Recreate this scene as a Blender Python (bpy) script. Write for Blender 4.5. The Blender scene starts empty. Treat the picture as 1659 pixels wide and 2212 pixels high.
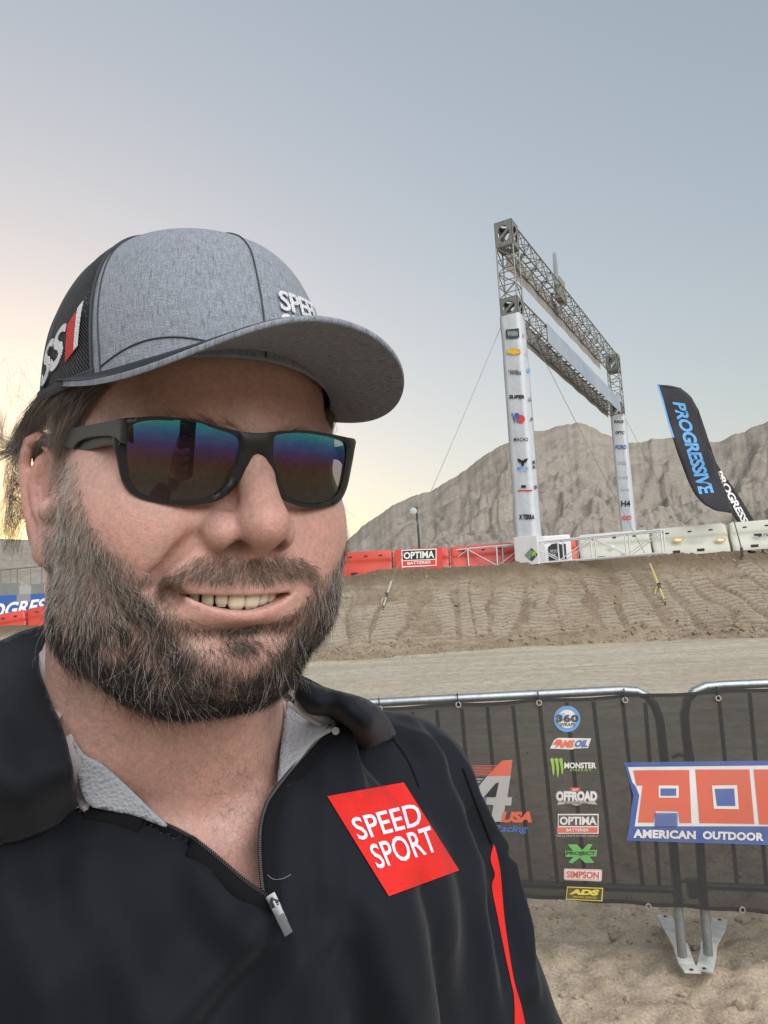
import bpy, bmesh, math, random
import numpy as np
from mathutils import Vector, Matrix
from mathutils.bvhtree import BVHTree

random.seed(7); rng = np.random.default_rng(7)
SC = bpy.context.scene
COL = SC.collection

# ------------------------------------------------------------------ camera, sky, fill lamp, exposure
cam = bpy.data.objects.new('camera', bpy.data.cameras.new('camera')); COL.objects.link(cam); SC.camera = cam
cam.data.sensor_fit = 'VERTICAL'; cam.data.angle = 2 * math.atan(1106 / 1533)
cam.data.clip_start = 0.02; cam.data.clip_end = 30000
cam.matrix_world = (Matrix.Translation((0, 0, 1.5)) @ Matrix.Rotation(math.radians(97.5), 4, 'X')
                    @ Matrix.Rotation(math.radians(-2.7), 4, 'Z'))
W = bpy.data.worlds.new('World'); SC.world = W; W.use_nodes = True
_n = W.node_tree; _bg = _n.nodes['Background']
_sky = _n.nodes.new('ShaderNodeTexSky'); _sky.sky_type = 'NISHITA'; _sky.sun_disc = False
_sky.sun_elevation = math.radians(2.0); _sky.sun_rotation = math.radians(-30)
_sky.air_density = 1.0; _sky.dust_density = 1.5; _sky.ozone_density = 1.0
_g = _n.nodes.new('ShaderNodeGamma'); _g.inputs[1].default_value = 0.5
_t = _n.nodes.new('ShaderNodeMix'); _t.data_type = 'RGBA'; _t.blend_type = 'MULTIPLY'; _t.inputs[0].default_value = 1
_t.inputs[7].default_value = (1.005, 1.025, 1.085, 1)
_n.links.new(_sky.outputs[0], _g.inputs[0]); _n.links.new(_g.outputs[0], _t.inputs[6])
_n.links.new(_t.outputs[2], _bg.inputs[0]); _bg.inputs[1].default_value = 0.12
_s = bpy.data.lights.new('fill_lamp', 'SUN'); _s.energy = 0.95; _s.angle = math.radians(66); _s.color = (1.0, 0.96, 0.94)
fill_lamp = bpy.data.objects.new('fill_lamp', _s); COL.objects.link(fill_lamp)
# soft lamp added to lift the foreground, standing in for sky opposite the sunset
fill_lamp.rotation_euler = Vector((-0.42, 0.80, -0.72)).to_track_quat('-Z', 'Y').to_euler()
SC.view_settings.view_transform = 'Standard'; SC.view_settings.look = 'None'
SC.view_settings.exposure = 2.2; SC.view_settings.gamma = 1; SC.view_settings.use_curve_mapping = False
SC.cycles.max_bounces = 8; SC.cycles.transparent_max_bounces = 16

# ------------------------------------------------------------------ where a spot seen in the photograph lies in the place
F_, CX, CY = 1533.0, 829.5, 1106.0
CM = np.array(cam.matrix_world.to_3x3()); CP = np.array((0, 0, 1.5))
def ray(x, y): return CM @ np.array([(x - CX) / F_, -(y - CY) / F_, -1.0])
def gnd(x, y, z=0.0):
    r = ray(x, y); return CP + r * (z - 1.5) / r[2]
def at(x, y, Y):
    r = ray(x, y); return CP + r * Y / r[1]
def dep(x, y, d): return CP + ray(x, y) * d
def onplane(x, y, p0, n):
    r = ray(x, y); n = np.asarray(n, float); return CP + r * (np.dot(np.asarray(p0) - CP, n) / np.dot(r, n))

# ------------------------------------------------------------------ scene helpers
def link(name, me, mats=(), parent=None):
    o = bpy.data.objects.new(name, me); COL.objects.link(o)
    for m in mats: me.materials.append(m)
    if parent is not None: o.parent = parent
    return o
def tag(o, label=None, cat=None, group=None, kind=None):
    if label: o['label'] = label
    if cat: o['category'] = cat
    if group: o['group'] = group
    if kind: o['kind'] = kind
    return o
def empty(name, loc=(0, 0, 0), rz=0):
    o = bpy.data.objects.new(name, None); COL.objects.link(o); o.location = loc; o.rotation_euler = (0, 0, rz)
    o.empty_display_size = .1
    return o
def mesh_np(name, v, f, smooth=False, mi=None):
    """v (n,3); f list of tuples or an (m,k) array"""
    me = bpy.data.meshes.new(name)
    v = np.asarray(v, np.float32)
    if isinstance(f, np.ndarray):
        m, k = f.shape
        me.vertices.add(len(v)); me.vertices.foreach_set('co', v.ravel())
        me.loops.add(m * k); me.loops.foreach_set('vertex_index', f.astype(np.int32).ravel())
        me.polygons.add(m); me.polygons.foreach_set('loop_start', np.arange(0, m * k, k, dtype=np.int32))
        me.update(calc_edges=True)
    else:
        me.from_pydata([tuple(map(float, p)) for p in v], [], f); me.update()
    me.validate()
    if mi is not None: me.polygons.foreach_set('material_index', np.asarray(mi, np.int32))
    me.polygons.foreach_set('use_smooth', [bool(smooth)] * len(me.polygons))
    return me
def nrm(a):
    a = np.asarray(a, float); return a / max(np.linalg.norm(a), 1e-12)

class MB:
    """gathers simple shapes into one mesh"""
    def __init__(s): s.v = []; s.f = []; s.m = []; s.cur = 0
    def add(s, v, f):
        b = len(s.v); s.v += [tuple(map(float, p)) for p in v]
        for q in f: s.f.append(tuple(i + b for i in q)); s.m.append(s.cur)
        return s
    def box(s, c, size, ax=None):
        ax = np.eye(3) if ax is None else np.asarray(ax, float); c = np.asarray(c, float); h = np.asarray(size, float) / 2
        v = [c + ax[0] * h[0] * i + ax[1] * h[1] * j + ax[2] * h[2] * k for i in (-1, 1) for j in (-1, 1) for k in (-1, 1)]
        return s.add(v, [(0, 1, 3, 2), (4, 6, 7, 5), (0, 4, 5, 1), (2, 3, 7, 6), (0, 2, 6, 4), (1, 5, 7, 3)])
    def tube(s, pts, r, n=8, cap=True, flat=None):
        pts = [np.asarray(p, float) for p in pts]; k = len(pts)
        rs = r if hasattr(r, '__len__') else [r] * k
        T = [nrm(pts[min(i + 1, k - 1)] - pts[max(i - 1, 0)]) for i in range(k)]
        up = np.array([0, 0, 1.0]) if abs(T[0][2]) < .9 else np.array([1.0, 0, 0])
        u = nrm(np.cross(up, T[0])); v = []
        for i in range(k):
            u = nrm(u - T[i] * np.dot(u, T[i])); w = np.cross(T[i], u)
            for j in range(n):
                a = 2 * math.pi * (j + .5) / n
                v.append(pts[i] + (u * math.cos(a) + w * math.sin(a)) * rs[i])
        f = [(i * n + j, i * n + (j + 1) % n, (i + 1) * n + (j + 1) % n, (i + 1) * n + j) for i in range(k - 1) for j in range(n)]
        if cap: f += [tuple(range(n))[::-1], tuple(range((k - 1) * n, k * n))]
        return s.add(v, f)
    def strip(s, pts, wdir, w, t, tdir=None):
        """flat bar along pts: width w along wdir, thickness t"""
        pts = [np.asarray(p, float) for p in pts]; k = len(pts); wd = nrm(wdir); v = []
        for i in range(k):
            T = nrm(pts[min(i + 1, k - 1)] - pts[max(i - 1, 0)]); nn = nrm(np.cross(T, wd))
            for a, b in ((-1, -1), (1, -1), (1, 1), (-1, 1)): v.append(pts[i] + wd * w / 2 * a + nn * t / 2 * b)
        f = [(i * 4 + j, i * 4 + (j + 1) % 4, (i + 1) * 4 + (j + 1) % 4, (i + 1) * 4 + j) for i in range(k - 1) for j in range(4)]
        f += [(3, 2, 1, 0), tuple(range((k - 1) * 4, k * 4))]
        return s.add(v, f)
    def lathe(s, c, prof, ax=(0, 0, 1), n=16):
        ax = nrm(ax); u = nrm(np.cross(ax, (1, 0, 0) if abs(ax[0]) < .9 else (0, 1, 0))); w = np.cross(ax, u); c = np.asarray(c, float)
        v = [c + ax * z + (u * math.cos(2 * math.pi * j / n) + w * math.sin(2 * math.pi * j / n)) * r for r, z in prof for j in range(n)]
        k = len(prof)
        f = [(i * n + j, i * n + (j + 1) % n, (i + 1) * n + (j + 1) % n, (i + 1) * n + j) for i in range(k - 1) for j in range(n)]
        f += [tuple(range(n))[::-1], tuple(range((k - 1) * n, k * n))]
        return s.add(v, f)
    def prism(s, poly, off):
        """poly: 3-D outline, extruded by off"""
        n = len(poly); off = np.asarray(off, float); p = [np.asarray(q, float) for q in poly]
        return s.add(p + [q + off for q in p], [tuple(range(n))[::-1], tuple(range(n, 2 * n))] + [(i, (i + 1) % n, n + (i + 1) % n, n + i) for i in range(n)])
    def build(s, name, mats, parent=None, smooth=False, bevel=0):
        if not isinstance(mats, (list, tuple)): mats = [mats]
        me = mesh_np(name, s.v, s.f, smooth, s.m)
        bm = bmesh.new(); bm.from_mesh(me); bmesh.ops.recalc_face_normals(bm, faces=bm.faces)
        if bevel: bmesh.ops.bevel(bm, geom=[e for e in bm.edges if len(e.link_faces) == 2 and e.calc_face_angle(0) > .5], offset=bevel, segments=2, profile=.7, affect='EDGES')
        bm.to_mesh(me); bm.free()
        if smooth: me.set_sharp_from_angle(angle=math.radians(40))
        return link(name, me, mats, parent)

def copy_tree(o, parent=None):
    c = o.copy(); COL.objects.link(c)
    if parent is not None: c.parent = parent
    for ch in [x for x in COL.objects if x.parent == o]: copy_tree(ch, c)
    return c

# ---- smooth noise in numpy
def _h(ix, iy, iz, seed):
    n = (ix * 374761393 + iy * 668265263 + iz * 2147483647 + seed * 1274126177) & 0xffffffff
    n = ((n ^ (n >> 13)) * 1274126177) & 0xffffffff
    return ((n ^ (n >> 16)) & 0xffff) / 32767.5 - 1.0
def vnoise(x, y, z=None, seed=0):
    x = np.asarray(x, float); y = np.asarray(y, float); z = np.zeros_like(x) if z is None else np.asarray(z, float)
    ix, iy, iz = (np.floor(a).astype(np.int64) for a in (x, y, z)); fx, fy, fz = x - ix, y - iy, z - iz
    sx, sy, sz = (a * a * a * (a * (a * 6 - 15) + 10) for a in (fx, fy, fz)); r = 0
    for a in (0, 1):
        for b in (0, 1):
            for c in (0, 1):
                r = r + _h(ix + a, iy + b, iz + c, seed) * (sx if a else 1 - sx) * (sy if b else 1 - sy) * (sz if c else 1 - sz)
    return r
def fbm(x, y, z=None, oct=4, seed=0, gain=.5, lac=2.03):
    r = 0; a = 1.0; k = 1.0
    for i in range(oct):
        r = r + a * vnoise(np.asarray(x) * k, np.asarray(y) * k, None if z is None else np.asarray(z) * k, seed + i * 17); a *= gain; k *= lac
    return r
def sstep(a, b, x):
    t = np.clip((np.asarray(x, float) - a) / (b - a), 0, 1); return t * t * (3 - 2 * t)

# ------------------------------------------------------------------ materials
def mat(name, col, rough=.6, metal=0., var=None, bump=None, spec=None, coat=0., alpha=1., sss=0., voro=None):
    """var = (scale, amount[, colour2]) mottling; bump = (scale, strength, distance)"""
    m = bpy.data.materials.new(name); m.use_nodes = True; nt = m.node_tree; b = nt.nodes['Principled BSDF']
    b.inputs['Base Color'].default_value = (*col, 1); b.inputs['Roughness'].default_value = rough; b.inputs['Metallic'].default_value = metal
    if spec is not None: b.inputs['Specular IOR Level'].default_value = spec
    if coat: b.inputs['Coat Weight'].default_value = coat
    if alpha < 1: b.inputs['Alpha'].default_value = alpha
    if var or bump:
        tc = nt.nodes.new('ShaderNodeTexCoord')
    if var:
        n = nt.nodes.new('ShaderNodeTexNoise'); n.inputs['Scale'].default_value = var[0]; n.inputs['Detail'].default_value = 8
        n.inputs['Roughness'].default_value = .65
        nt.links.new(tc.outputs['Object'], n.inputs['Vector'])
        r = nt.nodes.new('ShaderNodeMapRange'); r.inputs[1].default_value = .3; r.inputs[2].default_value = .7
        nt.links.new(n.outputs[0], r.inputs[0])
        x = nt.nodes.new('ShaderNodeMix'); x.data_type = 'RGBA'
        c2 = var[2] if len(var) > 2 else tuple(c * (1 - var[1]) for c in col)
        x.inputs[6].default_value = (*col, 1); x.inputs[7].default_value = (*c2, 1)
        nt.links.new(r.outputs[0], x.inputs[0]); nt.links.new(x.outputs[2], b.inputs['Base Color'])
    if bump:
        n = nt.nodes.new('ShaderNodeTexNoise'); n.inputs['Scale'].default_value = bump[0]; n.inputs['Detail'].default_value = 6
        nt.links.new(tc.outputs['Object'], n.inputs['Vector'])
        u = nt.nodes.new('ShaderNodeBump'); u.inputs['Strength'].default_value = bump[1]; u.inputs['Distance'].default_value = bump[2]
        nt.links.new(n.outputs[0], u.inputs['Height']); nt.links.new(u.outputs[0], b.inputs['Normal'])
    return m

# ------------------------------------------------------------------ flat print: lettering and marks as thin sheets
_txt = {}
def text2d(s, bold=0., shear=0., space=1.0):
    key = (s, bold, shear, space)
    if key in _txt: return _txt[key]
    c = bpy.data.curves.new('lettering', 'FONT'); c.body = s; c.offset = bold; c.shear = shear; c.space_character = space
    c.resolution_u = 3; c.fill_mode = 'FRONT'
    o = bpy.data.objects.new('lettering', c); COL.objects.link(o)
    dg = bpy.context.evaluated_depsgraph_get(); me = o.evaluated_get(dg).to_mesh()
    v = np.array([tuple(p.co)[:2] for p in me.vertices]).reshape(-1, 2); f = [tuple(p.vertices) for p in me.polygons]
    o.evaluated_get(dg).to_mesh_clear(); bpy.data.objects.remove(o); bpy.data.curves.remove(c)
    if len(v):
        lo, hi = v.min(0), v.max(0); v = (v - lo) / np.maximum(hi - lo, 1e-9)
    _txt[key] = (v, f); return v, f

class Print:
    """2-D artwork in picture-like (u right, v DOWN) units; mapper(u, v, layer) -> point"""
    def __init__(s, mapper, maxlen=0): s.map = mapper; s.maxlen = maxlen; s.v = []; s.f = []; s.m = []; s.mats = []
    def _mi(s, m):
        if m not in s.mats: s.mats.append(m)
        return s.mats.index(m)
    def raw(s, pts, faces, m, layer=1):
        if s.maxlen:
            pts = [tuple(map(float, p)) for p in pts]; todo = [(f[0], f[i], f[i + 1]) for f in faces for i in range(1, len(f) - 1)]; faces = []; mid = {}
            while todo:
                t = todo.pop(); L = [math.dist(pts[t[i]], pts[t[(i + 1) % 3]]) for i in range(3)]; k = max(range(3), key=lambda i: L[i])
                if L[k] <= s.maxlen: faces.append(t); continue
                a, b, c = t[k], t[(k + 1) % 3], t[(k + 2) % 3]; e = (min(a, b), max(a, b))
                if e not in mid: mid[e] = len(pts); pts.append(((pts[a][0] + pts[b][0]) / 2, (pts[a][1] + pts[b][1]) / 2))
                todo += [(a, mid[e], c), (mid[e], b, c)]
        b = len(s.v); s.v += [s.map(p[0], p[1], layer) for p in pts]
        for f in faces: s.f.append(tuple(i + b for i in f)); s.m.append(s._mi(m))
    def poly(s, pts, m, layer=1, sub=0):
        from mathutils.geometry import tessellate_polygon
        tri = tessellate_polygon([[Vector((p[0], p[1], 0)) for p in pts]])
        s.raw(pts, [tuple(t) for t in tri], m, layer)
    def grid(s, quad, m, layer=1, nu=1, nv=1):
        """quad: tl, tr, br, bl"""
        q = [np.asarray(p, float) for p in quad]
        pts = [(q[0] * (1 - i / nu) + q[1] * i / nu) * (1 - j / nv) + (q[3] * (1 - i / nu) + q[2] * i / nu) * j / nv for j in range(nv + 1) for i in range(nu + 1)]
        s.raw(pts, [(j * (nu + 1) + i, j * (nu + 1) + i + 1, (j + 1) * (nu + 1) + i + 1, (j + 1) * (nu + 1) + i) for j in range(nv) for i in range(nu)], m, layer)
    def rect(s, x0, y0, x1, y1, m, layer=1, sh=0): s.poly([(x0 + sh, y0), (x1 + sh, y0), (x1, y1), (x0, y1)], m, layer)
    def disc(s, x, y, rx, ry, m, layer=1, n=28): s.poly([(x + rx * math.cos(2 * math.pi * i / n), y + ry * math.sin(2 * math.pi * i / n)) for i in range(n)], m, layer)
    def text(s, str_, quad, m, layer=2, bold=.02, shear=0., space=1.0):
        """lettering stretched into the quad tl, tr, br, bl"""
        v, f = text2d(str_, bold, shear, space); q = [np.asarray(p, float) for p in quad]
        pts = [(q[3] * (1 - a) + q[2] * a) * (1 - b) + (q[0] * (1 - a) + q[1] * a) * b for a, b in v]
        s.raw(pts, f, m, layer)
    def trect(s, str_, x0, y0, x1, y1, m, layer=2, **k): s.text(str_, [(x0, y0), (x1, y0), (x1, y1), (x0, y1)], m, layer, **k)
    def build(s, name, parent=None, mats=None):
        me = mesh_np(name, s.v, s.f, False, s.m)
        return link(name, me, s.mats, parent)
# ================================================================== THE SETTING
def dirt(name, c1, c2, c3, stretch=(1, 1, 1), s1=.8, s2=14, bump=(30, .5, .02), speck=.25):
    m = bpy.data.materials.new(name); m.use_nodes = True; nt = m.node_tree; b = nt.nodes['Principled BSDF']
    b.inputs['Roughness'].default_value = .95; b.inputs['Specular IOR Level'].default_value = .15
    tc = nt.nodes.new('ShaderNodeTexCoord'); mp = nt.nodes.new('ShaderNodeMapping'); mp.inputs['Scale'].default_value = stretch
    nt.links.new(tc.outputs['Object'], mp.inputs[0])
    def noise(sc, det, src):
        n = nt.nodes.new('ShaderNodeTexNoise'); n.inputs['Scale'].default_value = sc; n.inputs['Detail'].default_value = det
        n.inputs['Roughness'].default_value = .65; nt.links.new(src, n.inputs['Vector']); return n.outputs[0]
    def rng_(o, a, c):
        r = nt.nodes.new('ShaderNodeMapRange'); r.inputs[1].default_value = a; r.inputs[2].default_value = c; nt.links.new(o, r.inputs[0]); return r.outputs[0]
    def mix(f, a, c):
        x = nt.nodes.new('ShaderNodeMix'); x.data_type = 'RGBA'; nt.links.new(f, x.inputs[0])
        for i, q in ((6, a), (7, c)):
            if isinstance(q, tuple): x.inputs[i].default_value = (*q, 1)
            else: nt.links.new(q, x.inputs[i])
        return x.outputs[2]
    a = mix(rng_(noise(s1, 5, mp.outputs[0]), .38, .62), c1, c2)
    a = mix(rng_(noise(s2, 8, tc.outputs['Object']), .45, .75), a, c3)
    sp = rng_(noise(s2 * 9, 4, tc.outputs['Object']), .3, .7)
    x = nt.nodes.new('ShaderNodeMix'); x.data_type = 'RGBA'; x.blend_type = 'OVERLAY'; x.inputs[0].default_value = speck
    nt.links.new(a, x.inputs[6]); nt.links.new(sp, x.inputs[7]); nt.links.new(x.outputs[2], b.inputs['Base Color'])
    u = nt.nodes.new('ShaderNodeBump'); u.inputs['Strength'].default_value = bump[1]; u.inputs['Distance'].default_value = bump[2]
    nt.links.new(noise(bump[0], 7, tc.outputs['Object']), u.inputs['Height']); nt.links.new(u.outputs[0], b.inputs['Normal'])
    return m

def axis(c, fine, half, grow, far):
    a = [0.0]
    while a[-1] < far: a.append(a[-1] + fine * max(1.0, math.exp((a[-1] - half) * 0) if a[-1] < half else 1 + (a[-1] - half) * grow / fine))
    a = np.array(a); return np.concatenate([c - a[::-1], c + a[1:]])
def sheet(X, Y, Z):
    ny, nx = X.shape; i = np.arange(ny * nx).reshape(ny, nx)
    return np.stack([X, Y, Z], -1).reshape(-1, 3), np.stack([i[:-1, :-1], i[:-1, 1:], i[1:, 1:], i[1:, :-1]], -1).reshape(-1, 4)

# ---- ground: one sheet to the horizon, churned near the camera
xs = axis(1.3, .024, 1.4, .055, 9000); ys = axis(3.2, .024, .9, .055, 9000)
X, Y = np.meshgrid(xs, ys)
near = 1 - sstep(8, 20, np.hypot(X, Y - 3)); mid = 1 - sstep(60, 160, np.hypot(X, Y))
Z = near * (.018 * fbm(X * 2.2, Y * 2.6, oct=3, seed=3) + .026 * np.abs(fbm(X * 6, Y * 7, oct=3, seed=5)) - .012
            + .013 * fbm(X * 15, Y * 18, oct=3, seed=9)) + mid * .035 * fbm(X * .25, Y * .7, oct=3, seed=11) + (1 - mid) * -.3
# shallow ruts along the fence on the near side
Z += near * -.02 * np.exp(-((Y - 2.45 - .05 * np.sin(X * 2)) / .1) ** 2) + near * .015 * np.exp(-((Y - 2.62 - .05 * np.sin(X * 2)) / .08) ** 2)
M_ground = dirt('sandy_dirt', (.375, .305, .225), (.44, .365, .275), (.27, .21, .15), (.35, 1.3, 1), .55, 9, (55, .9, .012))
g = link('ground', mesh_np('ground', *sheet(X, Y, Z), smooth=True), [M_ground]); tag(g, kind='structure')
ground_bvh = BVHTree.FromObject(g, bpy.context.evaluated_depsgraph_get())
def gz(x, y):
    h = ground_bvh.ray_cast(Vector((x, y, 3)), Vector((0, 0, -1)))[0]
    return h.z if h else 0.0

# ---- the raked track between fence and berm, a thin sheet of paler dirt
tx, ty = np.meshgrid(np.linspace(-22, 30, 420), np.linspace(4.6, 22.6, 260)); tz = np.array([gz(a, b) for a, b in zip(tx[::6, ::6].ravel(), ty[::6, ::6].ravel())]).reshape(tx[::6, ::6].shape)
def resample(Z, sh):
    iy = np.linspace(0, Z.shape[0] - 1, sh[0]); ix = np.linspace(0, Z.shape[1] - 1, sh[1]); a = np.array([np.interp(ix, np.arange(Z.shape[1]), r) for r in Z]); return np.array([np.interp(iy, np.arange(Z.shape[0]), a[:, k]) for k in range(sh[1])]).T
tz = resample(tz, tx.shape); edge = sstep(4.6, 6.4 + .0, ty + .5 * fbm(tx * .7, ty * .7, oct=3, seed=90)); 
tz = tz + .02 * edge + .035 * edge * (np.abs(fbm(tx * .12 + 3, ty * 1.5, oct=4, seed=91)) - .35) + .016 * edge * fbm(tx * 1.2, ty * 6, oct=3, seed=93) - .06 * (1 - edge)
M_track = dirt('raked_track_dirt', (.34, .298, .235), (.43, .388, .315), (.255, .218, .165), (.10, .9, 1), .9, 6, (40, .7, .02))
trk = link('track', mesh_np('track', *sheet(tx, ty, tz), smooth=True), [M_track]); tag(trk, kind='structure')

# ---- loose stones and clods on the near ground (countless)
def rock_mesh(n, spots, sizes, seed=0, flat=.7):
    r = np.random.default_rng(seed); bm = bmesh.new(); bmesh.ops.create_icosphere(bm, subdivisions=1, radius=1)
    bv = np.array([v.co[:] for v in bm.verts]); bf = np.array([[v.index for v in f.verts] for f in bm.faces]); bm.free()
    V = []; F = []
    for k, (p, s) in enumerate(zip(spots, sizes)):
        a = r.uniform(0, 6.28); q = bv * (1 + r.uniform(-.28, .28, (len(bv), 1))) * (r.uniform(.7, 1.3), r.uniform(.7, 1.3), flat * r.uniform(.7, 1.2)) * s
        c, s_ = math.cos(a), math.sin(a); q = q @ np.array([[c, s_, 0], [-s_, c, 0], [0, 0, 1]])
        V.append(q + p); F.append(bf + k * len(bv))
    return np.concatenate(V), np.concatenate(F)
M_stone = mat('pale_stone', (.36, .29, .21), .9, var=(25, .35), bump=(120, .5, .004))
sp = []; sz = []
while len(sp) < 2600:
    x = rng.uniform(-.4, 3.4); y = rng.uniform(2.0, 9.0) if rng.random() < .4 else rng.uniform(2.0, 4.6)
    if vnoise(x * 2, y * 2, seed=40) < rng.uniform(-1, .5): continue
    s = float(np.clip(rng.lognormal(-5.25, .62), .0022, .022)); sp.append((x, y, gz(x, y) + s * .25)); sz.append(s)
st = link('loose_stones', mesh_np('loose_stones', *rock_mesh(0, np.array(sp), sz, 1)), [M_stone]); tag(st, kind='stuff')

# ---- berm with bulldozer tracks, lower towards the left
def crest(x): return 1.34 + 1.42 * sstep(-8.5, 0.5, x) - .0 * x
def berm_base_y(x): return 20.6 + 1.9 * sstep(-3, 7, x) - 1.6 * sstep(8, 13, x)
bx_ = np.concatenate([np.arange(-60, -16, 1.0), np.arange(-16, 16, .055), np.arange(16, 70, 1.0)])
tt = np.concatenate([np.linspace(-.25, 0, 8)[:-1], np.linspace(0, 1, 150), np.linspace(1, 1.9, 26)[1:], [2.6, 3.4]])
BX, TT = np.meshgrid(bx_, tt)
H = crest(BX); by0 = berm_base_y(BX); by1 = 26.0
BY = by0 + (by1 - by0) * TT
prof = np.where(TT < 0, TT * .05, np.where(TT < 1, TT * (1 - .10 * np.sin(np.pi * TT)), 1.0))
BZ = H * prof
BZ = np.where(TT < 0, -.12 - .6 * np.abs(TT), BZ); BZ = np.where(TT > 2.2, -.5, BZ)
# tracks: upright lanes of level grouser bars
lane = BX * 1.05 + .10 * TT + .75 * vnoise(BX * .55, TT * .8, seed=2) + .22 * vnoise(BX * 2.4, TT * 6, seed=4); li = np.floor(lane); lf = lane - li
inl = sstep(.03, .14, lf) * (1 - sstep(.80, .93, lf))
hgt = _h(li.astype(np.int64), li.astype(np.int64) * 0, li.astype(np.int64) * 0, 5); ph = _h(li.astype(np.int64), li.astype(np.int64) * 0 + 3, li.astype(np.int64) * 0, 8)
slope_len = TT * 6.2 + .05 * vnoise(BX * 3, TT * 9, seed=8); bars = (slope_len / .25 + ph * 2 + .25 * vnoise(BX * 3, TT * 3, seed=19)) % 1.0
bar = sstep(0, .32, bars) * (1 - sstep(.5, .84, bars))
toplim = .80 + .13 * hgt - .12 * (1 - sstep(-3, 2, BX)); zone = sstep(.10, .2, TT + .06 * vnoise(BX * 2, TT * 4, seed=77)) * (1 - sstep(toplim - .04, toplim + .06, TT))
fade = sstep(-.75, .0, vnoise(BX * .9, TT * 3.2, seed=21) + .35 * hgt + .35)
front = sstep(-.06, .02, TT) * (1 - sstep(1.0, 1.15, TT))
BZ = BZ + front * zone * inl * fade * (.17 * bar - .10)
BZ = BZ + front * (.055 * fbm(BX * 1.1, TT * 5, oct=3, seed=31) + .035 * np.abs(fbm(BX * 5, TT * 30, oct=3, seed=33))) \
     + .04 * np.abs(fbm(BX * 3.1, BY * 3.1, oct=3, seed=35)) * sstep(.9, 1.0, TT)
BZ = BZ + .09 * sstep(.84, .96, TT) * (1 - sstep(1.05, 1.25, TT)) * np.abs(fbm(BX * 1.7, TT * 9, oct=3, seed=51)) * sstep(3, 8, BX)
bar_light = (front * zone * inl * fade * bar * (.75 + .25 * vnoise(BX * 2, TT * 20, seed=15))).clip(0, 1)  # bar tops paled, light painted in so the tracks stand out
gap_shade_crest_dirt = (sstep(.80, .97, TT) + front * zone * fade * (.75 * inl * (1 - bar) + .28 * (1 - inl))).clip(0, 1)
M_berm = dirt('berm_dirt', (.235, .185, .128), (.315, .265, .195), (.165, .125, .086), (.6, .6, 1.6), .8, 4, (14, 1.0, .08))
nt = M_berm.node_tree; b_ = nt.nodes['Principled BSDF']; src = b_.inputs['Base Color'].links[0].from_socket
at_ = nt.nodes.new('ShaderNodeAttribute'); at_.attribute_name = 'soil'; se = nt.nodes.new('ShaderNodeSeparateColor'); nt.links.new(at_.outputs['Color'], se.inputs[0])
for ch_, c_ in ((0, (.385, .34, .27)), (1, (.135, .10, .068))):   # pressed bars paled, gaps darkened: relief shading painted in; crest darker dirt
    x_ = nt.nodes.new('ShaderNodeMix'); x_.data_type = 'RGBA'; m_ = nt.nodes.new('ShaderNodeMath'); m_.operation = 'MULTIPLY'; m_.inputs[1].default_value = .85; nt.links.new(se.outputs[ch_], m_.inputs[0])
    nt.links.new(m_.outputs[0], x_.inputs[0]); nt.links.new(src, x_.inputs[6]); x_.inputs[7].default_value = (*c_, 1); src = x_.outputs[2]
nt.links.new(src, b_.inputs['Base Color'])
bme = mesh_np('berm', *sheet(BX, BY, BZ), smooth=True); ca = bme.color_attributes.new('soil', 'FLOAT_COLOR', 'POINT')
ca.data.foreach_set('color', np.stack([bar_light, gap_shade_crest_dirt, 0 * bar_light, 0 * bar_light + 1], -1).astype(np.float32).ravel())
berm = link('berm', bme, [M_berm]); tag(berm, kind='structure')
berm_bvh = BVHTree.FromObject(berm, bpy.context.evaluated_depsgraph_get())
def bz(x, y):
    h = berm_bvh.ray_cast(Vector((x, y, 9)), Vector((0, 0, -1)))[0]
    return h.z if h else 0.0
def on_berm(px, py):
    h = berm_bvh.ray_cast(Vector(CP), Vector(ray(px, py)).normalized())[0]
    return np.array(h) if h else gnd(px, py)
sp = []; sz = []
while len(sp) < 1500:
    x = rng.uniform(-3, 15); k = rng.random()
    y = berm_base_y(x) + (rng.normal(.25, .35) if k < .5 else rng.uniform(0, 5) if k < .75 else rng.normal(5.0, .35))
    s = float(np.clip(rng.lognormal(-3.6, .55), .012, .11)); z = max(bz(x, y), -.02)
    sp.append((x, y, z + s * .2)); sz.append(s)
cl = link('dirt_clods', mesh_np('dirt_clods', *rock_mesh(0, np.array(sp), sz, 2, .8)), [mat('clod_dirt', (.31, .235, .155), .95, var=(4, .4), bump=(30, .6, .02))]); tag(cl, kind='stuff')

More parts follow.
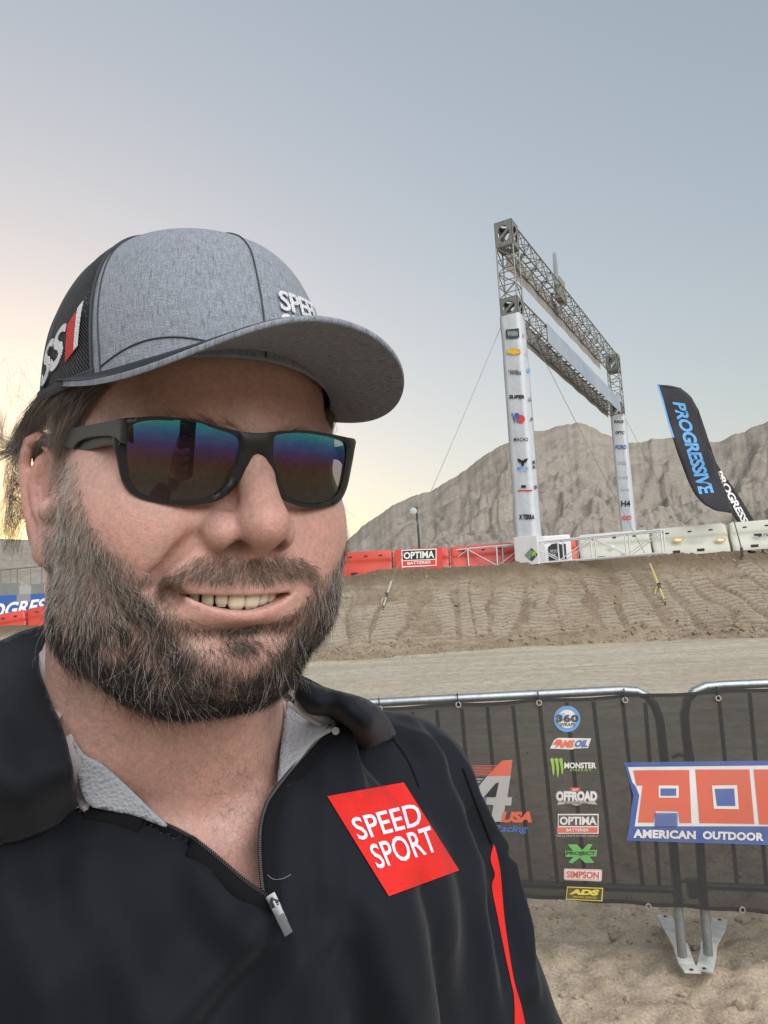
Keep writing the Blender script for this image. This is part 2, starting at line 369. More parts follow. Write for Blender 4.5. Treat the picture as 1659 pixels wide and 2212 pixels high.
# ---- mountains: ridge lines at their true bearings, spurs and gullies below
def azel(px, py):
    r = ray(px, py); return math.degrees(math.atan2(r[0], r[1])), math.degrees(math.atan2(r[2], math.hypot(r[0], r[1])))
def mountain(name, ridge, r0, r1, r2, seed, m, azs, rough=1.0):
    az = np.array([a for a, e in ridge]); el = np.array([e for a, e in ridge]); o = np.argsort(az)
    A = np.radians(azs); E = np.interp(azs, az[o], el[o]); t = np.concatenate([np.linspace(0, 1, 150), np.linspace(1, 2, 12)[1:]])
    AA, T = np.meshgrid(A, t); EE, _ = np.meshgrid(E, t)
    R = np.where(T < 1, r0 + (r1 - r0) * T, r1 + (r2 - r1) * (T - 1))
    top = 1.5 + r1 * np.tan(np.radians(EE))
    x = R * np.sin(AA); y = R * np.cos(AA); s = r1 / 1000
    wx = fbm(AA * 9, T * 2.2, oct=3, seed=seed + 40); spur = 1 - np.abs(fbm(AA * 13 + .35 * wx + .6 * T, T * 2.6 + .4 * wx, oct=6, seed=seed, gain=.55)) * 1.05
    base = np.where(T < 1, (T * .55 + .45 * T ** 2), 1 - .6 * (T - 1) ** .8)
    z = top * base + top * .06 * rough * (spur - .62) * np.sin(np.pi * np.clip(T, 0, 1)) + top * .06 * rough * fbm(x / 60 / s, y / 40 / s, oct=4, seed=seed + 3) * np.sin(np.pi * np.clip(T, 0, 1)) ** .7
    # never taller than the ridge as seen from the valley
    lim = 1.5 + R * np.tan(np.radians(EE)) * (.985 - .25 * (1 - np.clip(T, 0, 1)))
    z = np.where(T < .985, np.minimum(z, lim), z)
    z = np.where(T == 0, -5, z)
    o = link(name, mesh_np(name, *sheet(x, y, z), smooth=True), [m]); tag(o, kind='structure'); return o
M_mtn = dirt('desert_rock', (.235, .208, .176), (.265, .236, .20), (.195, .172, .146), (1, 1, 1), .012, .05, (.045, .2, 5.0), .2)
rp = [(600, 1262), (660, 1225), (742, 1175), (790, 1131), (850, 1091), (890, 1072), (929, 1062), (995, 1022), (1048, 983), (1075, 966), (1101, 954), (1125, 938), (1153, 930), (1175, 931), (1211, 919), (1230, 917), (1250, 912), (1262, 917),
      (1281, 923), (1300, 936), (1316, 941), (1335, 950), (1356, 957), (1391, 954), (1410, 948), (1430, 949), (1457, 944), (1500, 947), (1545, 956), (1567, 949), (1585, 938), (1607, 934), (1630, 920), (1651, 914), (1700, 890), (1800, 850), (1950, 830)]
ridge = [azel(*p) for p in rp]; ridge += [(38, 13), (44, 11.5), (52, 8), (60, 5), (-9, 1.0), (-14, .4)]
j = random.Random(4)
az_d = np.arange(-14, 60, .09); ra = sorted(ridge)
rid = [(a, float(np.interp(a, [q[0] for q in ra], [q[1] for q in ra])) + .06 * float(fbm(np.array([a * 3.1]), np.array([0.5]), oct=3, seed=61)[0])) for a in az_d]
mountain('mountain', rid, 420, 1000, 1700, 12, M_mtn, az_d)
lp = [(-75, 2.0), (-62, 5.0), (-50, 6.5), (-40, 6.4), (-33, 6.1), (-29, 5.98), (-27, 5.92), (-26, 5.82), (-25.2, 5.6), (-23, 4.8), (-20, 3.4), (-16, 1.6), (-12, .5)]
az_l = np.arange(-75, -12, .12); rid = [(a, float(np.interp(a, [q[0] for q in lp], [q[1] for q in lp])) + .03 * float(fbm(np.array([a * 2.3]), np.array([.5]), oct=3, seed=66)[0])) for a in az_l]
mountain('hill', rid, 260, 620, 1000, 25, M_mtn, az_l, .6)
# the far side of the valley, behind the camera: what the lenses of the glasses look at
az_b = np.arange(100, 262, .5); rid = [(a, 2.4 + 1.1 * float(fbm(np.array([a * .09]), np.array([.3]), oct=4, seed=80)[0])) for a in az_b]
mountain('distant_hills', rid, 500, 1500, 2300, 91, M_mtn, az_b, .5)
# ================================================================== OBJECTS BEYOND THE FENCE
P_white = mat('white_print', (.78, .78, .76), .6); P_black = mat('black_print', (.012, .012, .014), .6)
P_red = mat('red_print', (.62, .055, .04), .55); P_orange = mat('orange_red_print', (.66, .10, .05), .6); P_blue = mat('blue_print', (.035, .10, .36), .6)
P_sky = mat('sky_blue_print', (.10, .33, .66), .6); P_green = mat('green_print', (.10, .46, .10), .6); P_lime = mat('lime_print', (.27, .52, .06), .6)
P_grey = mat('grey_print', (.42, .43, .45), .6); P_yellow = mat('yellow_print', (.75, .62, .06), .6); P_gold = mat('gold_print', (.62, .36, .05), .6)
P_dgreen = mat('dark_green_print', (.03, .06, .045), .6); P_navy = mat('navy_print', (.03, .04, .12), .6)
M_truss = mat('grey_truss_steel', (.23, .235, .215), .5, .35, var=(6, .3)); M_white_steel = mat('white_painted_steel', (.60, .61, .61), .5, var=(3, .12))
M_sleeve = mat('white_vinyl_sleeve', (.50, .53, .57), .55, var=(1.5, .08), bump=(2.2, .5, .06))
M_rubber = mat('black_rubber', (.02, .02, .02), .8); M_cable = mat('steel_cable', (.22, .22, .21), .5, .5)
M_galv = mat('galvanised_steel', (.33, .36, .38), .42, .75, var=(30, .3), bump=(60, .15, .002))
M_foot = mat('white_painted_flat_bar', (.56, .56, .52), .5, .2, var=(22, .4))

# ---- truss helpers
def truss(mb, p, q, w, u, v, n, r=.024, rr=.014, diag=True):
    """box truss from p to q; u, v: cross directions; n bays"""
    p = np.asarray(p, float); q = np.asarray(q, float); u = np.asarray(u) * w / 2; v = np.asarray(v) * w / 2
    cs = [u + v, u - v, -u - v, -u + v]
    for c in cs: mb.tube([p + c, q + c], r, 6)
    for i in range(n + 1):
        o = p + (q - p) * i / n
        for k in range(4): mb.tube([o + cs[k], o + cs[(k + 1) % 4]], rr, 5, cap=False)
        if i < n and diag:
            o2 = p + (q - p) * (i + 1) / n
            for k in range(4):
                a, b = cs[k], cs[(k + 1) % 4]
                if (i + k) % 2: a, b = b, a
                mb.tube([o + a, o2 + b], rr, 5, cap=False)
def corner_block(mb, c, w, ax, h):
    """a bolted cube corner: plates with round holes"""
    c = np.asarray(c, float); ex, ey, ez = [np.asarray(a, float) for a in ax]; hw = w / 2 + .02
    for n_, a, b, la, lb in ((ex, ey, ez, hw, h / 2), (-ex, ey, ez, hw, h / 2), (ey, ex, ez, hw, h / 2), (-ey, ex, ez, hw, h / 2), (ez, ex, ey, hw, hw), (-ez, ex, ey, hw, hw)):
        o = c + n_ * (h / 2 if abs(np.dot(n_, ez)) > .9 else hw); N = 20; v = []
        for i in range(N):
            t = 2 * math.pi * (i + .5) / N; ca, sa = math.cos(t), math.sin(t); k = 1 / max(abs(ca), abs(sa))
            v.append(o + a * ca * k * la + b * sa * k * lb)
        for i in range(N):
            t = 2 * math.pi * (i + .5) / N; v.append(o + a * math.cos(t) * la * .66 + b * math.sin(t) * lb * .66)
        f = [(i, (i + 1) % N, N + (i + 1) % N, N + i) for i in range(N)]
        v2 = [np.asarray(q) - n_ * .025 for q in v]
        mb.add(v + v2, f + [tuple(2 * N + k for k in q)[::-1] for q in f] + [(N + i, N + (i + 1) % N, 3 * N + (i + 1) % N, 3 * N + i) for i in range(N)] + [((i + 1) % N, i, 2 * N + i, 2 * N + (i + 1) % N) for i in range(N)])
        # cross web inside the hole
        mb.box(o - n_ * .03, (.02, la * 1.9, .10), np.array([n_, nrm(a + b * .9), np.cross(n_, nrm(a + b * .9))]))

T1 = np.array([5.35, 26.4]); T2 = np.array([14.65, 42.55]); sd = nrm(np.append(T2 - T1, 0)); fd = np.array([sd[1], -sd[0], 0]); UP = np.array([0, 0, 1.0])
Z0 = bz(*T1); TW = .68; L12 = np.linalg.norm(T2 - T1)
p1 = np.append(T1, 0); p2 = np.append(T2, 0)
gate = empty('truss_gate', (T1[0], T1[1], Z0)); tag(gate, 'tall grey truss start gate with two white wrapped legs on top of the berm', 'gate')
def gl(o): o.parent = gate; o.matrix_parent_inverse = Matrix.Translation(-Vector((T1[0], T1[1], Z0))); return o
ax_ = (sd, fd, UP)
ZLB, ZLT, ZUB, ZTOP = 12.3, 13.05, 15.15, 16.2
for p, nm in ((p1, 0), (p2, 1)):
    zb = Z0 if nm == 0 else 2.2
    mb = MB(); truss(mb, p + UP * (zb + .95), p + UP * ZLB, TW * .9, sd, fd, 14); tag(gl(mb.build('tower', M_truss)), kind='stuff')
    mb = MB(); truss(mb, p + UP * ZLT, p + UP * ZUB, TW, sd, fd, 4, .03, .02); tag(gl(mb.build('upper_tower', M_truss)), kind='stuff')
    for za, zc in ((ZLB, ZLT), (ZUB, ZTOP)):
        mb = MB(); corner_block(mb, p + UP * (za + zc) / 2, TW, ax_, zc - za); tag(gl(mb.build('corner_block', M_truss)), kind='stuff')
    # fabric sleeve: four creased walls, slightly slack
    z0 = zb + (.92 if nm == 0 else .2); nz = 40; prof = []; N = 24; hw = TW / 2 + .055; v = []
    for i in range(nz + 1):
        z = z0 + (ZLB + .05 - z0) * i / nz
        for k in range(N):
            t = 2 * math.pi * k / N; ca, sa = math.cos(t), math.sin(t); q = 1 / max(abs(ca), abs(sa)) * (1 - .03 * abs(math.sin(2 * t)))
            w = 1 + .035 * float(vnoise(np.array([z * .9]), np.array([k * .8]), seed=3 + nm)[0]) * (1 if i not in (0, nz) else 0)
            v.append(p + sd * ca * q * hw * w + fd * sa * q * hw * w + UP * z)
    f = [(i * N + k, i * N + (k + 1) % N, (i + 1) * N + (k + 1) % N, (i + 1) * N + k) for i in range(nz) for k in range(N)]
    gl(link('sleeve', mesh_np('sleeve', v, f, True), [M_sleeve]))
mb = MB(); truss(mb, p1 + sd * TW * .5 + UP * (ZUB + ZTOP) / 2, p2 - sd * TW * .5 + UP * (ZUB + ZTOP) / 2, .72, fd, UP, 24, .03, .019); tag(gl(mb.build('crossbeam', M_truss)), kind='stuff')
mb = MB(); truss(mb, p1 + sd * TW * .5 + UP * (ZLB + ZLT) / 2, p2 - sd * TW * .5 + UP * (ZLB + ZLT) / 2, .7, fd, UP, 24, .03, .019); tag(gl(mb.build('crossbeam', M_truss)), kind='stuff')
# banner boxed round the lower beam and cloth under the upper one
M_vinyl = mat('pale_vinyl_banner', (.36, .375, .385), .6, var=(.5, .4, (.22, .29, .38)), bump=(3, .3, .03)); M_taupe = mat('taupe_banner_back', (.36, .33, .31), .7, var=(1.2, .25))
def sheet_between(name, a, b, c, d, n, sag, m):
    v = []
    for i in range(n + 1):
        t = i / n
        for e, (s0, s1) in ((0, (a, b)), (1, (d, c))):
            v.append(np.asarray(s0) * (1 - t) + np.asarray(s1) * t + fd * sag * math.sin(t * 40) * .5 - UP * (sag * .8 * math.sin(t * 23) ** 2 if e else 0))
    f = [(2 * i, 2 * i + 2, 2 * i + 3, 2 * i + 1) for i in range(n)]
    mb = MB(); mb.add(v, f); o = mb.build(name, m); md = o.modifiers.new('thickness', 'SOLIDIFY'); md.thickness = .012; return gl(o)
q0 = p1 + sd * 3.2; q1 = p2 - sd * 1.2
sheet_between('banner', q0 + fd * .40 + UP * (ZLT + .06), q1 + fd * .40 + UP * (ZLT + .06), q1 + fd * .40 + UP * (ZLB - .06), q0 + fd * .40 + UP * (ZLB - .06), 60, .02, M_vinyl)
q0 = p1 + sd * .9; q1 = p2 - sd * 2
sheet_between('banner', q0 - fd * .40 + UP * (ZUB + .75), q1 - fd * .40 + UP * (ZUB + .75), q1 - fd * .40 + UP * (ZUB - .28), q0 - fd * .40 + UP * (ZUB - .28), 60, .03, M_taupe)
q0 = p1 + sd * .7; q1 = p2 - sd * 1
sheet_between('banner', q0 - fd * .40 + UP * (ZLB + .72), q1 - fd * .40 + UP * (ZLB + .72), q1 - fd * .40 + UP * (ZLB - .2), q0 - fd * .40 + UP * (ZLB - .2), 60, .03, M_taupe)
# sign standing on the upper beam: a tall fin on a box
mb = MB(); c = p1 + sd * 7.4 + UP * (ZTOP - .5); mb.box(c + UP * .55, (.9, .30, 1.1), (sd, fd, UP)); gl(mb.build('sign_box', mat('dull_olive_box', (.22, .21, .17), .7), bevel=.03))
mb = MB(); mb.prism([c - sd * .52 + fd * .08 + UP * z * 1 + sd * x for x, z in ((-.16, .6), (.2, .6), (.17, 1.7), (.1, 2.15), (0, 2.3), (-.09, 2.15), (-.15, 1.7))], fd * -.14); gl(mb.build('sign_fin', mat('blue_grey_fin', (.25, .29, .32), .6)))
# printed marks on the sleeve faces that look at the camera
def sleeve_print(p, off):
    P0 = p - sd * (TW / 2 + .075); return Print(lambda u, v, l: onplane(u, v, P0 - sd * .006 * l, -sd))
pr = sleeve_print(p1, 0)
pr.poly([(1092, 712), (1121, 709), (1122, 729), (1106, 732), (1093, 730)], P_dgreen); pr.trect('WARN', 1096, 715, 1118, 726, P_grey)
gl(pr.build('print'))
pr = sleeve_print(p1, 0)
pr.poly([(1094, 755), (1108, 752), (1124, 755), (1125, 764), (1110, 767), (1095, 763)], P_gold); pr.trect('FUEL', 1098, 757, 1121, 763, P_yellow)
gl(pr.build('print'))
pr = sleeve_print(p1, 0)
pr.trect('VISION', 1098, 799, 1120, 804, P_black, shear=.3); pr.trect('WHEEL', 1102, 803, 1127, 809, P_black, shear=.3)
gl(pr.build('print'))
pr = sleeve_print(p1, 0)
pr.trect('SUPER', 1100, 853, 1134, 861, P_black, bold=.05)
gl(pr.build('print'))
pr = sleeve_print(p1, 0)
pr.disc(1125, 905, 9, 9, P_red); pr.text('VP', [(1104, 892), (1122, 892), (1122, 913), (1107, 913)], P_blue, bold=.04, shear=-.1)
gl(pr.build('print'))
pr = sleeve_print(p1, 0)
pr.trect('MACHO', 1110, 945, 1141, 953, P_black, space=1.25)
gl(pr.build('print'))
pr = sleeve_print(p1, 0)
pr.poly([(1117, 991), (1123, 991), (1126, 994), (1131, 994), (1134, 991), (1141, 990), (1137, 998), (1133, 1000), (1131, 1007), (1127, 1007), (1125, 1000), (1120, 998)], P_black)
gl(pr.build('print'))
pr = sleeve_print(p1, 0)
pr.trect('METAL', 1117, 1008, 1142, 1014, P_sky); pr.trect('CLOAK', 1120, 1016, 1139, 1019, P_sky)
gl(pr.build('print'))
pr = sleeve_print(p1, 0)
pr.poly([(1126, 1048), (1136, 1048), (1136, 1055), (1133, 1053), (1131, 1055), (1129, 1053), (1126, 1055)], P_black); pr.rect(1118, 1058, 1150, 1061, P_red)
gl(pr.build('print'))
pr = sleeve_print(p1, 0)
pr.trect('X TERRA', 1121, 1111, 1155, 1122, P_black, bold=.05)
gl(pr.build('print'))
for y, s, m, h in ((911, 'RACE', P_black, 5), (935, 'OPTIC', P_black, 6), (966, 'FORD', P_blue, 8), (1000, 'STEEL', P_grey, 5), (1031, 'D LINE', P_grey, 4), (1058, 'TECH', P_grey, 3), (1088, 'H4', P_black, 12), (1119, 'RED', P_orange, 8)):
    pr = sleeve_print(p2, 0)
    w = 10 if s != 'FORD' else 12; x = 1338 + (y - 920) * .082; pr.trect(s, x - w, y - h / 2 - 1, x + w, y + h / 2, m, bold=.03); gl(pr.build('print'))
# side face marks of the near leg
P0 = p1 + fd * (TW / 2 + .075)
for x, y, s, m in ((1134, 723, 'E', P_grey), (1139, 763, 'AA', P_grey), (1143, 800, 'B', P_sky), (1146, 862, 'LL', P_black), (1149, 905, 'A', P_black), (1155, 998, 'R', P_black), (1156, 1008, 'K', P_black), (1158, 1052, 'S', P_black)):
    pr = Print(lambda u, v, l: onplane(u, v, P0 + fd * .006 * l, fd)); pr.text(s, [(x - 4, y - 3), (x + 3, y - 5), (x + 3, y + 3), (x - 4, y + 5)], m); gl(pr.build('print'))
# base: white ladder truss lying across the berm, white plate with a diamond at the foot of the leg
ba = at(896, 1240, 28.6); bb = at(1432, 1196, 23.9); bdir = nrm((bb - ba) * (1, 1, 0))
foot_z = Z0
mb = MB(); mid = np.append(T1, Z0)
A = np.array([ba[0], ba[1], ba[2]]); B = np.array([bb[0], bb[1], bb[2]])
dn = nrm(np.cross(bdir, UP)) * -1
for side in (0, 1):
    off = -nrm(np.array([bdir[1], -bdir[0], 0])) * (side * .62) ; n = 8
    for h in (0.03, .80): mb.tube([A + off + UP * h, B + off + UP * h], .03, 6)
    for i in range(n + 1):
        o = A + (B - A) * i / n + off; mb.tube([o + UP * .03, o + UP * .8], .028, 6)
        if i < n:
            o2 = A + (B - A) * (i + 1) / n + off; m_ = (o + o2) / 2
            if i % 2: mb.tube([o + UP * .05, o2 + UP * .78], .02, 5)
            else: mb.tube([o + UP * .78, o2 + UP * .05], .02, 5)
    if side:
        for i in range(n + 1):
            o = A + (B - A) * i / n
            for h in (.03, .8): mb.tube([o + UP * h, o + off + UP * h], .02, 5)
tag(gl(mb.build('base_truss', M_white_steel)), kind='stuff')
mb = MB(); mb.box(np.append(T1, Z0 + .45), (TW + .2, TW + .2, 1.05), (sd, fd, UP)); gl(mb.build('base_block', M_white_steel, bevel=.02))
P0 = p1 - sd * (TW / 2 + .102); pr = Print(lambda u, v, l: onplane(u, v, P0 - sd * .006 * l, -sd))
pr.poly([(1148, 1183), (1162, 1198), (1149, 1213), (1133, 1199)], P_dgreen); pr.poly([(1147, 1184), (1150, 1198), (1144, 1210), (1133, 1199)], mat('mottled_green_print', (.17, .22, .17), .6), 2)
pr.trect('M', 1150, 1190, 1157, 1202, P_lime, 2, bold=.05)
gl(pr.build('print'))

# ---- guy wires with yellow ratchet straps
def guy(top, end, stake, label, cat='guy wire'):
    e = empty('guy_wire', tuple(stake)); tag(e, label, cat)
    def gp(o): o.parent = e; o.matrix_parent_inverse = Matrix.Translation(-Vector(stake)); return o
    top = np.asarray(top); end = np.asarray(end)
    k = 14; pts = [top + (end - top) * i / k - UP * .10 * math.sin(math.pi * i / k) for i in range(k + 1)]
    mb = MB(); mb.tube(pts, .011, 5); gp(mb.build('cable', M_cable))
    return e, gp
M_strap = mat('yellow_webbing', (.56, .44, .10), .8, var=(9, .3))
def strap(e, gp, a, b, stake, M_strap=M_strap):
    a = np.asarray(a); b = np.asarray(b); m = a + (b - a) * .62; mb = MB()
    mb.strip([a, a + (b - a) * .35, m - (b - a) * .05], (1, .2, 0), .055, .006); mb.strip([m + (b - a) * .06, b], (1, .2, 0), .05, .006)
    mb.strip([m, m + np.array([-.14, -.06, -.08]), m + np.array([-.2, -.1, -.26])], (1, .5, 0), .045, .005); gp(mb.build('strap', M_strap))
    mb = MB(); mb.box(m, (.09, .09, .17)); mb.tube([m + np.array([-.06, -.05, .1]), m + np.array([.06, -.05, .1])], .02, 8); gp(mb.build('ratchet', mat('dark_ratchet_steel', (.07, .07, .07), .5, .5), bevel=.008))
    s = np.asarray(stake); d = nrm(s - b); mb = MB(); mb.tube([b - d * .1, b + d * .36 - UP * .2], .018, 6); gp(mb.build('stake', M_rubber))
def above_berm(x, y, k=.06):
    q = on_berm(x, y); return q - ray(x, y) / np.linalg.norm(ray(x, y)) * k * 2 + UP * k
cw = p1 + fd * (TW / 2 + .05) + UP * ZLB
a = above_berm(1405, 1224, .12); b = above_berm(1437, 1302); c = on_berm(1441, 1320)
e, gp = guy(cw, a, c, 'guy wire with yellow ratchet strap staked to the berm right of the gate leg'); strap(e, gp, a, b, c)
a = above_berm(846, 1262, .12); b = above_berm(829, 1312); c = on_berm(822, 1326)
e, gp = guy(p1 - fd * (TW / 2 + .05) + UP * ZLB, a, c, 'guy wire with faded strap staked to the berm left of the gate leg'); strap(e, gp, a, b, c, mat('faded_webbing', (.46, .43, .34), .8, var=(9, .3)))
c = np.array([21.5, 47.0, 1.8]); e, gp = guy(p2 + fd * (TW / 2) + UP * ZLB, c, c, 'thin guy wire running right from the top of the far gate leg')
mb = MB(); mb.tube([c, c - UP * .6], .03, 6); gp(mb.build('stake', M_rubber))

# ---- plastic road barriers along the crest
M_redpl = mat('red_barrier_plastic', (.55, .062, .038), .45, var=(1.2, .22), bump=(9, .12, .01)); M_whpl = mat('white_barrier_plastic', (.50, .51, .44), .5, var=(1.0, .16), bump=(9, .12, .01))
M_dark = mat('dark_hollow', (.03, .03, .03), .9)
def barrier(p, q, h, m, label, group='plastic barriers along the berm crest', cover=None):
    p = np.asarray(p, float); q = np.asarray(q, float); c = (p + q) / 2; e = empty('road_barrier', tuple(c)); tag(e, label, 'barrier', group)
    def gp(o): o.parent = e; o.matrix_parent_inverse = Matrix.Translation(-Vector(c)); return o
    d = nrm(q - p); nn = nrm(np.cross(d, UP)); up = np.cross(nn, d); L = np.linalg.norm(q - p) - .05
    prof = [(-.30, 0), (-.30, .16), (-.235, .30), (-.17, .48), (-.155, .60), (-.175, .66), (-.155, .72), (-.14, .93), (-.11, .985), (-.06, 1.0), (.06, 1.0), (.11, .985), (.14, .93), (.155, .72), (.175, .66), (.155, .60), (.17, .48), (.235, .30), (.30, .16), (.30, 0)]
    prof = [(a, b * h) for a, b in prof]; K = len(prof); v = []; st = [0, .02, .06, .28, .33, .64, .69, .94, .98, 1]; ins = [.84, .95, 1, 1, .93, .93, 1, 1, .95, .84]
    st = [0, .015, .05, .95, .985, 1]; ins = [.86, .96, 1, 1, .96, .86]
    for t, s in zip(st, ins):
        for a, b in prof: v.append(p + d * (t * L + .025) + nn * a * s + up * (b * (s if b > .5 else 1)))
    f = [(i * K + j, i * K + j + 1, (i + 1) * K + j + 1, (i + 1) * K + j) for i in range(len(st) - 1) for j in range(K - 1)]
    f += [tuple(range(K))[::-1], tuple(range((len(st) - 1) * K, len(st) * K))] + [(i * K + K - 1, i * K, (i + 1) * K, (i + 1) * K + K - 1) for i in range(len(st) - 1)]
    mb = MB(); mb.add(v, f); gp(mb.build('body', m, smooth=True))
    if True:   # interlocking knuckles at one end, forklift slots and pockets
        for k in range(5): mb = MB(); mb.tube([q + up * (.12 + .17 * k) * h - d * .05, q + up * (.22 + .17 * k) * h - d * .05], .06, 10); gp(mb.build('knuckle', m, smooth=True))
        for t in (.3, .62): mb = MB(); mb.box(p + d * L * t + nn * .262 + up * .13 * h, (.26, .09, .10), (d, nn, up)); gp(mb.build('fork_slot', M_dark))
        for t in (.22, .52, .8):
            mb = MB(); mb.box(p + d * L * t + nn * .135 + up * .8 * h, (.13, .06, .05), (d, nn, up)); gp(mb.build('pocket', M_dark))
    return e, gp, (p, d, nn, up, L)
def bl(px, py, Y): return at(px, py, Y)
R_ = [((736, 1249, 28.6), (851, 1243, 28.2)), ((853, 1243, 28.2), (973, 1238, 27.8)), ((975, 1238, 27.8), (1117, 1228, 27.6)), ((1119, 1226, 27.5), (1250, 1218, 27.3))]
labs = ['leftmost red plastic barrier on the crest, beside the bearded man', 'red plastic barrier carrying the black and white printed box', 'plain red plastic barrier behind the left half of the white ladder truss', 'red plastic barrier half under a white cover beside the gate leg']
ctl = [0, 0, 0, 0]; info = []
for (a, b), lab in zip(R_, labs): info.append(barrier(bl(*a), bl(*b), 1.02, M_redpl, lab))
W_ = [((1252, 1217, 27.2), (1408, 1205, 26.8)), ((1410, 1205, 26.8), (1575, 1192, 26.4)), ((1578, 1192, 26.4), (1740, 1180, 26.0)), ((1743, 1180, 26.0), (1900, 1168, 25.6))]
labs = ['pale plastic barrier behind the right half of the white ladder truss', 'pale plastic barrier with two small yellow marks left of the flag pole', 'pale plastic barrier right of the flag pole with a black mark', 'pale plastic barrier farthest right along the crest']
for (a, b), lab in zip(W_, labs): info.append(barrier(bl(*a), bl(*b), 1.08, M_whpl, lab))
def bprint(k):
    e, gp, (p, d, nn, up, L) = info[k]; P0 = p + nn * .335; return Print(lambda u, v, l: onplane(u, v, P0 + nn * .006 * l, nn)), gp
# printed vinyl on a red barrier
p_, d_, n__, u_, L_ = info[1][2]
mb = MB(); mb.box(p_ + d_ * L_ * .47 + n__ * .31 + u_ * .5, (L_ * .86, .02, .98), (d_, n__, u_)); cv = mb.build('barrier_banner', P_red); tag(cv, 'red vinyl with a black and white lettered box hung over a red barrier', 'banner')
pr, _ = bprint(1)
pr.grid([(867, 1188), (943, 1185), (943, 1222), (868, 1226)], P_white); pr.grid([(869, 1190), (941, 1187), (941, 1207), (870, 1210)], P_black, 2)
pr.text('OPTIMA', [(872, 1193), (938, 1189), (938, 1205), (872, 1208)], P_white, 3, bold=.03); pr.grid([(870, 1212), (941, 1209), (941, 1220), (870, 1223)], P_red, 2); pr.text('BATTERIES', [(880, 1214), (930, 1211), (930, 1217), (880, 1220)], P_white, 3)
pr.build('print', cv)
# white cover with a black box
p_, d_, n__, u_, L_ = info[3][2]
mb = MB(); mb.box(p_ + d_ * L_ * .60 + n__ * .0 + u_ * .57, (L_ * .60, .66, 1.12), (d_, n__, u_)); cv = mb.build('barrier_cover', mat('white_cover_vinyl', (.70, .71, .74), .6, var=(2, .1), bump=(3, .4, .03)), bevel=.05); tag(cv, 'white cover with a black printed square draped over a red barrier by the gate leg', 'cover')
P0 = p_ + n__ * .345; pr = Print(lambda u, v, l: onplane(u, v, P0 + n__ * .006 * l, n__))
pr.poly([(1184, 1182), (1192, 1175), (1204, 1173), (1212, 1176), (1222, 1174), (1224, 1208), (1186, 1211)], P_black); pr.trect('HOOS', 1188, 1187, 1208, 1194, P_grey, 2); pr.trect('IER', 1190, 1196, 1202, 1201, P_grey, 2)
pr.build('print', cv)
pr, gp = bprint(5)
for x0 in (1454, 1546):
    pr.disc(x0 + 11, 1166, 12, 5, P_gold); pr.disc(x0 + 11, 1166, 8, 2.5, P_white, 2); gp(pr.build('print')); pr, gp = bprint(5)
pr.trect('WESTIN', 1486, 1163, 1524, 1168, P_grey); gp(pr.build('print'))
pr, gp = bprint(6)
pr.poly([(1627, 1153), (1646, 1152), (1646, 1159), (1639, 1160), (1636, 1158), (1630, 1158)], P_black); pr.trect('FRONT', 1648, 1152, 1690, 1160, P_black, shear=.2); gp(pr.build('print'))
pr, gp = bprint(4)
pr.rect(1316, 1178, 1327, 1185, P_white); pr.trect('US', 1318, 1180, 1324, 1184, P_grey, 2); gp(pr.build('print'))

# ---- feather flags
M_flag = mat('charcoal_flag_cloth', (.030, .030, .038), .85, var=(2.5, .3), bump=(5, .4, .03)); M_pole = mat('dark_pole', (.06, .06, .065), .4, .3)
def flag(name, outline, Y, base, label, letters, lm, edge=None):
    b = at(*base, Y); e = empty('feather_flag', tuple(b)); tag(e, label, 'flag', 'feather flags behind the barriers')
    def gp(o): o.parent = e; o.matrix_parent_inverse = Matrix.Translation(-Vector(b)); return o
    wav = lambda u, v: Y + .10 * math.sin(u * .05 + v * .021) + .05 * math.sin(v * .05)
    L, R = outline; n = 34; m = 8; V = []
    def lerp(P, t):
        s = [0]; 
        for i in range(1, len(P)): s.append(s[-1] + math.dist(P[i], P[i - 1]))
        t *= s[-1]; i = max(j for j in range(len(s)) if s[j] <= t + 1e-9); i = min(i, len(P) - 2); k = (t - s[i]) / max(s[i + 1] - s[i], 1e-9)
        return (P[i][0] + (P[i + 1][0] - P[i][0]) * k, P[i][1] + (P[i + 1][1] - P[i][1]) * k)
    for i in range(n + 1):
        a, c = lerp(L, i / n), lerp(R, i / n)
        for j_ in range(m + 1):
            u, v = a[0] + (c[0] - a[0]) * j_ / m, a[1] + (c[1] - a[1]) * j_ / m; V.append(at(u, v, wav(u, v)))
    f = [(i * (m + 1) + k, i * (m + 1) + k + 1, (i + 1) * (m + 1) + k + 1, (i + 1) * (m + 1) + k) for i in range(n) for k in range(m)]
    o = link('cloth', mesh_np('cloth', V, f, True), [M_flag]); md = o.modifiers.new('thickness', 'SOLIDIFY'); md.thickness = .006; md.offset = 0; gp(o)
    pr = Print(lambda u, v, l: at(u, v, wav(u, v) - .012 - .004 * l)); pr.text(letters[0], letters[1], lm, 1, bold=.035, shear=.22, space=.93)
    if edge:
        for i in range(len(edge) - 1):
            (x0, y0), (x1, y1) = edge[i], edge[i + 1]; pr.poly([(x0, y0), (x0 + 4, y0), (x1 + 4, y1), (x1, y1)], P_sky)
    gp(pr.build('print'))
    mb = MB(); mb.tube([at(u, v, wav(u, v) + .02) for u, v in R[::2]] + [b], [.012] * len(R[::2]) + [.022], 8); gp(mb.build('pole', M_pole))
    mb = MB(); mb.lathe(b, [(.05, -.3), (.05, .03), (.03, .08)], n=10); gp(mb.build('ground_spike', M_pole))
Lf = [(1419, 832), (1429, 862), (1443, 914), (1462, 975), (1484, 1034), (1499, 1066), (1518, 1088), (1544, 1103), (1577, 1108)]
Rf = [(1421, 831), (1446, 832), (1470, 838), (1492, 855), (1508, 884), (1524, 929), (1540, 980), (1556, 1034), (1572, 1075), (1579, 1108)]
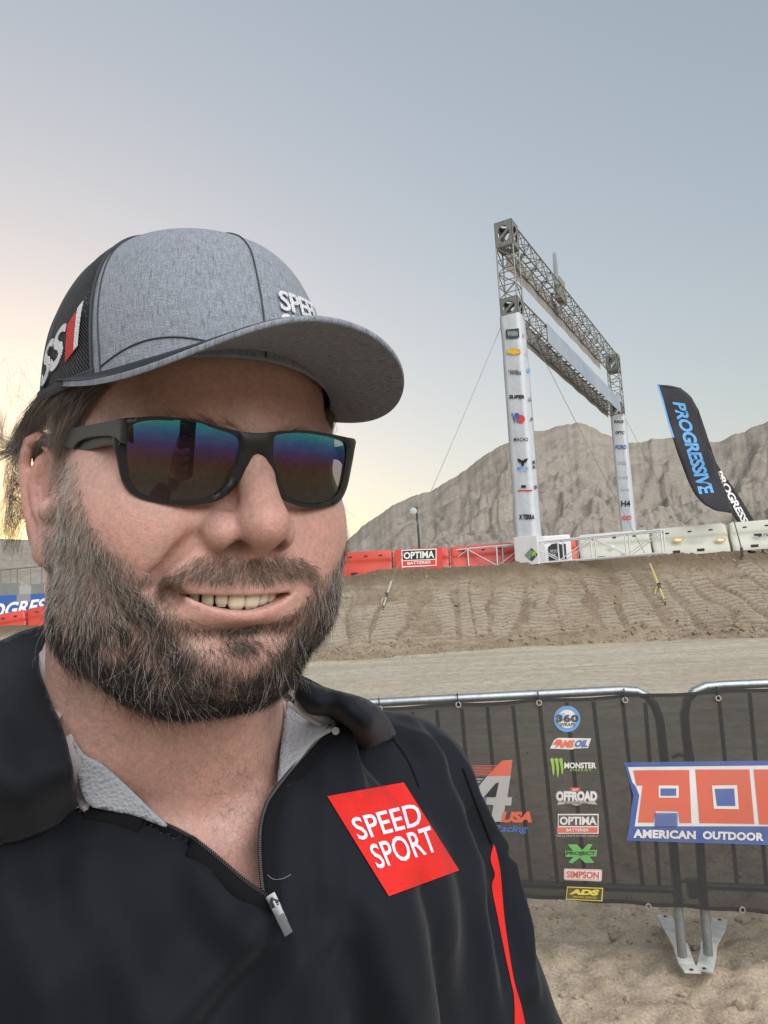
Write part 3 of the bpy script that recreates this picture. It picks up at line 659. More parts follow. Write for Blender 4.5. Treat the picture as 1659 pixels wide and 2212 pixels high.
flag('feather', (Lf, Rf), 25.6, (1602, 1186), 'tall dark feather flag with blue lettering leaning in front of the mountain',
     ('PROGRESSIVE', [(1478, 866), (1543, 1064), (1512, 1073), (1452, 868)]), P_sky, [(1419, 832), (1429, 862), (1443, 914), (1453, 945)])
Lg = [(1530, 985), (1540, 1020), (1556, 1062), (1575, 1103), (1590, 1122), (1606, 1150), (1622, 1180)]
Rg = [(1532, 984), (1548, 1000), (1561, 1022), (1582, 1050), (1604, 1084), (1628, 1122), (1641, 1150), (1645, 1182)]
flag('feather', (Lg, Rg), 30.5, (1655, 1215), 'smaller dark feather flag with white lettering half hidden by the taller one',
     ('PROGRESSIVE', [(1556, 1012), (1635, 1158), (1621, 1163), (1544, 1022)]), P_white)

# ---- mast with a round dish beyond the barriers
Y_ = 36.0; b = at(908, 1182, Y_); lm = empty('dish_mast', tuple(b)); tag(lm, 'slim mast with a round lamp standing behind the red barriers', 'light mast')
def lp_(o): o.parent = lm; o.matrix_parent_inverse = Matrix.Translation(-Vector(b)); return o
mb = MB(); mb.tube([b - UP * 3, at(903, 1140, Y_), at(898, 1082, Y_)], [.07, .06, .05], 8); lp_(mb.build('mast', M_pole))
c = at(893, 1104, Y_ - .15); mb = MB(); mb.lathe(c, [(.04, -.12), (.15, -.08), (.19, 0), (.18, .02), (.04, .03)], (0, -1, .1), 18); lp_(mb.build('dish_bowl', mat('grey_dish_shell', (.28, .3, .3), .4, .5), smooth=True))
mb = MB(); mb.box(at(897, 1090, Y_), (.32, .2, .34)); mb.box(at(903, 1098, Y_), (.12, .12, .2)); lp_(mb.build('control_box', M_truss, bevel=.02))
mb = MB(); mb.tube([at(899, 1115, Y_), at(883, 1175, Y_ - 1.2)], .014, 5); mb.tube([at(901, 1130, Y_), at(893, 1180, Y_ - .6)], .014, 5); lp_(mb.build('brace_wire', M_cable))

# ---- far left: rail, screens, lettered banner and one red barrier
Yf = 30.0
e = empty('steel_fence', tuple(at(50, 1262, Yf))); tag(e, 'dark tubular fence with pale screens on the far left skyline', 'fence'); b_ = np.array(e.location)
def fp(o): o.parent = e; o.matrix_parent_inverse = Matrix.Translation(-Vector(b_)); return o
mb = MB(); mb.tube([at(-90, 1239, Yf), at(0, 1231, Yf), at(92, 1223, Yf), at(180, 1216, Yf)], .03, 6); fp(mb.build('top_rail', M_truss))
for i, x in enumerate((-62, -40, -14, 2, 22, 37, 66, 90, 118, 146)):
    mb = MB(); mb.tube([at(x, 1231 - (x) * .087, Yf), at(x + 1, 1330, Yf)], .026 if i % 2 else .018, 6); fp(mb.build('bar', M_truss))
mS = mat('grey_green_screen', (.20, .21, .20), .8, var=(3, .2)); mS2 = mat('pale_grey_screen', (.36, .36, .33), .8, var=(3, .2))
for x0, x1, y0, y1, m in ((-60, 42, 1263, 1300, mS), (42, 68, 1266, 1300, mS2), (68, 96, 1262, 1300, mS), (96, 150, 1262, 1300, mS2)):
    mb = MB(); a, c2 = at(x0, y0, Yf - .06), at(x1 - .5, y1, Yf - .06); mb.box((a + c2) / 2, (abs(c2[0] - a[0]), .04, abs(a[2] - c2[2]))); fp(mb.build('screen', m))
Yb = 29.4
mb = MB(); mb.prism([at(-70, 1290, Yb), at(160, 1279, Yb), at(160, 1335, Yb), at(-70, 1366, Yb)], (0, .02, 0)); bn = mb.build('lettered_banner', P_blue); tag(bn, 'blue banner with white lettering on the far left above the red barrier', 'banner')
pr = Print(lambda u, v, l: at(u, v, Yb - .006 * l)); pr.grid([(36, 1284), (66, 1283), (66, 1300), (36, 1303)], mat('faded_grey_print', (.22, .23, .25), .7)); pr.text('PROGRESSIVE', [(-62, 1310), (172, 1284), (168, 1312), (-66, 1344)], P_white, 2, bold=.03, shear=.2); pr.build('print', bn)
barrier(at(-34, 1386, 27.6), at(64, 1368, 27.6), .92, M_redpl, 'red plastic barrier at the left edge of the photo below the blue banner', 'plastic barriers along the berm crest')
barrier(at(66, 1367, 27.6), at(172, 1346, 27.6), .92, M_redpl, 'red plastic barrier at far left, its end hidden by the ear and beard', 'plastic barriers along the berm crest')

# ================================================================== CROWD BARRICADES AND MESH BANNER
YB = 3.06
def bpx(u, v, dy=0): return at(u, v, YB + dy)
M_dkgalv = M_galv
def barricade(top, posts, bars, rail, feet, label):
    """top: outline of the bent tube in the picture; everything at the fence's own distance"""
    c = bpx(*feet[0][2]); c = np.array([c[0], c[1], 0]); e = empty('crowd_barricade', tuple(c)); tag(e, label, 'barricade', 'steel crowd barricades in a row')
    def gp(o): o.parent = e; o.matrix_parent_inverse = Matrix.Translation(-Vector(c)); return o
    mb = MB(); mb.tube([bpx(*p) for p in top], .0185, 12); gp(mb.build('frame', M_dkgalv, smooth=True))
    mb = MB(); mb.tube([bpx(*p) for p in rail], .016, 10); gp(mb.build('bottom_rail', M_dkgalv, smooth=True))
    for a, b in bars:
        mb = MB(); mb.tube([bpx(*a), bpx(*b)], .0085, 8); gp(mb.build('bar', M_dkgalv, smooth=True))
    for path in feet:
        pts = [gnd(*path[0]) + UP * .012, gnd(*path[1]) + UP * .02, gnd(*path[2]) + UP * .05, gnd(*path[3]) + UP * .012, gnd(*path[4]) + UP * .01]
        mb = MB(); w = nrm(np.cross(pts[4] - pts[0], UP)); mb.strip(pts, w, .062, .008); f = mb.build('foot', M_foot, bevel=.002); gp(f)
        mb = MB()
        for t in (0, 4):
            q = pts[t] * .82 + pts[1 if t == 0 else 3] * .18; mb.lathe(q + UP * .0055, [(.008, 0), (.008, .001)], n=10)
        gp(mb.build('bolt_hole', M_dark))
    return e, gp
zz = lambda a, b: (863 + a * .48, 1427 + b * .48)
top1 = [(262, 2050), (246, 1900), (232, 1740), (224, 1640), (224, 1590), (236, 1562), (262, 1551), (300, 1547), (480, 1537), (640, 1529), (760, 1521), (863, 1515), (1040, 1506), (1200, 1498), (1340, 1491), (1375, 1493), (1398, 1504), (1414, 1524), (1425, 1556), (1430, 1600), (1440, 1690), (1452, 1800), (1463, 1930), (1474, 2066)]
bars1 = [(zz(a, b), zz(c, d)) for a, b, c, d in ((-1250, 290, -1190, 925), (-1130, 285, -1068, 932), (-1010, 280, -947, 938), (-890, 275, -826, 944), (-770, 270, -705, 950), (-650, 264, -585, 956), (-530, 258, -464, 962), (-410, 252, -345, 970), (-290, 246, -225, 978), (-170, 240, -105, 985), (-55, 235, 8, 988), (60, 230, 123, 990), (168, 222, 232, 992), (280, 215, 345, 995), (395, 208, 468, 998), (510, 202, 592, 1002), (630, 196, 712, 1006), (752, 190, 838, 1010), (872, 184, 968, 1014), (1003, 178, 1095, 1018), (1105, 190, 1170, 1022))]
e1, g1 = barricade(top1, None, bars1, [(246, 1862), (640, 1878), (863, 1892), (1103, 1908), (1300, 1916), (1461, 1922)],
    [[(1436, 1984), (1446, 2010), (1472, 2070), (1484, 2090), (1497, 2107)]], 'steel crowd barricade left of the joint, its rail passing behind the man')
top2 = [(1530, 2062), (1524, 1990), (1518, 1925), (1512, 1830), (1506, 1740), (1498, 1680), (1489, 1640), (1482, 1590), (1478, 1545), (1484, 1512), (1500, 1493), (1525, 1483), (1560, 1480), (1700, 1474), (1900, 1464), (2150, 1452)]
bars2 = [(zz(a, b), zz(c, d)) for a, b, c, d in ((1435, 150, 1520, 1015), (1575, 145, 1652, 1018), (1690, 140, 1770, 1020), (1805, 135, 1885, 1022), (1920, 130, 2005, 1024))]
e2, g2 = barricade(top2, None, bars2, [(1518, 1913), (1659, 1919), (1900, 1924), (2150, 1928)],
    [[(1556, 1992), (1552, 2016), (1535, 2066), (1527, 2088), (1521, 2104)]], 'steel crowd barricade right of the joint, set slightly higher than its neighbour')
# hook and eye that couple the two
mb = MB(); mb.tube([bpx(1452, 1636), bpx(1466, 1630), bpx(1484, 1634), bpx(1486, 1652)], .008, 8); mb.tube([bpx(1463, 1908), bpx(1476, 1902), bpx(1492, 1906), bpx(1495, 1926)], .008, 8); g1(mb.build('hook', M_dkgalv, smooth=True))
mb = MB(); mb.box(bpx(1488, 1640), (.035, .03, .05)); mb.box(bpx(1497, 1918), (.045, .03, .075)); g2(mb.build('bracket', M_dkgalv, bevel=.004))

_mp = {}
def through(m):
    """the same print on open mesh: what stands behind shows faintly through"""
    if m not in _mp:
        c = m.copy(); nt = c.node_tree; o = nt.nodes['Material Output']; src = o.inputs[0].links[0].from_socket; t_ = nt.nodes.new('ShaderNodeBsdfTransparent'); x = nt.nodes.new('ShaderNodeMixShader'); x.inputs[0].default_value = .20
        nt.links.new(src, x.inputs[1]); nt.links.new(t_.outputs[0], x.inputs[2]); nt.links.new(x.outputs[0], o.inputs[0])
        p_ = nt.nodes.get('Principled BSDF'); tc_ = nt.nodes.new('ShaderNodeTexCoord'); n_ = nt.nodes.new('ShaderNodeTexNoise'); n_.inputs['Scale'].default_value = 5; n_.inputs['Detail'].default_value = 8; nt.links.new(tc_.outputs['Object'], n_.inputs[0])
        k_ = nt.nodes.new('ShaderNodeMix'); k_.data_type = 'RGBA'; k_.inputs[6].default_value = p_.inputs['Base Color'].default_value; k_.inputs[7].default_value = (.24, .19, .14, 1); r_ = nt.nodes.new('ShaderNodeMapRange'); r_.inputs[1].default_value = .35; r_.inputs[2].default_value = .8; r_.inputs[3].default_value = .06; r_.inputs[4].default_value = .45
        nt.links.new(n_.outputs[0], r_.inputs[0]); nt.links.new(r_.outputs[0], k_.inputs[0]); nt.links.new(k_.outputs[2], p_.inputs['Base Color']); _mp[m] = c
    return _mp[m]
class PrintM(Print):
    def _mi(s, m): return Print._mi(s, through(m) if m.name != 'black_mesh_banner' else m)
# banner of open mesh hung on the camera's side
bnm = bpy.data.materials.new('black_mesh_banner'); bnm.use_nodes = True; nt = bnm.node_tree; pb = nt.nodes['Principled BSDF']
pb.inputs['Base Color'].default_value = (.020, .019, .018, 1); pb.inputs['Roughness'].default_value = .8
tc = nt.nodes.new('ShaderNodeTexCoord'); ns = nt.nodes.new('ShaderNodeTexNoise'); ns.inputs['Scale'].default_value = 2.2; ns.inputs['Detail'].default_value = 5
nt.links.new(tc.outputs['Object'], ns.inputs[0]); mr = nt.nodes.new('ShaderNodeMapRange'); mr.inputs[1].default_value = .3; mr.inputs[2].default_value = .7; mr.inputs[3].default_value = .11; mr.inputs[4].default_value = .17
tr = nt.nodes.new('ShaderNodeBsdfTransparent'); mx = nt.nodes.new('ShaderNodeMixShader'); nt.links.new(ns.outputs[0], mr.inputs[0]); nt.links.new(mr.outputs[0], mx.inputs[0])
nt.links.new(pb.outputs[0], mx.inputs[1]); nt.links.new(tr.outputs[0], mx.inputs[2]); nt.links.new(mx.outputs[0], nt.nodes['Material Output'].inputs[0])
YM = 3.022
def ripple(u, v): return YM + .004 * math.sin(u * .021 + v * .004) + .003 * math.sin(v * .03 + u * .01)
def top_y(u): return 1527 - (u - 830) * .0495 + (4 if u < 1420 else 0) * 0 + 1.6 * math.sin(u * .031)
def bot_y(u): return 1937 + (u - 1100) * .066 + 1.5 * math.sin(u * .05)
us = np.linspace(212, 2100, 120); V = []
for u in us:
    for t in np.linspace(0, 1, 28):
        v = top_y(u) * (1 - t) + bot_y(u) * t; V.append(at(u, v, ripple(u, v)))
f = [(i * 28 + k, (i + 1) * 28 + k, (i + 1) * 28 + k + 1, i * 28 + k + 1) for i in range(119) for k in range(27)]
bo = link('mesh_banner', mesh_np('mesh_banner', V, f, True), [bnm]); tag(bo, 'black see-through mesh banner full of printed marks tied along the barricades', 'banner')
# doubled hems
M_hem = mat('black_hem', (.018, .017, .017), .75)
for nm, yy, w in (('hem', top_y, 6), ('hem', bot_y, -7)):
    V = []
    for u in us: V += [at(u, yy(u), ripple(u, yy(u)) - .003), at(u, yy(u) + w * 1.2, ripple(u, yy(u)) - .003)]
    link(nm, mesh_np(nm, V, [(2 * i, 2 * i + 2, 2 * i + 3, 2 * i + 1) for i in range(len(us) - 1)]), [M_hem], bo)
# grommets and cable ties
M_brass = mat('nickel_grommet', (.48, .46, .42), .35, .8)
gm = None
for (u, v) in ((990, 1522), (1164, 1518), (1350, 1512), (1551, 1508), (820, 1531), (1208, 1950), (1400, 1958), (1603, 1965), (1760, 1502)):
    c = at(u, v, YM - .008); mb = MB(); N = 14
    mb.lathe(c, [(.0075, 0), (.012, -.001), (.0135, .002), (.012, .005), (.0075, .005)], (0, -1, 0), N); mb.f = [q for q in mb.f if len(q) == 4]; mb.m = mb.m[:len(mb.f)]
    mb.build('grommet', M_brass, bo, smooth=True)
    if v < 1700:
        mb = MB(); a = at(u - 1, v - 2, YM - .012); b2 = at(u - 2, v - 24, YM + .015); mb.tube([a, at(u - 1, v - 12, YM - .012), b2, b2 + np.array([0, .045, -.01])], .0022, 6); mb.box(at(u - 1, v - 9, YM - .013), (.007, .006, .007)); mb.build('cable_tie', M_rubber, bo)
def logo(label): return PrintM(lambda u, v, l: at(u, v, ripple(u, v) - .003 - .0016 * l), 14), label
def _unused(label): return Print(lambda u, v, l: at(u, v, ripple(u, v) - .003 - .0016 * l), 14), label
def fin(pl): o = pl[0].build('print', bo); o['label'] = pl[1]; return o
L = logo('round blue print'); pr = L[0]
pr.disc(1225, 1553, 28.5, 28.5, P_sky); pr.disc(1225, 1553, 20, 20, P_white, 2); pr.disc(1216, 1548, 9, 8, mat('pale_blue_print', (.3, .5, .72), .6), 3)
pr.trect('360', 1201, 1543, 1250, 1560, P_black, 4, bold=.06, space=1.1); pr.trect('WRAPS', 1209, 1561, 1243, 1569, P_black, 4, bold=.03); fin(L)
L = logo('red, white and blue oil print'); pr = L[0]
pr.poly([(1197, 1599), (1205, 1594), (1277, 1595), (1270, 1616), (1240, 1617), (1236, 1619), (1188, 1617)], P_white); pr.poly([(1193, 1609), (1203, 1597), (1212, 1597), (1208, 1609)], P_orange, 2)
pr.text('AMS', [(1206, 1598), (1243, 1598), (1238, 1615), (1198, 1615)], P_orange, 3, bold=.06); pr.text('OIL', [(1245, 1598), (1274, 1598), (1268, 1614), (1239, 1614)], P_blue, 3, bold=.06); fin(L)
L = logo('lime claw print with white lettering'); pr = L[0]
for k, dx in enumerate((0, 9.5, 19)):
    x = 1190 + dx; h = (38, 42, 36)[k]
    pr.poly([(x - 2, 1640), (x + 2, 1637), (x + 6, 1639), (x + 7, 1650), (x + 8, 1660), (x + 6.5, 1638 + h), (x + 4, 1634 + h), (x + 2, 1655), (x, 1646)], P_lime)
pr.trect('MONSTER', 1219, 1647, 1288, 1660, P_white, bold=.04); pr.trect('ENERGY', 1232, 1661, 1278, 1666, P_lime, bold=.02, space=1.3); fin(L)
L = logo('grey off-road print with a red tab'); pr = L[0]
pr.rect(1232, 1701, 1253, 1711, P_red); pr.trect('4WP', 1236, 1703, 1249, 1709, P_white)
pr.trect('OFFROAD', 1200, 1708, 1291, 1732, P_grey, 1, bold=.10); pr.trect('OFFROAD', 1202, 1710, 1289, 1730, P_white, 3, bold=.045); pr.poly([(1206, 1732), (1285, 1731), (1290, 1738), (1260, 1736), (1245, 1741), (1230, 1736), (1203, 1739)], P_grey, 1); pr.trect('RACING', 1220, 1733, 1270, 1737, P_black, 2); fin(L)
L = logo('white-edged black and red box print'); pr = L[0]
pr.rect(1205, 1758, 1293, 1801, P_white); pr.rect(1207, 1761, 1291, 1784, P_black, 2); pr.trect('OPTIMA', 1209, 1764, 1289, 1782, P_white, 3, bold=.04); pr.rect(1203, 1787, 1291, 1799, P_orange, 2); pr.trect('BATTERIES', 1223, 1790, 1271, 1796, P_white, 3, bold=.02)
pr.trect('THE ULTIMATE POWER SOURCE', 1201, 1803, 1292, 1808, P_grey, 2, bold=0.0); fin(L)
L = logo('green crossed print'); pr = L[0]
pr.poly([(1226, 1824), (1246, 1824), (1258, 1836), (1270, 1823), (1280, 1824), (1268, 1843), (1284, 1864), (1264, 1864), (1252, 1853), (1236, 1865), (1228, 1863), (1244, 1845)], P_green); pr.poly([(1221, 1838), (1290, 1836), (1288, 1850), (1222, 1851)], P_green, 2); pr.trect('PROJECT', 1223, 1839, 1287, 1849, P_black, 3, bold=.05); fin(L)
L = logo('red lettering on a pale plate'); pr = L[0]
pr.poly([(1220, 1876), (1298, 1878), (1301, 1881), (1300, 1901), (1297, 1904), (1221, 1901), (1218, 1898), (1218, 1879)], mat('pale_pink_print', (.66, .48, .46), .6)); pr.poly([(1222, 1879), (1297, 1881), (1297, 1900), (1221, 1898)], P_white, 2); pr.text('SIMPSON', [(1224, 1881), (1294, 1883), (1294, 1899), (1224, 1896)], P_red, 3, bold=.035); fin(L)
L = logo('yellow lettering on a black plate'); pr = L[0]
pr.poly([(1225, 1915), (1303, 1918), (1301, 1947), (1222, 1943)], P_yellow); pr.poly([(1227, 1917), (1301, 1920), (1299, 1945), (1224, 1941)], P_black, 2); pr.text('ADS', [(1234, 1921), (1296, 1922), (1291, 1935), (1229, 1932)], P_yellow, 3, bold=.07); pr.text('RACING SHOCKS', [(1238, 1935), (1290, 1937), (1289, 1942), (1238, 1939)], P_yellow, 3, bold=.0); fin(L)
L = logo('large red and grey numeral four with lettering'); pr = L[0]
pr.poly([(1084, 1643), (1107, 1641), (1103, 1676), (1052, 1677)], P_orange); pr.poly([(1052, 1677), (1103, 1676), (1096, 1722), (1106, 1722), (1104, 1740), (1091, 1740), (1087, 1775), (1060, 1775), (1066, 1739), (1018, 1736), (1022, 1714)], P_grey)
pr.poly([(1071, 1692), (1078, 1690), (1071, 1722), (1045, 1722)], bnm, 2); pr.poly([(1026, 1722), (1052, 1722), (1050, 1739), (1019, 1736)], P_blue, 2)
for k in range(7): pr.poly([(1012 + k * .5, 1654 + k * 3.3), (1074 - k * 2.5, 1653 + k * 3.3), (1073 - k * 2.5, 1654.2 + k * 3.3), (1012 + k * .5, 1655.2 + k * 3.3)], P_orange)
for k in range(5): pr.poly([(1022, 1682 + k * 6), (1044 - k * 5, 1682 + k * 6), (1041 - k * 5, 1684 + k * 6), (1022, 1684 + k * 6)], P_grey)
pr.trect('USA', 1083, 1753, 1149, 1777, P_orange, bold=.06, shear=.25); pr.trect('Racing', 1066, 1782, 1140, 1802, P_blue, bold=.03, shear=.25); pr.trect('.COM', 1030, 1805, 1083, 1818, P_grey, bold=.03); fin(L)
L = logo('big red letters on a blue panel with white lettering below'); pr = L[0]
pr.poly([(1347, 1647), (2000, 1638), (2000, 1836), (1354, 1816), (1360, 1780), (1368, 1718), (1352, 1660)], P_blue)
def letter(poly, holes, lay):
    pr.poly(poly, P_orange, lay)
    for h in holes: pr.poly(h, P_white, lay + 1)
pr.poly([(1356, 1657), (2000, 1650), (2000, 1785), (1371, 1785), (1381, 1718), (1374, 1700), (1366, 1690)], P_white, 2)
def aorl(x, which):
    if which == 'A':
        pr.poly([(1368, 1664), (1489, 1663), (1494, 1778), (1468, 1778), (1465, 1753), (1417, 1752), (1412, 1777), (1378, 1777), (1388, 1697), (1375, 1697)], P_orange, 3)
        pr.rect(1423, 1697, 1466, 1723, P_white, 4); pr.rect(1427, 1703, 1461, 1719, P_blue, 5)
        pr.rect(1415, 1756, 1464, 1785, P_blue, 5)
    elif which == 'O':
        pr.poly([(1502, 1662), (1619, 1662), (1630, 1780), (1511, 1778)], P_orange, 3); pr.poly([(1538, 1697), (1592, 1696), (1596, 1748), (1542, 1747)], P_white, 4); pr.poly([(1544, 1704), (1586, 1703), (1589, 1741), (1549, 1741)], P_blue, 5)
    else:
        pr.poly([(1628, 1662), (1760, 1661), (1772, 1690), (1760, 1722), (1778, 1782), (1740, 1782), (1715, 1738), (1690, 1738), (1690, 1782), (1640, 1781)], P_orange, 3); pr.rect(1680, 1698, 1720, 1712, P_blue, 5)
for k in 'AOR': aorl(0, k)
pr.text('AMERICAN', [(1368, 1791), (1503, 1795), (1503, 1813), (1368, 1810)], P_white, 3, bold=.05, space=1.05); pr.text('OUTDOOR', [(1518, 1795), (1650, 1799), (1650, 1817), (1518, 1813)], P_white, 3, bold=.05, space=1.05); pr.text('RACING', [(1668, 1800), (1800, 1804), (1800, 1822), (1668, 1818)], P_white, 3, bold=.05)
fin(L)
# ================================================================== THE PERSON
import openvdb
def _rx(a): c, s = math.cos(a), math.sin(a); return np.array([[1, 0, 0], [0, c, -s], [0, s, c]])
def _ry(a): c, s = math.cos(a), math.sin(a); return np.array([[c, 0, s], [0, 1, 0], [-s, 0, c]])
def _rz(a): c, s = math.cos(a), math.sin(a); return np.array([[c, -s, 0], [s, c, 0], [0, 0, 1]])
# head frame (mm): x towards his left, y forward, z up, origin between the ears
HRm = CM @ _rz(math.radians(-4.0)) @ _rx(math.radians(1.44)) @ _ry(math.radians(35.7)) @ np.array([[1, 0, 0], [0, 0, 1], [0, 1, 0.]])
HTm = CP + CM @ np.array([-.12320, .00979, -.44927])
def h2w(p): return (np.asarray(p, float) / 1000) @ HRm.T + HTm
def w2h(p): return ((np.asarray(p, float) - HTm) @ HRm) * 1000
def hvec(v): return np.asarray(v, float) @ HRm.T
# torso frame (mm): l towards his left, f forward, z up from the ground
TL = np.array([.93, .3676, 0]); TF = np.array([.3676, -.93, 0]); TO = np.array([-.15, .55, 0])
TRm = np.stack([TL, TF, [0, 0, 1.0]], 1)
def t2w(p): return (np.asarray(p, float) / 1000) @ TRm.T + TO
def w2t(p): return ((np.asarray(p, float) - TO) @ TRm) * 1000

class Vol:
    """signed distance on a grid; shapes are blended in one after another"""
    def __init__(s, lo, hi, h):
        s.lo = np.array(lo, float); s.h = h; s.n = np.ceil((np.array(hi, float) - s.lo) / h).astype(int) + 1
        s.ax = [(s.lo[i] + h * np.arange(s.n[i])).astype(np.float32) for i in range(3)]
        s.d = np.full(tuple(s.n), 40.0, np.float32)
    def sub(s, lo, hi, m):
        r = []
        for i in range(3):
            a = int(max(0, math.floor((lo[i] - m - s.lo[i]) / s.h))); b = int(min(s.n[i], math.ceil((hi[i] + m - s.lo[i]) / s.h) + 1)); r.append(slice(a, max(a, b)))
        return tuple(r)
    def pts(s, r): return np.stack(np.meshgrid(s.ax[0][r[0]], s.ax[1][r[1]], s.ax[2][r[2]], indexing='ij'), -1)
    def op(s, fn, lo, hi, k=6, mode='u'):
        r = s.sub(lo, hi, k * 1.2 + 6); D = s.d[r]
        if D.size == 0: return
        e = fn(s.pts(r)).astype(np.float32)
        if mode == 'u':
            h_ = np.clip(.5 + .5 * (D - e) / k, 0, 1); s.d[r] = D * (1 - h_) + e * h_ - k * h_ * (1 - h_)
        else:
            h_ = np.clip(.5 - .5 * (D + e) / k, 0, 1); s.d[r] = D * (1 - h_) - e * h_ + k * h_ * (1 - h_)
    def ell(s, c, r, k=6, mode='u', R=None):
        c = np.array(c, np.float32); r = np.array(r, np.float32); m = max(r) if R is not None else r
        def fn(p):
            q = p - c
            if R is not None: q = q @ np.asarray(R, np.float32).T
            a = np.sqrt(((q / r) ** 2).sum(-1)); b = np.sqrt(((q / r ** 2) ** 2).sum(-1)) + 1e-6; return a * (a - 1) / b
        s.op(fn, c - m, c + m, k, mode)
    def cap(s, a, b, ra, rb, k=6, mode='u'):
        a = np.array(a, np.float32); b = np.array(b, np.float32); R = max(ra, rb); d = b - a; L = float(d @ d) + 1e-6
        def fn(p):
            t = np.clip(((p - a) @ d) / L, 0, 1); return np.sqrt(((p - a - t[..., None] * d) ** 2).sum(-1)) - (ra + (rb - ra) * t)
        s.op(fn, np.minimum(a, b) - R, np.maximum(a, b) + R, k, mode)
    def chain(s, pts, rs, k=6, mode='u', kk=2):
        """one tube through pts, blended in as a whole"""
        pts = [np.array(p, np.float32) for p in pts]; R = max(rs); A = np.array(pts)
        def fn(p):
            o = None
            for i in range(len(pts) - 1):
                a, b = pts[i], pts[i + 1]; d = b - a; L = float(d @ d) + 1e-6; t = np.clip(((p - a) @ d) / L, 0, 1)
                e = np.sqrt(((p - a - t[..., None] * d) ** 2).sum(-1)) - (rs[i] + (rs[i + 1] - rs[i]) * t); o = e if o is None else np.minimum(o, e)
            return o
        s.op(fn, A.min(0) - R, A.max(0) + R, k, mode)
    def both(s, kind, *a, **k):
        """the same on his right and left"""
        def flip(p): return tuple(-c if i == 0 else c for i, c in enumerate(p))
        getattr(s, kind)(*a, **k)
        if kind == 'ell': 
            if k.get('R') is not None: k = dict(k); k['R'] = np.asarray(k['R']) * np.array([-1, 1, 1])
            s.ell(flip(a[0]), *a[1:], **k)
        elif kind == 'cap': s.cap(flip(a[0]), flip(a[1]), *a[2:], **k)
        else: s.chain([flip(p) for p in a[0]], *a[1:], **k)
    def mesh(s):
        g_ = openvdb.FloatGrid(40.0); g_.copyFromArray(s.d); p, q = g_.convertToQuads(0.0)
        return p * s.h + s.lo, q.astype(np.int64)
def vnormals(v, q):
    n = np.zeros_like(v); a = np.cross(v[q[:, 2]] - v[q[:, 0]], v[q[:, 3]] - v[q[:, 1]])
    for k in range(4): np.add.at(n, q[:, k], a)
    return n / np.maximum(np.linalg.norm(n, axis=1, keepdims=True), 1e-9)
def relax(v, q, it=2, lam=.5):
    for _ in range(it):
        s = np.zeros_like(v); c = np.zeros(len(v))
        for k in range(4):
            a, b = q[:, k], q[:, (k + 1) % 4]; np.add.at(s, a, v[b]); np.add.at(c, a, 1); np.add.at(s, b, v[a]); np.add.at(c, b, 1)
        v = v + lam * (s / np.maximum(c, 1)[:, None] - v)
    return v

# ---- head, neck and upper body: one continuous surface
def t2h(p): return w2h(t2w(p))
V_ = Vol((-112, -125, -330), (112, 140, 142), 1.75)
V_.ell((0, -6, 55), (78, 100, 80), 10)
V_.ell((0, 24, -10), (78, 66, 74), 24)
V_.ell((0, 18, -58), (75, 64, 48), 24)                      # heavy jaw
V_.ell((40, 26, -56), (46, 56, 44), 22); V_.ell((0, 72, -84), (30, 26, 22), 22)                      # chin
V_.both('ell', (48, 46, -3), (26, 30, 23), 26)              # cheekbones
V_.ell((0, 69, -45), (43, 28, 27), 24)                      # muzzle
V_.both('ell', (41, 66, -20), (25, 21, 21), 26)           # cheeks bunched by the smile
V_.both('cap', (8, 82, 38), (46, 70, 36), 12, 10, 22)       # brow
V_.both('ell', (33, 95, 20), (17, 15, 12), 16, 's')         # eye sockets
V_.both('ell', (32, 66, 21), (13, 11, 10), 8)             # closed lids
V_.chain([(-1, 86, 33), (-1.5, 95, 20), (-1.5, 105, 4), (-1.5, 110, -7)], [8.2, 8.6, 10, 11.5], 13)
V_.ell((-1.5, 109, -9.5), (12.5, 14, 11.5), 7)
V_.ell((-18.5, 96.5, -14.5), (10, 13.5, 10.5), 4.5); V_.ell((13.5, 96.5, -14), (8.5, 13.5, 10.5), 4.5)
V_.cap((-1, 107, -17.5), (0, 98, -27), 6, 6.5, 7)
V_.ell((-12, 105, -25), (6, 9.5, 7), 1.6, 's'); V_.ell((9, 105, -24.5), (5, 9.5, 7), 1.6, 's')  # nostrils
V_.chain([(-31, 91, -19), (-37, 88, -26), (-44, 82, -36), (-47, 77, -44)], [.8, 2.5, 2.5, .6], 11, 's')   # folds beside the nose
V_.chain([(0, 102, -31), (0, 101, -40)], [2, 2], 5, 's')
def mu(x): return (x + 2.6) * 1.07      # across the mouth, its middle a little to his right
def myl(x): return 99.5 - .0185 * x * x
def mzu(x): return -47.2 + .0012 * x * x + .012 * x
def mzl(x): return mzu(x) - 9.0 * np.maximum(1 - (mu(x) / 33.5) ** 2, 0) ** .75
xs_ = np.linspace(-33, 33, 19) / 1.07 - 2.6
V_.chain([(x, myl(x) - 4.0 - 5 * (mu(x) / 33) ** 4, mzu(x) + 2.6) for x in xs_], [1.0 + 1.5 * max(1 - (mu(x) / 33) ** 2, 0) for x in xs_], 5)
V_.chain([(x, myl(x) - 5.0 - 5 * (mu(x) / 33) ** 4, mzl(x) - 2.6) for x in xs_], [.7 + 2.7 * max(1 - (mu(x) / 33) ** 2, 0) ** 1.5 for x in xs_], 7)
V_.ell((0, 93.5, -70.5), (30, 9, 5.5), 10, 's'); V_.ell((-36.5, 82, -49), (5, 7, 6), 9, 's')                   # dip under the lower lip
def cav(p):
    x, y, z = p[..., 0], p[..., 1], p[..., 2]; return np.maximum(np.maximum(z - mzu(x), mzl(x) - z) + .6, (myl(x) - 26) - y)
V_.op(cav, (-36, 50, -64), (36, 125, -40), 1.6, 's')
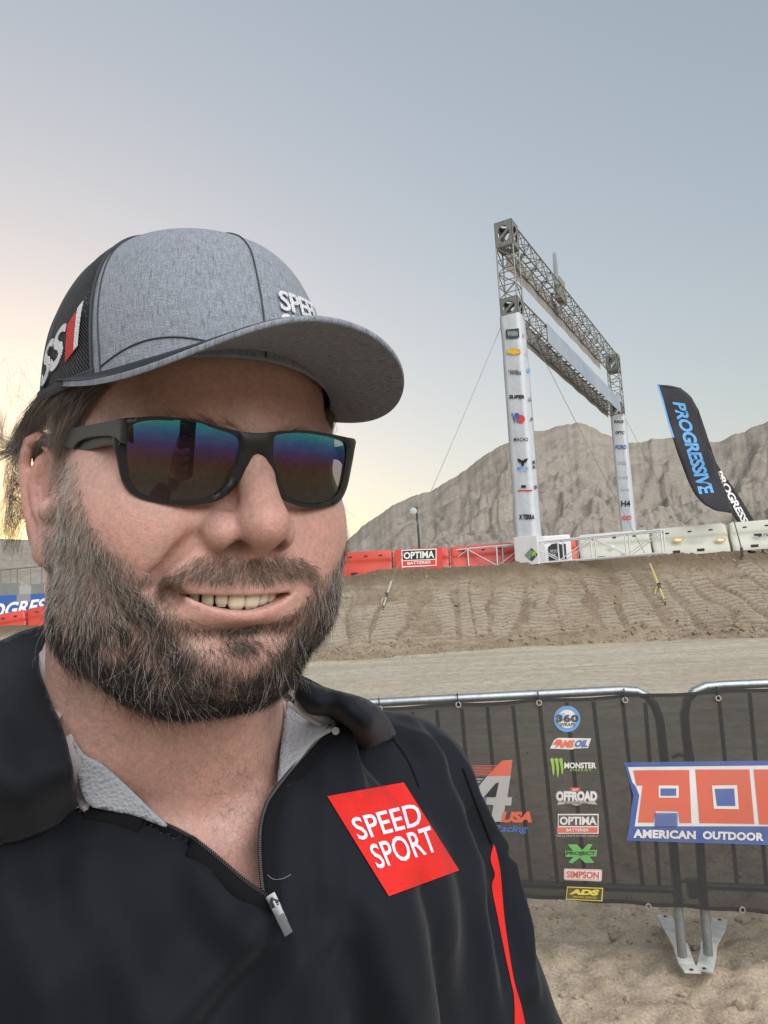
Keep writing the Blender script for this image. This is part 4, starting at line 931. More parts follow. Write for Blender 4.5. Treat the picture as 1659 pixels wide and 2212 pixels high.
# ears
ue = nrm((0, -.16, .987)); be = nrm((.40, -.915, -.02)); ne = np.cross(be, ue)
def ear(b, u, n=0): return tuple(np.array((77, -1, -6)) + be * b + ue * u + ne * n)
if np.dot(ne, (0, 1, 0)) < 0: ne = -ne
V_.both('ell', ear(14, 3, -2), (17, 33, 4.2), 4, R=np.stack([be, ue, ne]))
V_.both('ell', ear(8, -27, 0), (11, 11, 5), 5, R=np.stack([be, ue, ne]))
V_.both('ell', ear(13, 2, 4), (11.5, 24, 6), 2.5, 's', R=np.stack([be, ue, ne]))
V_.both('chain', [ear(2, 4, 0), ear(0, 18, 1), ear(4, 29, 2), ear(14, 36, 2), ear(25, 33, 1.5), ear(31, 21, 1), ear(31, 6, 0), ear(26, -10, 0), ear(18, -22, 0)], [2.6, 3.0, 3.6, 4.0, 4.0, 3.6, 3.2, 3.0, 2.8], 2.5)
V_.both('chain', [ear(10, -17, 0), ear(18, -6, 1), ear(21, 8, 1.5), ear(18, 20, 1)], [2.4, 2.8, 2.8, 2.2], 3)
V_.both('ell', ear(2, -6, 5), (5, 7, 5), 4, R=np.stack([be, ue, ne]))
# neck and chest
def tc(a): return tuple(t2h(a))
V_.cap((-2, -26, -40), tc((-6, -6, 1372)), 64, 76, 30); V_.cap((-22, -30, -70), (-26, -36, -150), 48, 44, 24)
V_.ell((0, 40, -98), (44, 40, 24), 24)
V_.both('cap', (26, 58, -92), (54, 10, -78), 20, 22, 18)
Rt = TRm.T @ HRm   # head -> torso directions
def tell(c, r, k): V_.ell(tc(c), r, k, R=(TRm.T @ HRm))
tell((0, -5, 1255), (176, 106, 140), 30)
for sg in (-1, 1):
    V_.cap(tc((sg * 20, -40, 1440)), tc((sg * 165, -25, 1360)), 38, 40, 40)
    V_.cap(tc((sg * 16, 70, 1352)), tc((sg * 85, 54, 1372)), 9, 7, 24)
V_.op(lambda p: p[..., 2] + 300 * 0 - (-322), (-112, -125, -330), (112, 140, -318), 1, 's') if False else None
hv, hq = V_.mesh(); hv = relax(hv, hq, 1, .35)

body_bvh = BVHTree.FromPolygons([tuple(p) for p in h2w(hv)], [tuple(q) for q in hq.tolist()])
hn = vnormals(hv, hq); hn = hn if np.mean((hn * (hv - (0, 0, 0))).sum(1)) > 0 else -hn

def inpoly(P, poly):
    x, y = P[..., 0], P[..., 1]; r = np.zeros(x.shape, bool); n = len(poly)
    for i in range(n):
        (x0, y0), (x1, y1) = poly[i], poly[(i + 1) % n]
        c = ((y0 > y) != (y1 > y)) & (x < (x1 - x0) * (y - y0) / ((y1 - y0) + 1e-9) + x0); r ^= c
    return r
def proj(w):
    q = (np.asarray(w) - CP) @ CM; return np.stack([CX + F_ * q[..., 0] / -q[..., 2], CY - F_ * q[..., 1] / -q[..., 2]], -1)
def polydist(P, poly, closed=True):
    d = np.full(P.shape[:-1], 1e9); n = len(poly)
    for i in range(n if closed else n - 1):
        a = np.array(poly[i], float); b = np.array(poly[(i + 1) % n], float); t = np.clip(((P - a) @ (b - a)) / max((b - a) @ (b - a), 1e-9), 0, 1)
        d = np.minimum(d, np.linalg.norm(P - a - t[..., None] * (b - a), axis=-1))
    return d
def soft(P, poly, w):
    """1 inside the outline, falling to 0 over w outside its edge"""
    d = polydist(P, poly) * np.where(inpoly(P, poly), 1, -1); return sstep(-w, w, d)

# ---- hair maps: outlines of the growth on his right side; the left side mirrors them
BEARD = [(98, 965), (135, 962), (160, 985), (166, 1040), (172, 1100), (188, 1165), (225, 1215), (275, 1262), (315, 1292), (345, 1345), (400, 1400), (450, 1432), (520, 1462), (560, 1466), (640, 1440),
         (640, 1600), (430, 1600), (360, 1565), (290, 1535), (235, 1500), (190, 1455), (150, 1440), (105, 1400), (80, 1250), (80, 1100)]
CHEEK = [(165, 1000), (190, 1120), (230, 1180), (300, 1225), (335, 1250), (395, 1290), (420, 1320), (480, 1345), (560, 1350), (600, 1440), (520, 1470), (400, 1430), (320, 1350), (250, 1270), (180, 1180)]
STACHE = [(338, 1262), (380, 1228), (430, 1205), (480, 1196), (530, 1208), (580, 1206), (600, 1215), (600, 1258), (560, 1268), (515, 1270), (470, 1263), (430, 1262), (395, 1268), (370, 1285), (345, 1300)]
SOUL = [(478, 1350), (566, 1347), (572, 1385), (545, 1408), (500, 1404), (480, 1378)]
def mirrored(h): m = np.array(h, float); m[..., 0] = -np.abs(m[..., 0]); return m
def growth(h):
    """how densely hair grows at head points h: beard, cheek fringe, moustache, soul patch"""
    P = proj(h2w(mirrored(h))); f = (h[..., 1] > -6) & (h[..., 2] < 20) & (h[..., 2] > -135) & ((np.abs(h[..., 0]) < 82.5) | (h[..., 2] < -45))
    nz = .5 + .5 * fbm(h[..., 0] * .12, h[..., 1] * .12, h[..., 2] * .12, oct=3, seed=5)
    b = soft(P, BEARD, 26) ** 1.4 * np.clip(.55 + .9 * nz, 0, 1) * f; c = soft(P, CHEEK, 12) * f; s = soft(P, STACHE, 8) * (h[..., 1] > 70); p = soft(P, SOUL, 10) * (h[..., 1] > 70)
    lip = (h[..., 1] > 78) & (h[..., 2] < mzu(h[..., 0]) + 6.5) & (h[..., 2] > mzl(h[..., 0]) - 10) & (np.abs(h[..., 0]) < 34)
    cor = np.exp(-(((np.abs(h[..., 0]) - 41) / 7) ** 2 + ((h[..., 2] + 53) / 11) ** 2 + ((h[..., 1] - 76) / 12) ** 2)); c = np.maximum(c, .9 * cor)
    k = np.where(lip, 0, 1); return b * k, c * k * (.55 + .75 * nz), s * k, p * k
gb, gc, gs, gp_ = growth(hv)

# ---- skin colour, spot by spot
def blob(c, r): return np.exp(-(((hv - np.array(c)) / np.array(r)) ** 2).sum(1))
base = np.array([.525, .318, .262]) * np.ones((len(hv), 1)); n1 = fbm(hv[:, 0] * .05, hv[:, 1] * .05, hv[:, 2] * .05, oct=4, seed=3); n2 = fbm(hv[:, 0] * .22, hv[:, 1] * .22, hv[:, 2] * .22, oct=3, seed=13)
red = .55 * blob((-2, 112, -10), (20, 22, 16)) + .62 * blob((-42, 76, -14), (24, 24, 17)) + .62 * blob((42, 76, -14), (24, 24, 17)) + .8 * blob((-88, -12, 0), (15, 22, 36)) + .8 * blob((88, -12, 0), (15, 22, 36)) + .35 * blob((0, 96, -80), (22, 24, 14)) + .25 * blob((0, 60, -190), (60, 80, 50))
red = np.clip(red + .16 * n1 + .10 * n2, 0, 1)
base = base * (1 - red[:, None]) + np.array([.49, .225, .195]) * red[:, None]
base *= (1 + .07 * n1 + .08 * n2)[:, None]
# lips
xx, yy, zz_ = hv.T
lu = np.exp(-((zz_ - (mzu(xx) + 2.8)) / 3.0) ** 4) * (np.abs(mu(xx)) < 33) * (yy > myl(xx) - 14); ll = .85 * np.exp(-((zz_ - (mzl(xx) - 2.6)) / (1.0 + 3.0 * (1 - (mu(xx) / 33) ** 2).clip(0, 1))) ** 4) * (np.abs(mu(xx)) < 31) * (yy > myl(xx) - 14)
lipm = np.clip(lu * .55 + ll, 0, 1) * (.5 + .5 * (1 - (mu(xx) / 33) ** 2)).clip(0, 1)
base = base * (1 - lipm[:, None] * .85) + np.array([.50, .255, .235]) * lipm[:, None] * .85
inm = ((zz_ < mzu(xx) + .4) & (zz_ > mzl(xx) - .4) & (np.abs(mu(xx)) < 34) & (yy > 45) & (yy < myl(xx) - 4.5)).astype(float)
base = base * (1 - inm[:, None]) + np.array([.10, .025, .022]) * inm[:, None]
nostril_shade = blob((-12, 103, -21), (5.5, 9, 5)) + blob((9, 103, -20), (5, 9, 5)); base *= (1 - .82 * nostril_shade.clip(0, 1))[:, None]  # nostril openings darkened, their shade painted into the skin colour
# the roots under the hair
dk = np.clip(gb * .60 * (1 - .45 * sstep(-45, 0, hv[:, 2])) + gc * .18 + gs * .30 + gp_ * .28, 0, .75)[:, None]; grey_side = sstep(40, 78, np.abs(hv[:, 0]))[:, None]
base = base * (1 - dk) + dk * (np.array([.10, .075, .06]) * (1 - grey_side) + np.array([.24, .19, .165]) * grey_side)
scalp = (sstep(46, 60, hv[:, 2] + .25 * (0 - hv[:, 1]).clip(-60, 60) * (hv[:, 1] < 30)) * (hv[:, 1] < 30) + sstep(10, -30, hv[:, 1]) * sstep(-60, -40, hv[:, 2])).clip(0, 1)
scalp *= (np.abs(hv[:, 0]) < 79.5); base = base * (1 - scalp[:, None] * .9) + np.array([.06, .045, .035]) * scalp[:, None] * .9
hwv = h2w(hv)

def skin_mat():
    m = bpy.data.materials.new('skin'); m.use_nodes = True; nt = m.node_tree; b = nt.nodes['Principled BSDF']
    at_ = nt.nodes.new('ShaderNodeAttribute'); at_.attribute_name = 'tone'; tc_ = nt.nodes.new('ShaderNodeTexCoord')
    def noise(sc, det):
        n = nt.nodes.new('ShaderNodeTexNoise'); n.inputs['Scale'].default_value = sc; n.inputs['Detail'].default_value = det; nt.links.new(tc_.outputs['Object'], n.inputs[0]); return n.outputs[0]
    x = nt.nodes.new('ShaderNodeMix'); x.data_type = 'RGBA'; x.blend_type = 'OVERLAY'; x.inputs[0].default_value = .28
    nt.links.new(at_.outputs['Color'], x.inputs[6]); nt.links.new(noise(420, 5), x.inputs[7])
    nt.links.new(x.outputs[2], b.inputs['Base Color'])
    r = nt.nodes.new('ShaderNodeMapRange'); r.inputs[3].default_value = .33; r.inputs[4].default_value = .58; nt.links.new(noise(60, 4), r.inputs[0]); nt.links.new(r.outputs[0], b.inputs['Roughness'])
    b.inputs['Specular IOR Level'].default_value = .42
    b.inputs['Subsurface Weight'].default_value = .22; b.inputs['Subsurface Radius'].default_value = (1, .35, .2); b.inputs['Subsurface Scale'].default_value = .006
    u = nt.nodes.new('ShaderNodeBump'); u.inputs['Strength'].default_value = .55; u.inputs['Distance'].default_value = .0007; nt.links.new(noise(900, 4), u.inputs['Height'])
    v = nt.nodes.new('ShaderNodeBump'); v.inputs['Strength'].default_value = .2; v.inputs['Distance'].default_value = .002; nt.links.new(noise(160, 3), v.inputs['Height']); nt.links.new(u.outputs[0], v.inputs['Normal']); nt.links.new(v.outputs[0], b.inputs['Normal'])
    return m
M_skin = skin_mat()
person = empty('person', (-.15, .55, 0)); tag(person, 'bearded man in grey cap, mirrored sunglasses and black shirt smiling in the foreground', 'person')
PI = Matrix.Translation(-Vector((-.15, .55, 0)))
def pp(o, par=None):
    if par is None: o.parent = person; o.matrix_parent_inverse = PI
    else: o.parent = par
    return o
def tone(me, cols):
    a = me.color_attributes.new('tone', 'FLOAT_COLOR', 'POINT'); a.data.foreach_set('color', np.concatenate([cols, np.ones((len(cols), 1))], 1).astype(np.float32).ravel())
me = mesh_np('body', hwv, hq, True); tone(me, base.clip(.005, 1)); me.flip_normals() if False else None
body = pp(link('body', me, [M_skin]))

# ---- teeth: one piece each along the arch
M_tooth = mat('ivory_tooth', (.78, .71, .55), .22, spec=.6, coat=.3, var=(300, .12)); M_gum = mat('pink_gum', (.42, .13, .12), .35, spec=.6)
def arch(x): return 92.0 - .0195 * x * x
def tooth(xc, w, top, h, name='tooth'):
    """rounded slab with a slightly narrower neck"""
    n, m = 10, 8; v = []; f = []; s = -2 * .0195 * xc; tx = nrm((1, s, 0)); ny_ = np.array([-tx[1], tx[0], 0])
    c = np.array([xc, arch(xc), top - h / 2])
    for i in range(m + 1):
        a = -1 + 2 * i / m
        k = (1 - abs(a) ** 5 * .35) * (1 - .16 * max(a, 0)); dpt = 3.2 * (1 - .55 * max(-a, 0) ** 2)
        for j in range(n):
            t = 2 * math.pi * j / n; ct, st_ = math.cos(t), math.sin(t); e = .45
            v.append(c + tx * (w / 2) * k * math.copysign(abs(ct) ** e, ct) + ny_ * dpt * math.copysign(abs(st_) ** .8, st_) * (1 - abs(a) ** 6 * .5) + np.array([0, 0, a * h / 2]))
    f = [(i * n + j, i * n + (j + 1) % n, (i + 1) * n + (j + 1) % n, (i + 1) * n + j) for i in range(m) for j in range(n)] + [tuple(range(n)), tuple(range(m * n, m * n + n))]
    o = pp(link(name, mesh_np(name, h2w(np.array(v)), f, True), [M_tooth])); md = o.modifiers.new('round', 'SUBSURF'); md.levels = 1; md.render_levels = 1
W_ = [8.4, 6.7, 7.4, 6.6, 6.4, 8]; Hh = [10.6, 9.6, 10.2, 8.8, 8.0, 7.2]
for sg in (-1, 1):
    x = -.8 if sg < 0 else -.8
    for w, h_ in zip(W_, Hh):
        c_ = x + sg * w * .5 / math.sqrt(1 + (2 * .0195 * x) ** 2); tooth(c_, w * .97 / math.sqrt(1 + (2 * .0195 * c_) ** 2) * 1.16, -45.2 + .0012 * c_ * c_ + rng.uniform(-.3, .3), h_); x += sg * w / math.sqrt(1 + (2 * .0195 * c_) ** 2)
mb = MB(); mb.tube(h2w(np.array([(x, arch(x) - .8, -43.2 + .0012 * x * x) for x in np.linspace(-30, 30, 25)])), .0032, 8); pp(mb.build('gum', M_gum, smooth=True))
for x in np.linspace(-20, 18, 8):
    w = 5.4; v0 = -61.5 + 2.2 * (x / 24) ** 2; s = nrm((1, -2 * .0195 * x, 0)); mb = MB(); mb.box(h2w((x, arch(x) - 5.5, v0)), (w / 1000, .004, .009), np.stack([hvec(s), hvec((-s[1], s[0], 0)), hvec((0, 0, 1))])); pp(mb.build('lower_tooth', M_tooth, smooth=True, bevel=.0012))
# ---- shirt
S_ = Vol((-340, -185, 850), (300, 500, 1475), 3.4)
def C2(l, f, z): return (l, f, z)
S_.ell((0, -8, 1255), (206, 128, 185), 10)
S_.ell((5, 8, 1100), (205, 150, 200), 60)
S_.ell((0, 0, 950), (190, 140, 150), 60)
for sg in (-1, 1): S_.cap((sg * 30, -40, 1416), (sg * 150, -22, 1352), 52, 48, 44)
S_.both('ell', (85, 70, 1290), (80, 50, 70), 50)
# his left arm hanging, a little away from the body
S_.cap((174, -14, 1340), (240, 6, 1110), 60, 60, 34); S_.cap((240, 6, 1110), (228, 90, 880), 55, 46, 18)
# his right arm reaching to the phone
S_.cap((-185, 10, 1372), (-236, 240, 1225), 64, 58, 34); S_.cap((-236, 240, 1225), (-140, 470, 1385), 52, 38, 18)
sv, sq = S_.mesh(); sv = relax(sv, sq, 3, .5)
sw0 = t2w(sv); sn = vnormals(sw0, sq); ctr = t2w((0, 0, 1200)); sn = sn if np.mean((sn * (sw0 - ctr)).sum(1)) > 0 else -sn
sbvh = BVHTree.FromPolygons([tuple(p) for p in sw0], [tuple(q) for q in sq.tolist()])
def shirt_hit(px, py):
    h = sbvh.ray_cast(Vector(CP), Vector(ray(px, py)).normalized())[0]; return None if h is None else np.array(h)
# folds: soft ridges and hollows laid along lines on the cloth (picture lines found on the cloth, then worked in 3-D)
FOLDS = [([(700, 1620), (690, 1720), (700, 1860), (720, 2010)], 13, 4.5), ([(640, 1720), (632, 1830), (640, 1960), (660, 2120), (680, 2240)], 14, 5), ([(668, 1700), (662, 1840), (672, 1990)], 10, -4),
         ([(730, 1610), (760, 1690), (770, 1730)], 9, 5), ([(800, 1630), (850, 1690), (880, 1740)], 12, -3), ([(880, 1560), (940, 1660), (1000, 1790), (1040, 1900)], 14, 4.5), ([(930, 1580), (985, 1690), (1050, 1820)], 11, -4),
         ([(960, 1600), (1020, 1720), (1070, 1830)], 10, 4), ([(860, 1960), (880, 2080), (900, 2230)], 18, 4.5), ([(930, 1930), (960, 2060), (985, 2230)], 14, -4), ([(1010, 1900), (1040, 2040), (1070, 2230)], 12, 4.5), ([(1050, 1900), (1075, 2010), (1095, 2120)], 8, -4),
         ([(560, 1990), (480, 2080), (380, 2180), (340, 2230)], 14, 5), ([(600, 2030), (540, 2110), (470, 2200)], 11, -4), ([(620, 2060), (590, 2150), (570, 2240)], 12, 4.5), ([(300, 1870), (360, 1980), (440, 2060)], 20, -4.5), ([(210, 1880), (190, 2000), (150, 2120), (130, 2230)], 20, 5), ([(110, 1900), (140, 2020), (200, 2140), (230, 2230)], 16, -5),
         ([(20, 1870), (60, 1980), (110, 2100)], 18, 4.5), ([(280, 2000), (270, 2100), (290, 2230)], 15, 4), ([(430, 1900), (480, 1980), (540, 2030)], 12, 3.5), ([(740, 1980), (770, 2100), (790, 2230)], 15, -4.5), ([(790, 1960), (820, 2090), (845, 2230)], 12, 4.5),
         ([(1020, 1780), (1080, 1930), (1120, 2080), (1150, 2220)], 9, -3), ([(1090, 1880), (1125, 2000), (1150, 2130)], 10, 4), ([(830, 1560), (880, 1600), (950, 1640)], 10, 3)]
disp = np.zeros(len(sv))
for line, w, a in FOLDS:
    P3 = [shirt_hit(*p) for p in line]; P3 = [p for p in P3 if p is not None]
    if len(P3) < 2: continue
    d = polydist(sw0, P3, closed=False) * 1000
    acc = np.zeros(len(sv)); k = sstep(0, 60, np.linalg.norm(sw0 - P3[0], axis=1) * 1000 + 25) * 1.0
    disp += 2.9 * a * np.exp(-(d / w) ** 2) * (.75 + .5 * vnoise(sv[:, 0] * .02, sv[:, 1] * .02, sv[:, 2] * .02, seed=8))
disp += 1.3 * fbm(sv[:, 0] * .022, sv[:, 1] * .03, sv[:, 2] * .012, oct=3, seed=44)
sw = sw0 + sn * disp[:, None] / 1000
# the open zip: cloth is cut along both edges
VL = [(165, 1752), (185, 1748), (250, 1763), (330, 1785), (400, 1817), (460, 1862), (520, 1914), (566, 1945), (588, 1953)]
ZR = [(588, 1953), (580, 1915), (575, 1860), (574, 1800), (582, 1755), (600, 1718), (650, 1655), (722, 1574)]
OPEN = VL + ZR[1:] + [(700, 1400), (640, 1330), (120, 1330), (60, 1420)]
P2 = proj(sw); dE = polydist(P2, VL[1:] + ZR[1:], closed=False)
camd = (sw - CP) @ -CM[:, 2]; frontal = ((CP - sw) * sn).sum(1) > 0
# pull nearby vertices onto the cut so that it runs clean
EDGE = [np.array(p, float) for p in VL + ZR[1:]]
for i in np.where((dE < 6.5) & frontal)[0]:
    best = None
    for a, b in zip(EDGE, EDGE[1:]):
        t = np.clip((P2[i] - a) @ (b - a) / ((b - a) @ (b - a)), 0, 1); q = a + (b - a) * t; e = np.linalg.norm(P2[i] - q)
        if best is None or e < best[0]: best = (e, q)
    sw[i] = CP + ray(*best[1]) * camd[i]; P2[i] = best[1]
sw = sw - sn * (.0028 * (1 - sstep(4, 30, dE)) * frontal)[:, None]; cen = sw[sq].mean(1); Pc = proj(cen); cut = inpoly(Pc, OPEN) & (((CP - cen) * sn[sq[:, 0]]).sum(1) > -.02) & (w2t(cen)[:, 1] > -60)
sq2 = sq[~cut]

def cloth_mat(name, col, sheen=.25, scale=900, rough=.8, bump=.5, var=.12):
    m = bpy.data.materials.new(name); m.use_nodes = True; nt = m.node_tree; b = nt.nodes['Principled BSDF']; tc_ = nt.nodes.new('ShaderNodeTexCoord')
    b.inputs['Roughness'].default_value = rough; b.inputs['Sheen Weight'].default_value = sheen; b.inputs['Sheen Roughness'].default_value = .4; b.inputs['Specular IOR Level'].default_value = .14
    n = nt.nodes.new('ShaderNodeTexNoise'); n.inputs['Scale'].default_value = scale * .04; n.inputs['Detail'].default_value = 8; nt.links.new(tc_.outputs['Object'], n.inputs[0])
    x = nt.nodes.new('ShaderNodeMix'); x.data_type = 'RGBA'; x.inputs[6].default_value = (*[c * (1 - var) for c in col], 1); x.inputs[7].default_value = (*[c * (1 + var) for c in col], 1); nt.links.new(n.outputs[0], x.inputs[0]); nt.links.new(x.outputs[2], b.inputs['Base Color'])
    w = nt.nodes.new('ShaderNodeTexVoronoi'); w.inputs['Scale'].default_value = scale; nt.links.new(tc_.outputs['Object'], w.inputs['Vector'])
    u = nt.nodes.new('ShaderNodeBump'); u.inputs['Strength'].default_value = bump; u.inputs['Distance'].default_value = .0008; nt.links.new(w.outputs['Distance'], u.inputs['Height']); nt.links.new(u.outputs[0], b.inputs['Normal'])
    return m
M_shirt = cloth_mat('black_knit', (.0084, .0104, .0145), .09, 1500, .78, .22); M_lining = cloth_mat('grey_mesh_lining', (.36, .38, .42), .1, 420, .85, 1.0); M_facing = cloth_mat('pale_mauve_facing', (.42, .39, .41), .1, 900)
M_tape = mat('black_zip_tape', (.008, .0085, .010), .85, spec=.08); M_teeth = mat('black_zip_teeth', (.025, .025, .028), .35, .3)
me = mesh_np('shirt', sw, sq2, True); shirt = pp(link('shirt', me, [M_shirt])); md = shirt.modifiers.new('thickness', 'SOLIDIFY'); md.thickness = .0016; md.offset = -1
if np.mean((np.array([p.normal[:] for p in me.polygons[:200]]) * sn[sq2[:200, 0]]).sum(1)) < 0: me.flip_normals()
sbvh = BVHTree.FromPolygons([tuple(p) for p in sw], [tuple(q) for q in sq2.tolist()])
def skin_hit(px, py):
    h = body_bvh.ray_cast(Vector(CP), Vector(ray(px, py)).normalized())[0]; return None if h is None else np.array(h)
def hitd(px, py, both=True):
    r = []
    for f in ((shirt_hit, skin_hit) if both else (shirt_hit,)):
        h = f(px, py)
        if h is not None: r.append((h - CP) @ -CM[:, 2])
    return min(r) if r else None
def cloth_pt(px, py, off, default=.43):
    d = hitd(px, py); d = default if d is None else d; return CP + ray(px, py) * (d - off)
def ribbon(name, pts, w, off, m, par, t=.001, deps=None):
    """a narrow tape lying on whatever is behind it"""
    P = [cloth_pt(x, y, off) for x, y in pts] if deps is None else [dep(x, y, d) for (x, y), d in zip(pts, deps)]
    for i in range(len(P)): pass
    k = len(P); v = []
    for i in range(k):
        T = nrm(P[min(i + 1, k - 1)] - P[max(i - 1, 0)]); view = nrm(CP - P[i]); s = nrm(np.cross(T, view)); v += [P[i] + s * w / 2, P[i] - s * w / 2]
    f = [(2 * i, 2 * i + 1, 2 * i + 3, 2 * i + 2) for i in range(k - 1)]
    o = link(name, mesh_np(name, v, f, True), [m], None); pp(o, par); md = o.modifiers.new('t', 'SOLIDIFY'); md.thickness = t; md.offset = 0; return o
def smooth_line(pts, n):
    """evenly spaced Catmull-Rom points"""
    p = np.array(pts, float); q = [p[0] * 2 - p[1], *p, p[-1] * 2 - p[-2]]; out = []
    for i in range(1, len(q) - 2):
        for t in np.linspace(0, 1, 12, endpoint=False):
            out.append(.5 * (2 * q[i] + (q[i + 1] - q[i - 1]) * t + (2 * q[i - 1] - 5 * q[i] + 4 * q[i + 1] - q[i + 2]) * t * t + (3 * q[i] - q[i - 1] - 3 * q[i + 1] + q[i + 2]) * t ** 3))
    out.append(p[-1]); out = np.array(out); s = np.concatenate([[0], np.cumsum(np.linalg.norm(np.diff(out, axis=0), axis=1))])
    return np.stack([np.interp(np.linspace(0, s[-1], n), s, out[:, k]) for k in range(out.shape[1])], 1)
def edge_depths(line, n):
    L_ = smooth_line(line, n); d = []
    for x, y in L_:
        v = [hitd(x + dx, y + dy, False) for dx in (-14, -7, 0, 7, 14) for dy in (-10, 0, 10)]; v = [q for q in v if q]; d.append(np.percentile(v, 25) if v else np.nan)
    d = np.array(d); ok = ~np.isnan(d); d = np.interp(np.arange(n), np.arange(n)[ok], d[ok]); k = 21
    return L_, np.convolve(np.pad(d, k // 2, 'edge'), np.ones(k) / k, 'valid')
for side, line in ((-1, VL[1:]), (1, ZR)):
    L_, d = edge_depths(line, 90)
    P = np.array([CP + ray(*p) * (q - .0022) for p, q in zip(L_, d)]); k = len(P); v = []
    Tn = np.gradient(P, axis=0); Tn /= np.linalg.norm(Tn, axis=1, keepdims=True); Vw = CP - P; Vw /= np.linalg.norm(Vw, axis=1, keepdims=True); Sd = np.cross(Tn, Vw); Sd /= np.linalg.norm(Sd, axis=1, keepdims=True)
    Sd = Sd if np.dot(proj(P[k // 2] + Sd[k // 2] * .01) - proj(P[k // 2]), (np.array([470, 1750]) - L_[k // 2])) > 0 else -Sd   # towards the opening
    rows = [(-.0078, -.0018), (-.0065, -.0002), (-.003, .0005), (0, .0008), (.0025, .0005), (.0032, -.001)]
    for i in range(k):
        for a, b in rows: v.append(P[i] + Sd[i] * a + Vw[i] * b)
    R = len(rows); o = pp(link('zip_tape', mesh_np('zip_tape', v, [(i * R + j, i * R + j + 1, (i + 1) * R + j + 1, (i + 1) * R + j) for i in range(k - 1) for j in range(R - 1)], True), [M_tape]), shirt)
    # coil of teeth
    Pd = smooth_line(P + Sd * .0034 + Vw * .0002, 620); c = []; Sx = np.stack([np.interp(np.linspace(0, k - 1, 620), np.arange(k), Sd[:, q]) for q in range(3)], 1); Vx = np.stack([np.interp(np.linspace(0, k - 1, 620), np.arange(k), Vw[:, q]) for q in range(3)], 1)
    ph = np.arange(620) * 2 * math.pi / 6.0
    c = Pd + Sx * np.cos(ph)[:, None] * .0011 + Vx * np.sin(ph)[:, None] * .0009
    mb = MB(); mb.tube(c, .00055, 5); pp(mb.build('zip_teeth', M_teeth, smooth=True), shirt)
# a patch of cloth outlined in the picture, its depths given at a few spots and eased between them
def patch(name, outline, ctrl, m, par, thick=.0016, step=9, bulge=None):
    out = smooth_line(list(outline) + [outline[0]], max(40, int(sum(math.dist(a, b) for a, b in zip(outline, outline[1:])) / step)))[:-1]
    lo, hi = out.min(0), out.max(0); X_, Y_ = np.meshgrid(np.arange(lo[0] + step / 2, hi[0], step), np.arange(lo[1] + step / 2, hi[1], step)); G = np.stack([X_.ravel(), Y_.ravel()], 1)
    G = G[inpoly(G, out) & (polydist(G, out) > step * .55)]
    from mathutils.geometry import delaunay_2d_cdt
    n = len(out); vs, es, fs, *_ = delaunay_2d_cdt([Vector(p) for p in out] + [Vector(p) for p in G], [(i, (i + 1) % n) for i in range(n)], [], 1, 1e-4)
    V2 = np.array([v[:] for v in vs]); c = np.array(ctrl, float)
    fs = [f for f in fs if inpoly(V2[list(f)].mean(0)[None], out)[0]]
    def phi(r2): return np.where(r2 > 1e-9, .5 * r2 * np.log(np.maximum(r2, 1e-9)), 0)
    cn = c[:, :2] / 100; n_ = len(c); A_ = np.zeros((n_ + 3, n_ + 3)); A_[:n_, :n_] = phi(((cn[:, None] - cn[None]) ** 2).sum(-1)) + .04 * np.eye(n_); A_[:n_, n_] = 1; A_[:n_, n_ + 1:] = cn; A_[n_:, :n_] = A_[:n_, n_:].T
    sol = np.linalg.solve(A_, np.concatenate([c[:, 2], [0, 0, 0]])); vn = V2 / 100
    dep_ = phi(((vn[:, None] - cn[None]) ** 2).sum(-1)) @ sol[:n_] + sol[n_] + vn @ sol[n_ + 1:]
    if bulge: dep_ = dep_ - bulge(V2)
    P = [CP + ray(*p) * q for p, q in zip(V2, dep_)]
    o = pp(link(name, mesh_np(name, P, fs, True), [m]), par); md = o.modifiers.new('thickness', 'SOLIDIFY'); md.thickness = thick; md.offset = 0
    return o
def sd_(x, y, off=0, default=.45):
    d = hitd(x, y); return (x, y, (default if d is None else d) - off)
# grey lining turned out at the throat
def only(f, x, y, off, df=.43):
    h = f(x, y); return (x, y, ((h - CP) @ -CM[:, 2] if h is not None else df) - off)
patch('lining', [(160, 1600), (185, 1632), (220, 1650), (272, 1696), (322, 1745), (364, 1786), (330, 1776), (290, 1761), (215, 1746), (190, 1736), (172, 1690)],
      [only(skin_hit, 178, 1625, .007), only(skin_hit, 270, 1696, .005), only(shirt_hit, 366, 1800, .002), only(shirt_hit, 190, 1765, .006)], M_lining, shirt, .0012)
patch('lining', [(620, 1508), (655, 1540), (690, 1562), (722, 1574), (682, 1600), (642, 1648), (614, 1682), (602, 1702), (599, 1696), (604, 1640), (611, 1580)],
      [only(skin_hit, 612, 1560, .006), only(shirt_hit, 735, 1590, .008), only(shirt_hit, 612, 1730, .003)], M_lining, shirt, .0012)
patch('lining', [(70, 1440), (80, 1418), (98, 1402), (122, 1396), (124, 1440), (122, 1490), (134, 1545), (120, 1548), (100, 1510), (84, 1470)],
      [(80, 1430, .462), (120, 1410, .470), (122, 1480, .452), (130, 1545, .425), (100, 1505, .440)], M_facing, shirt)
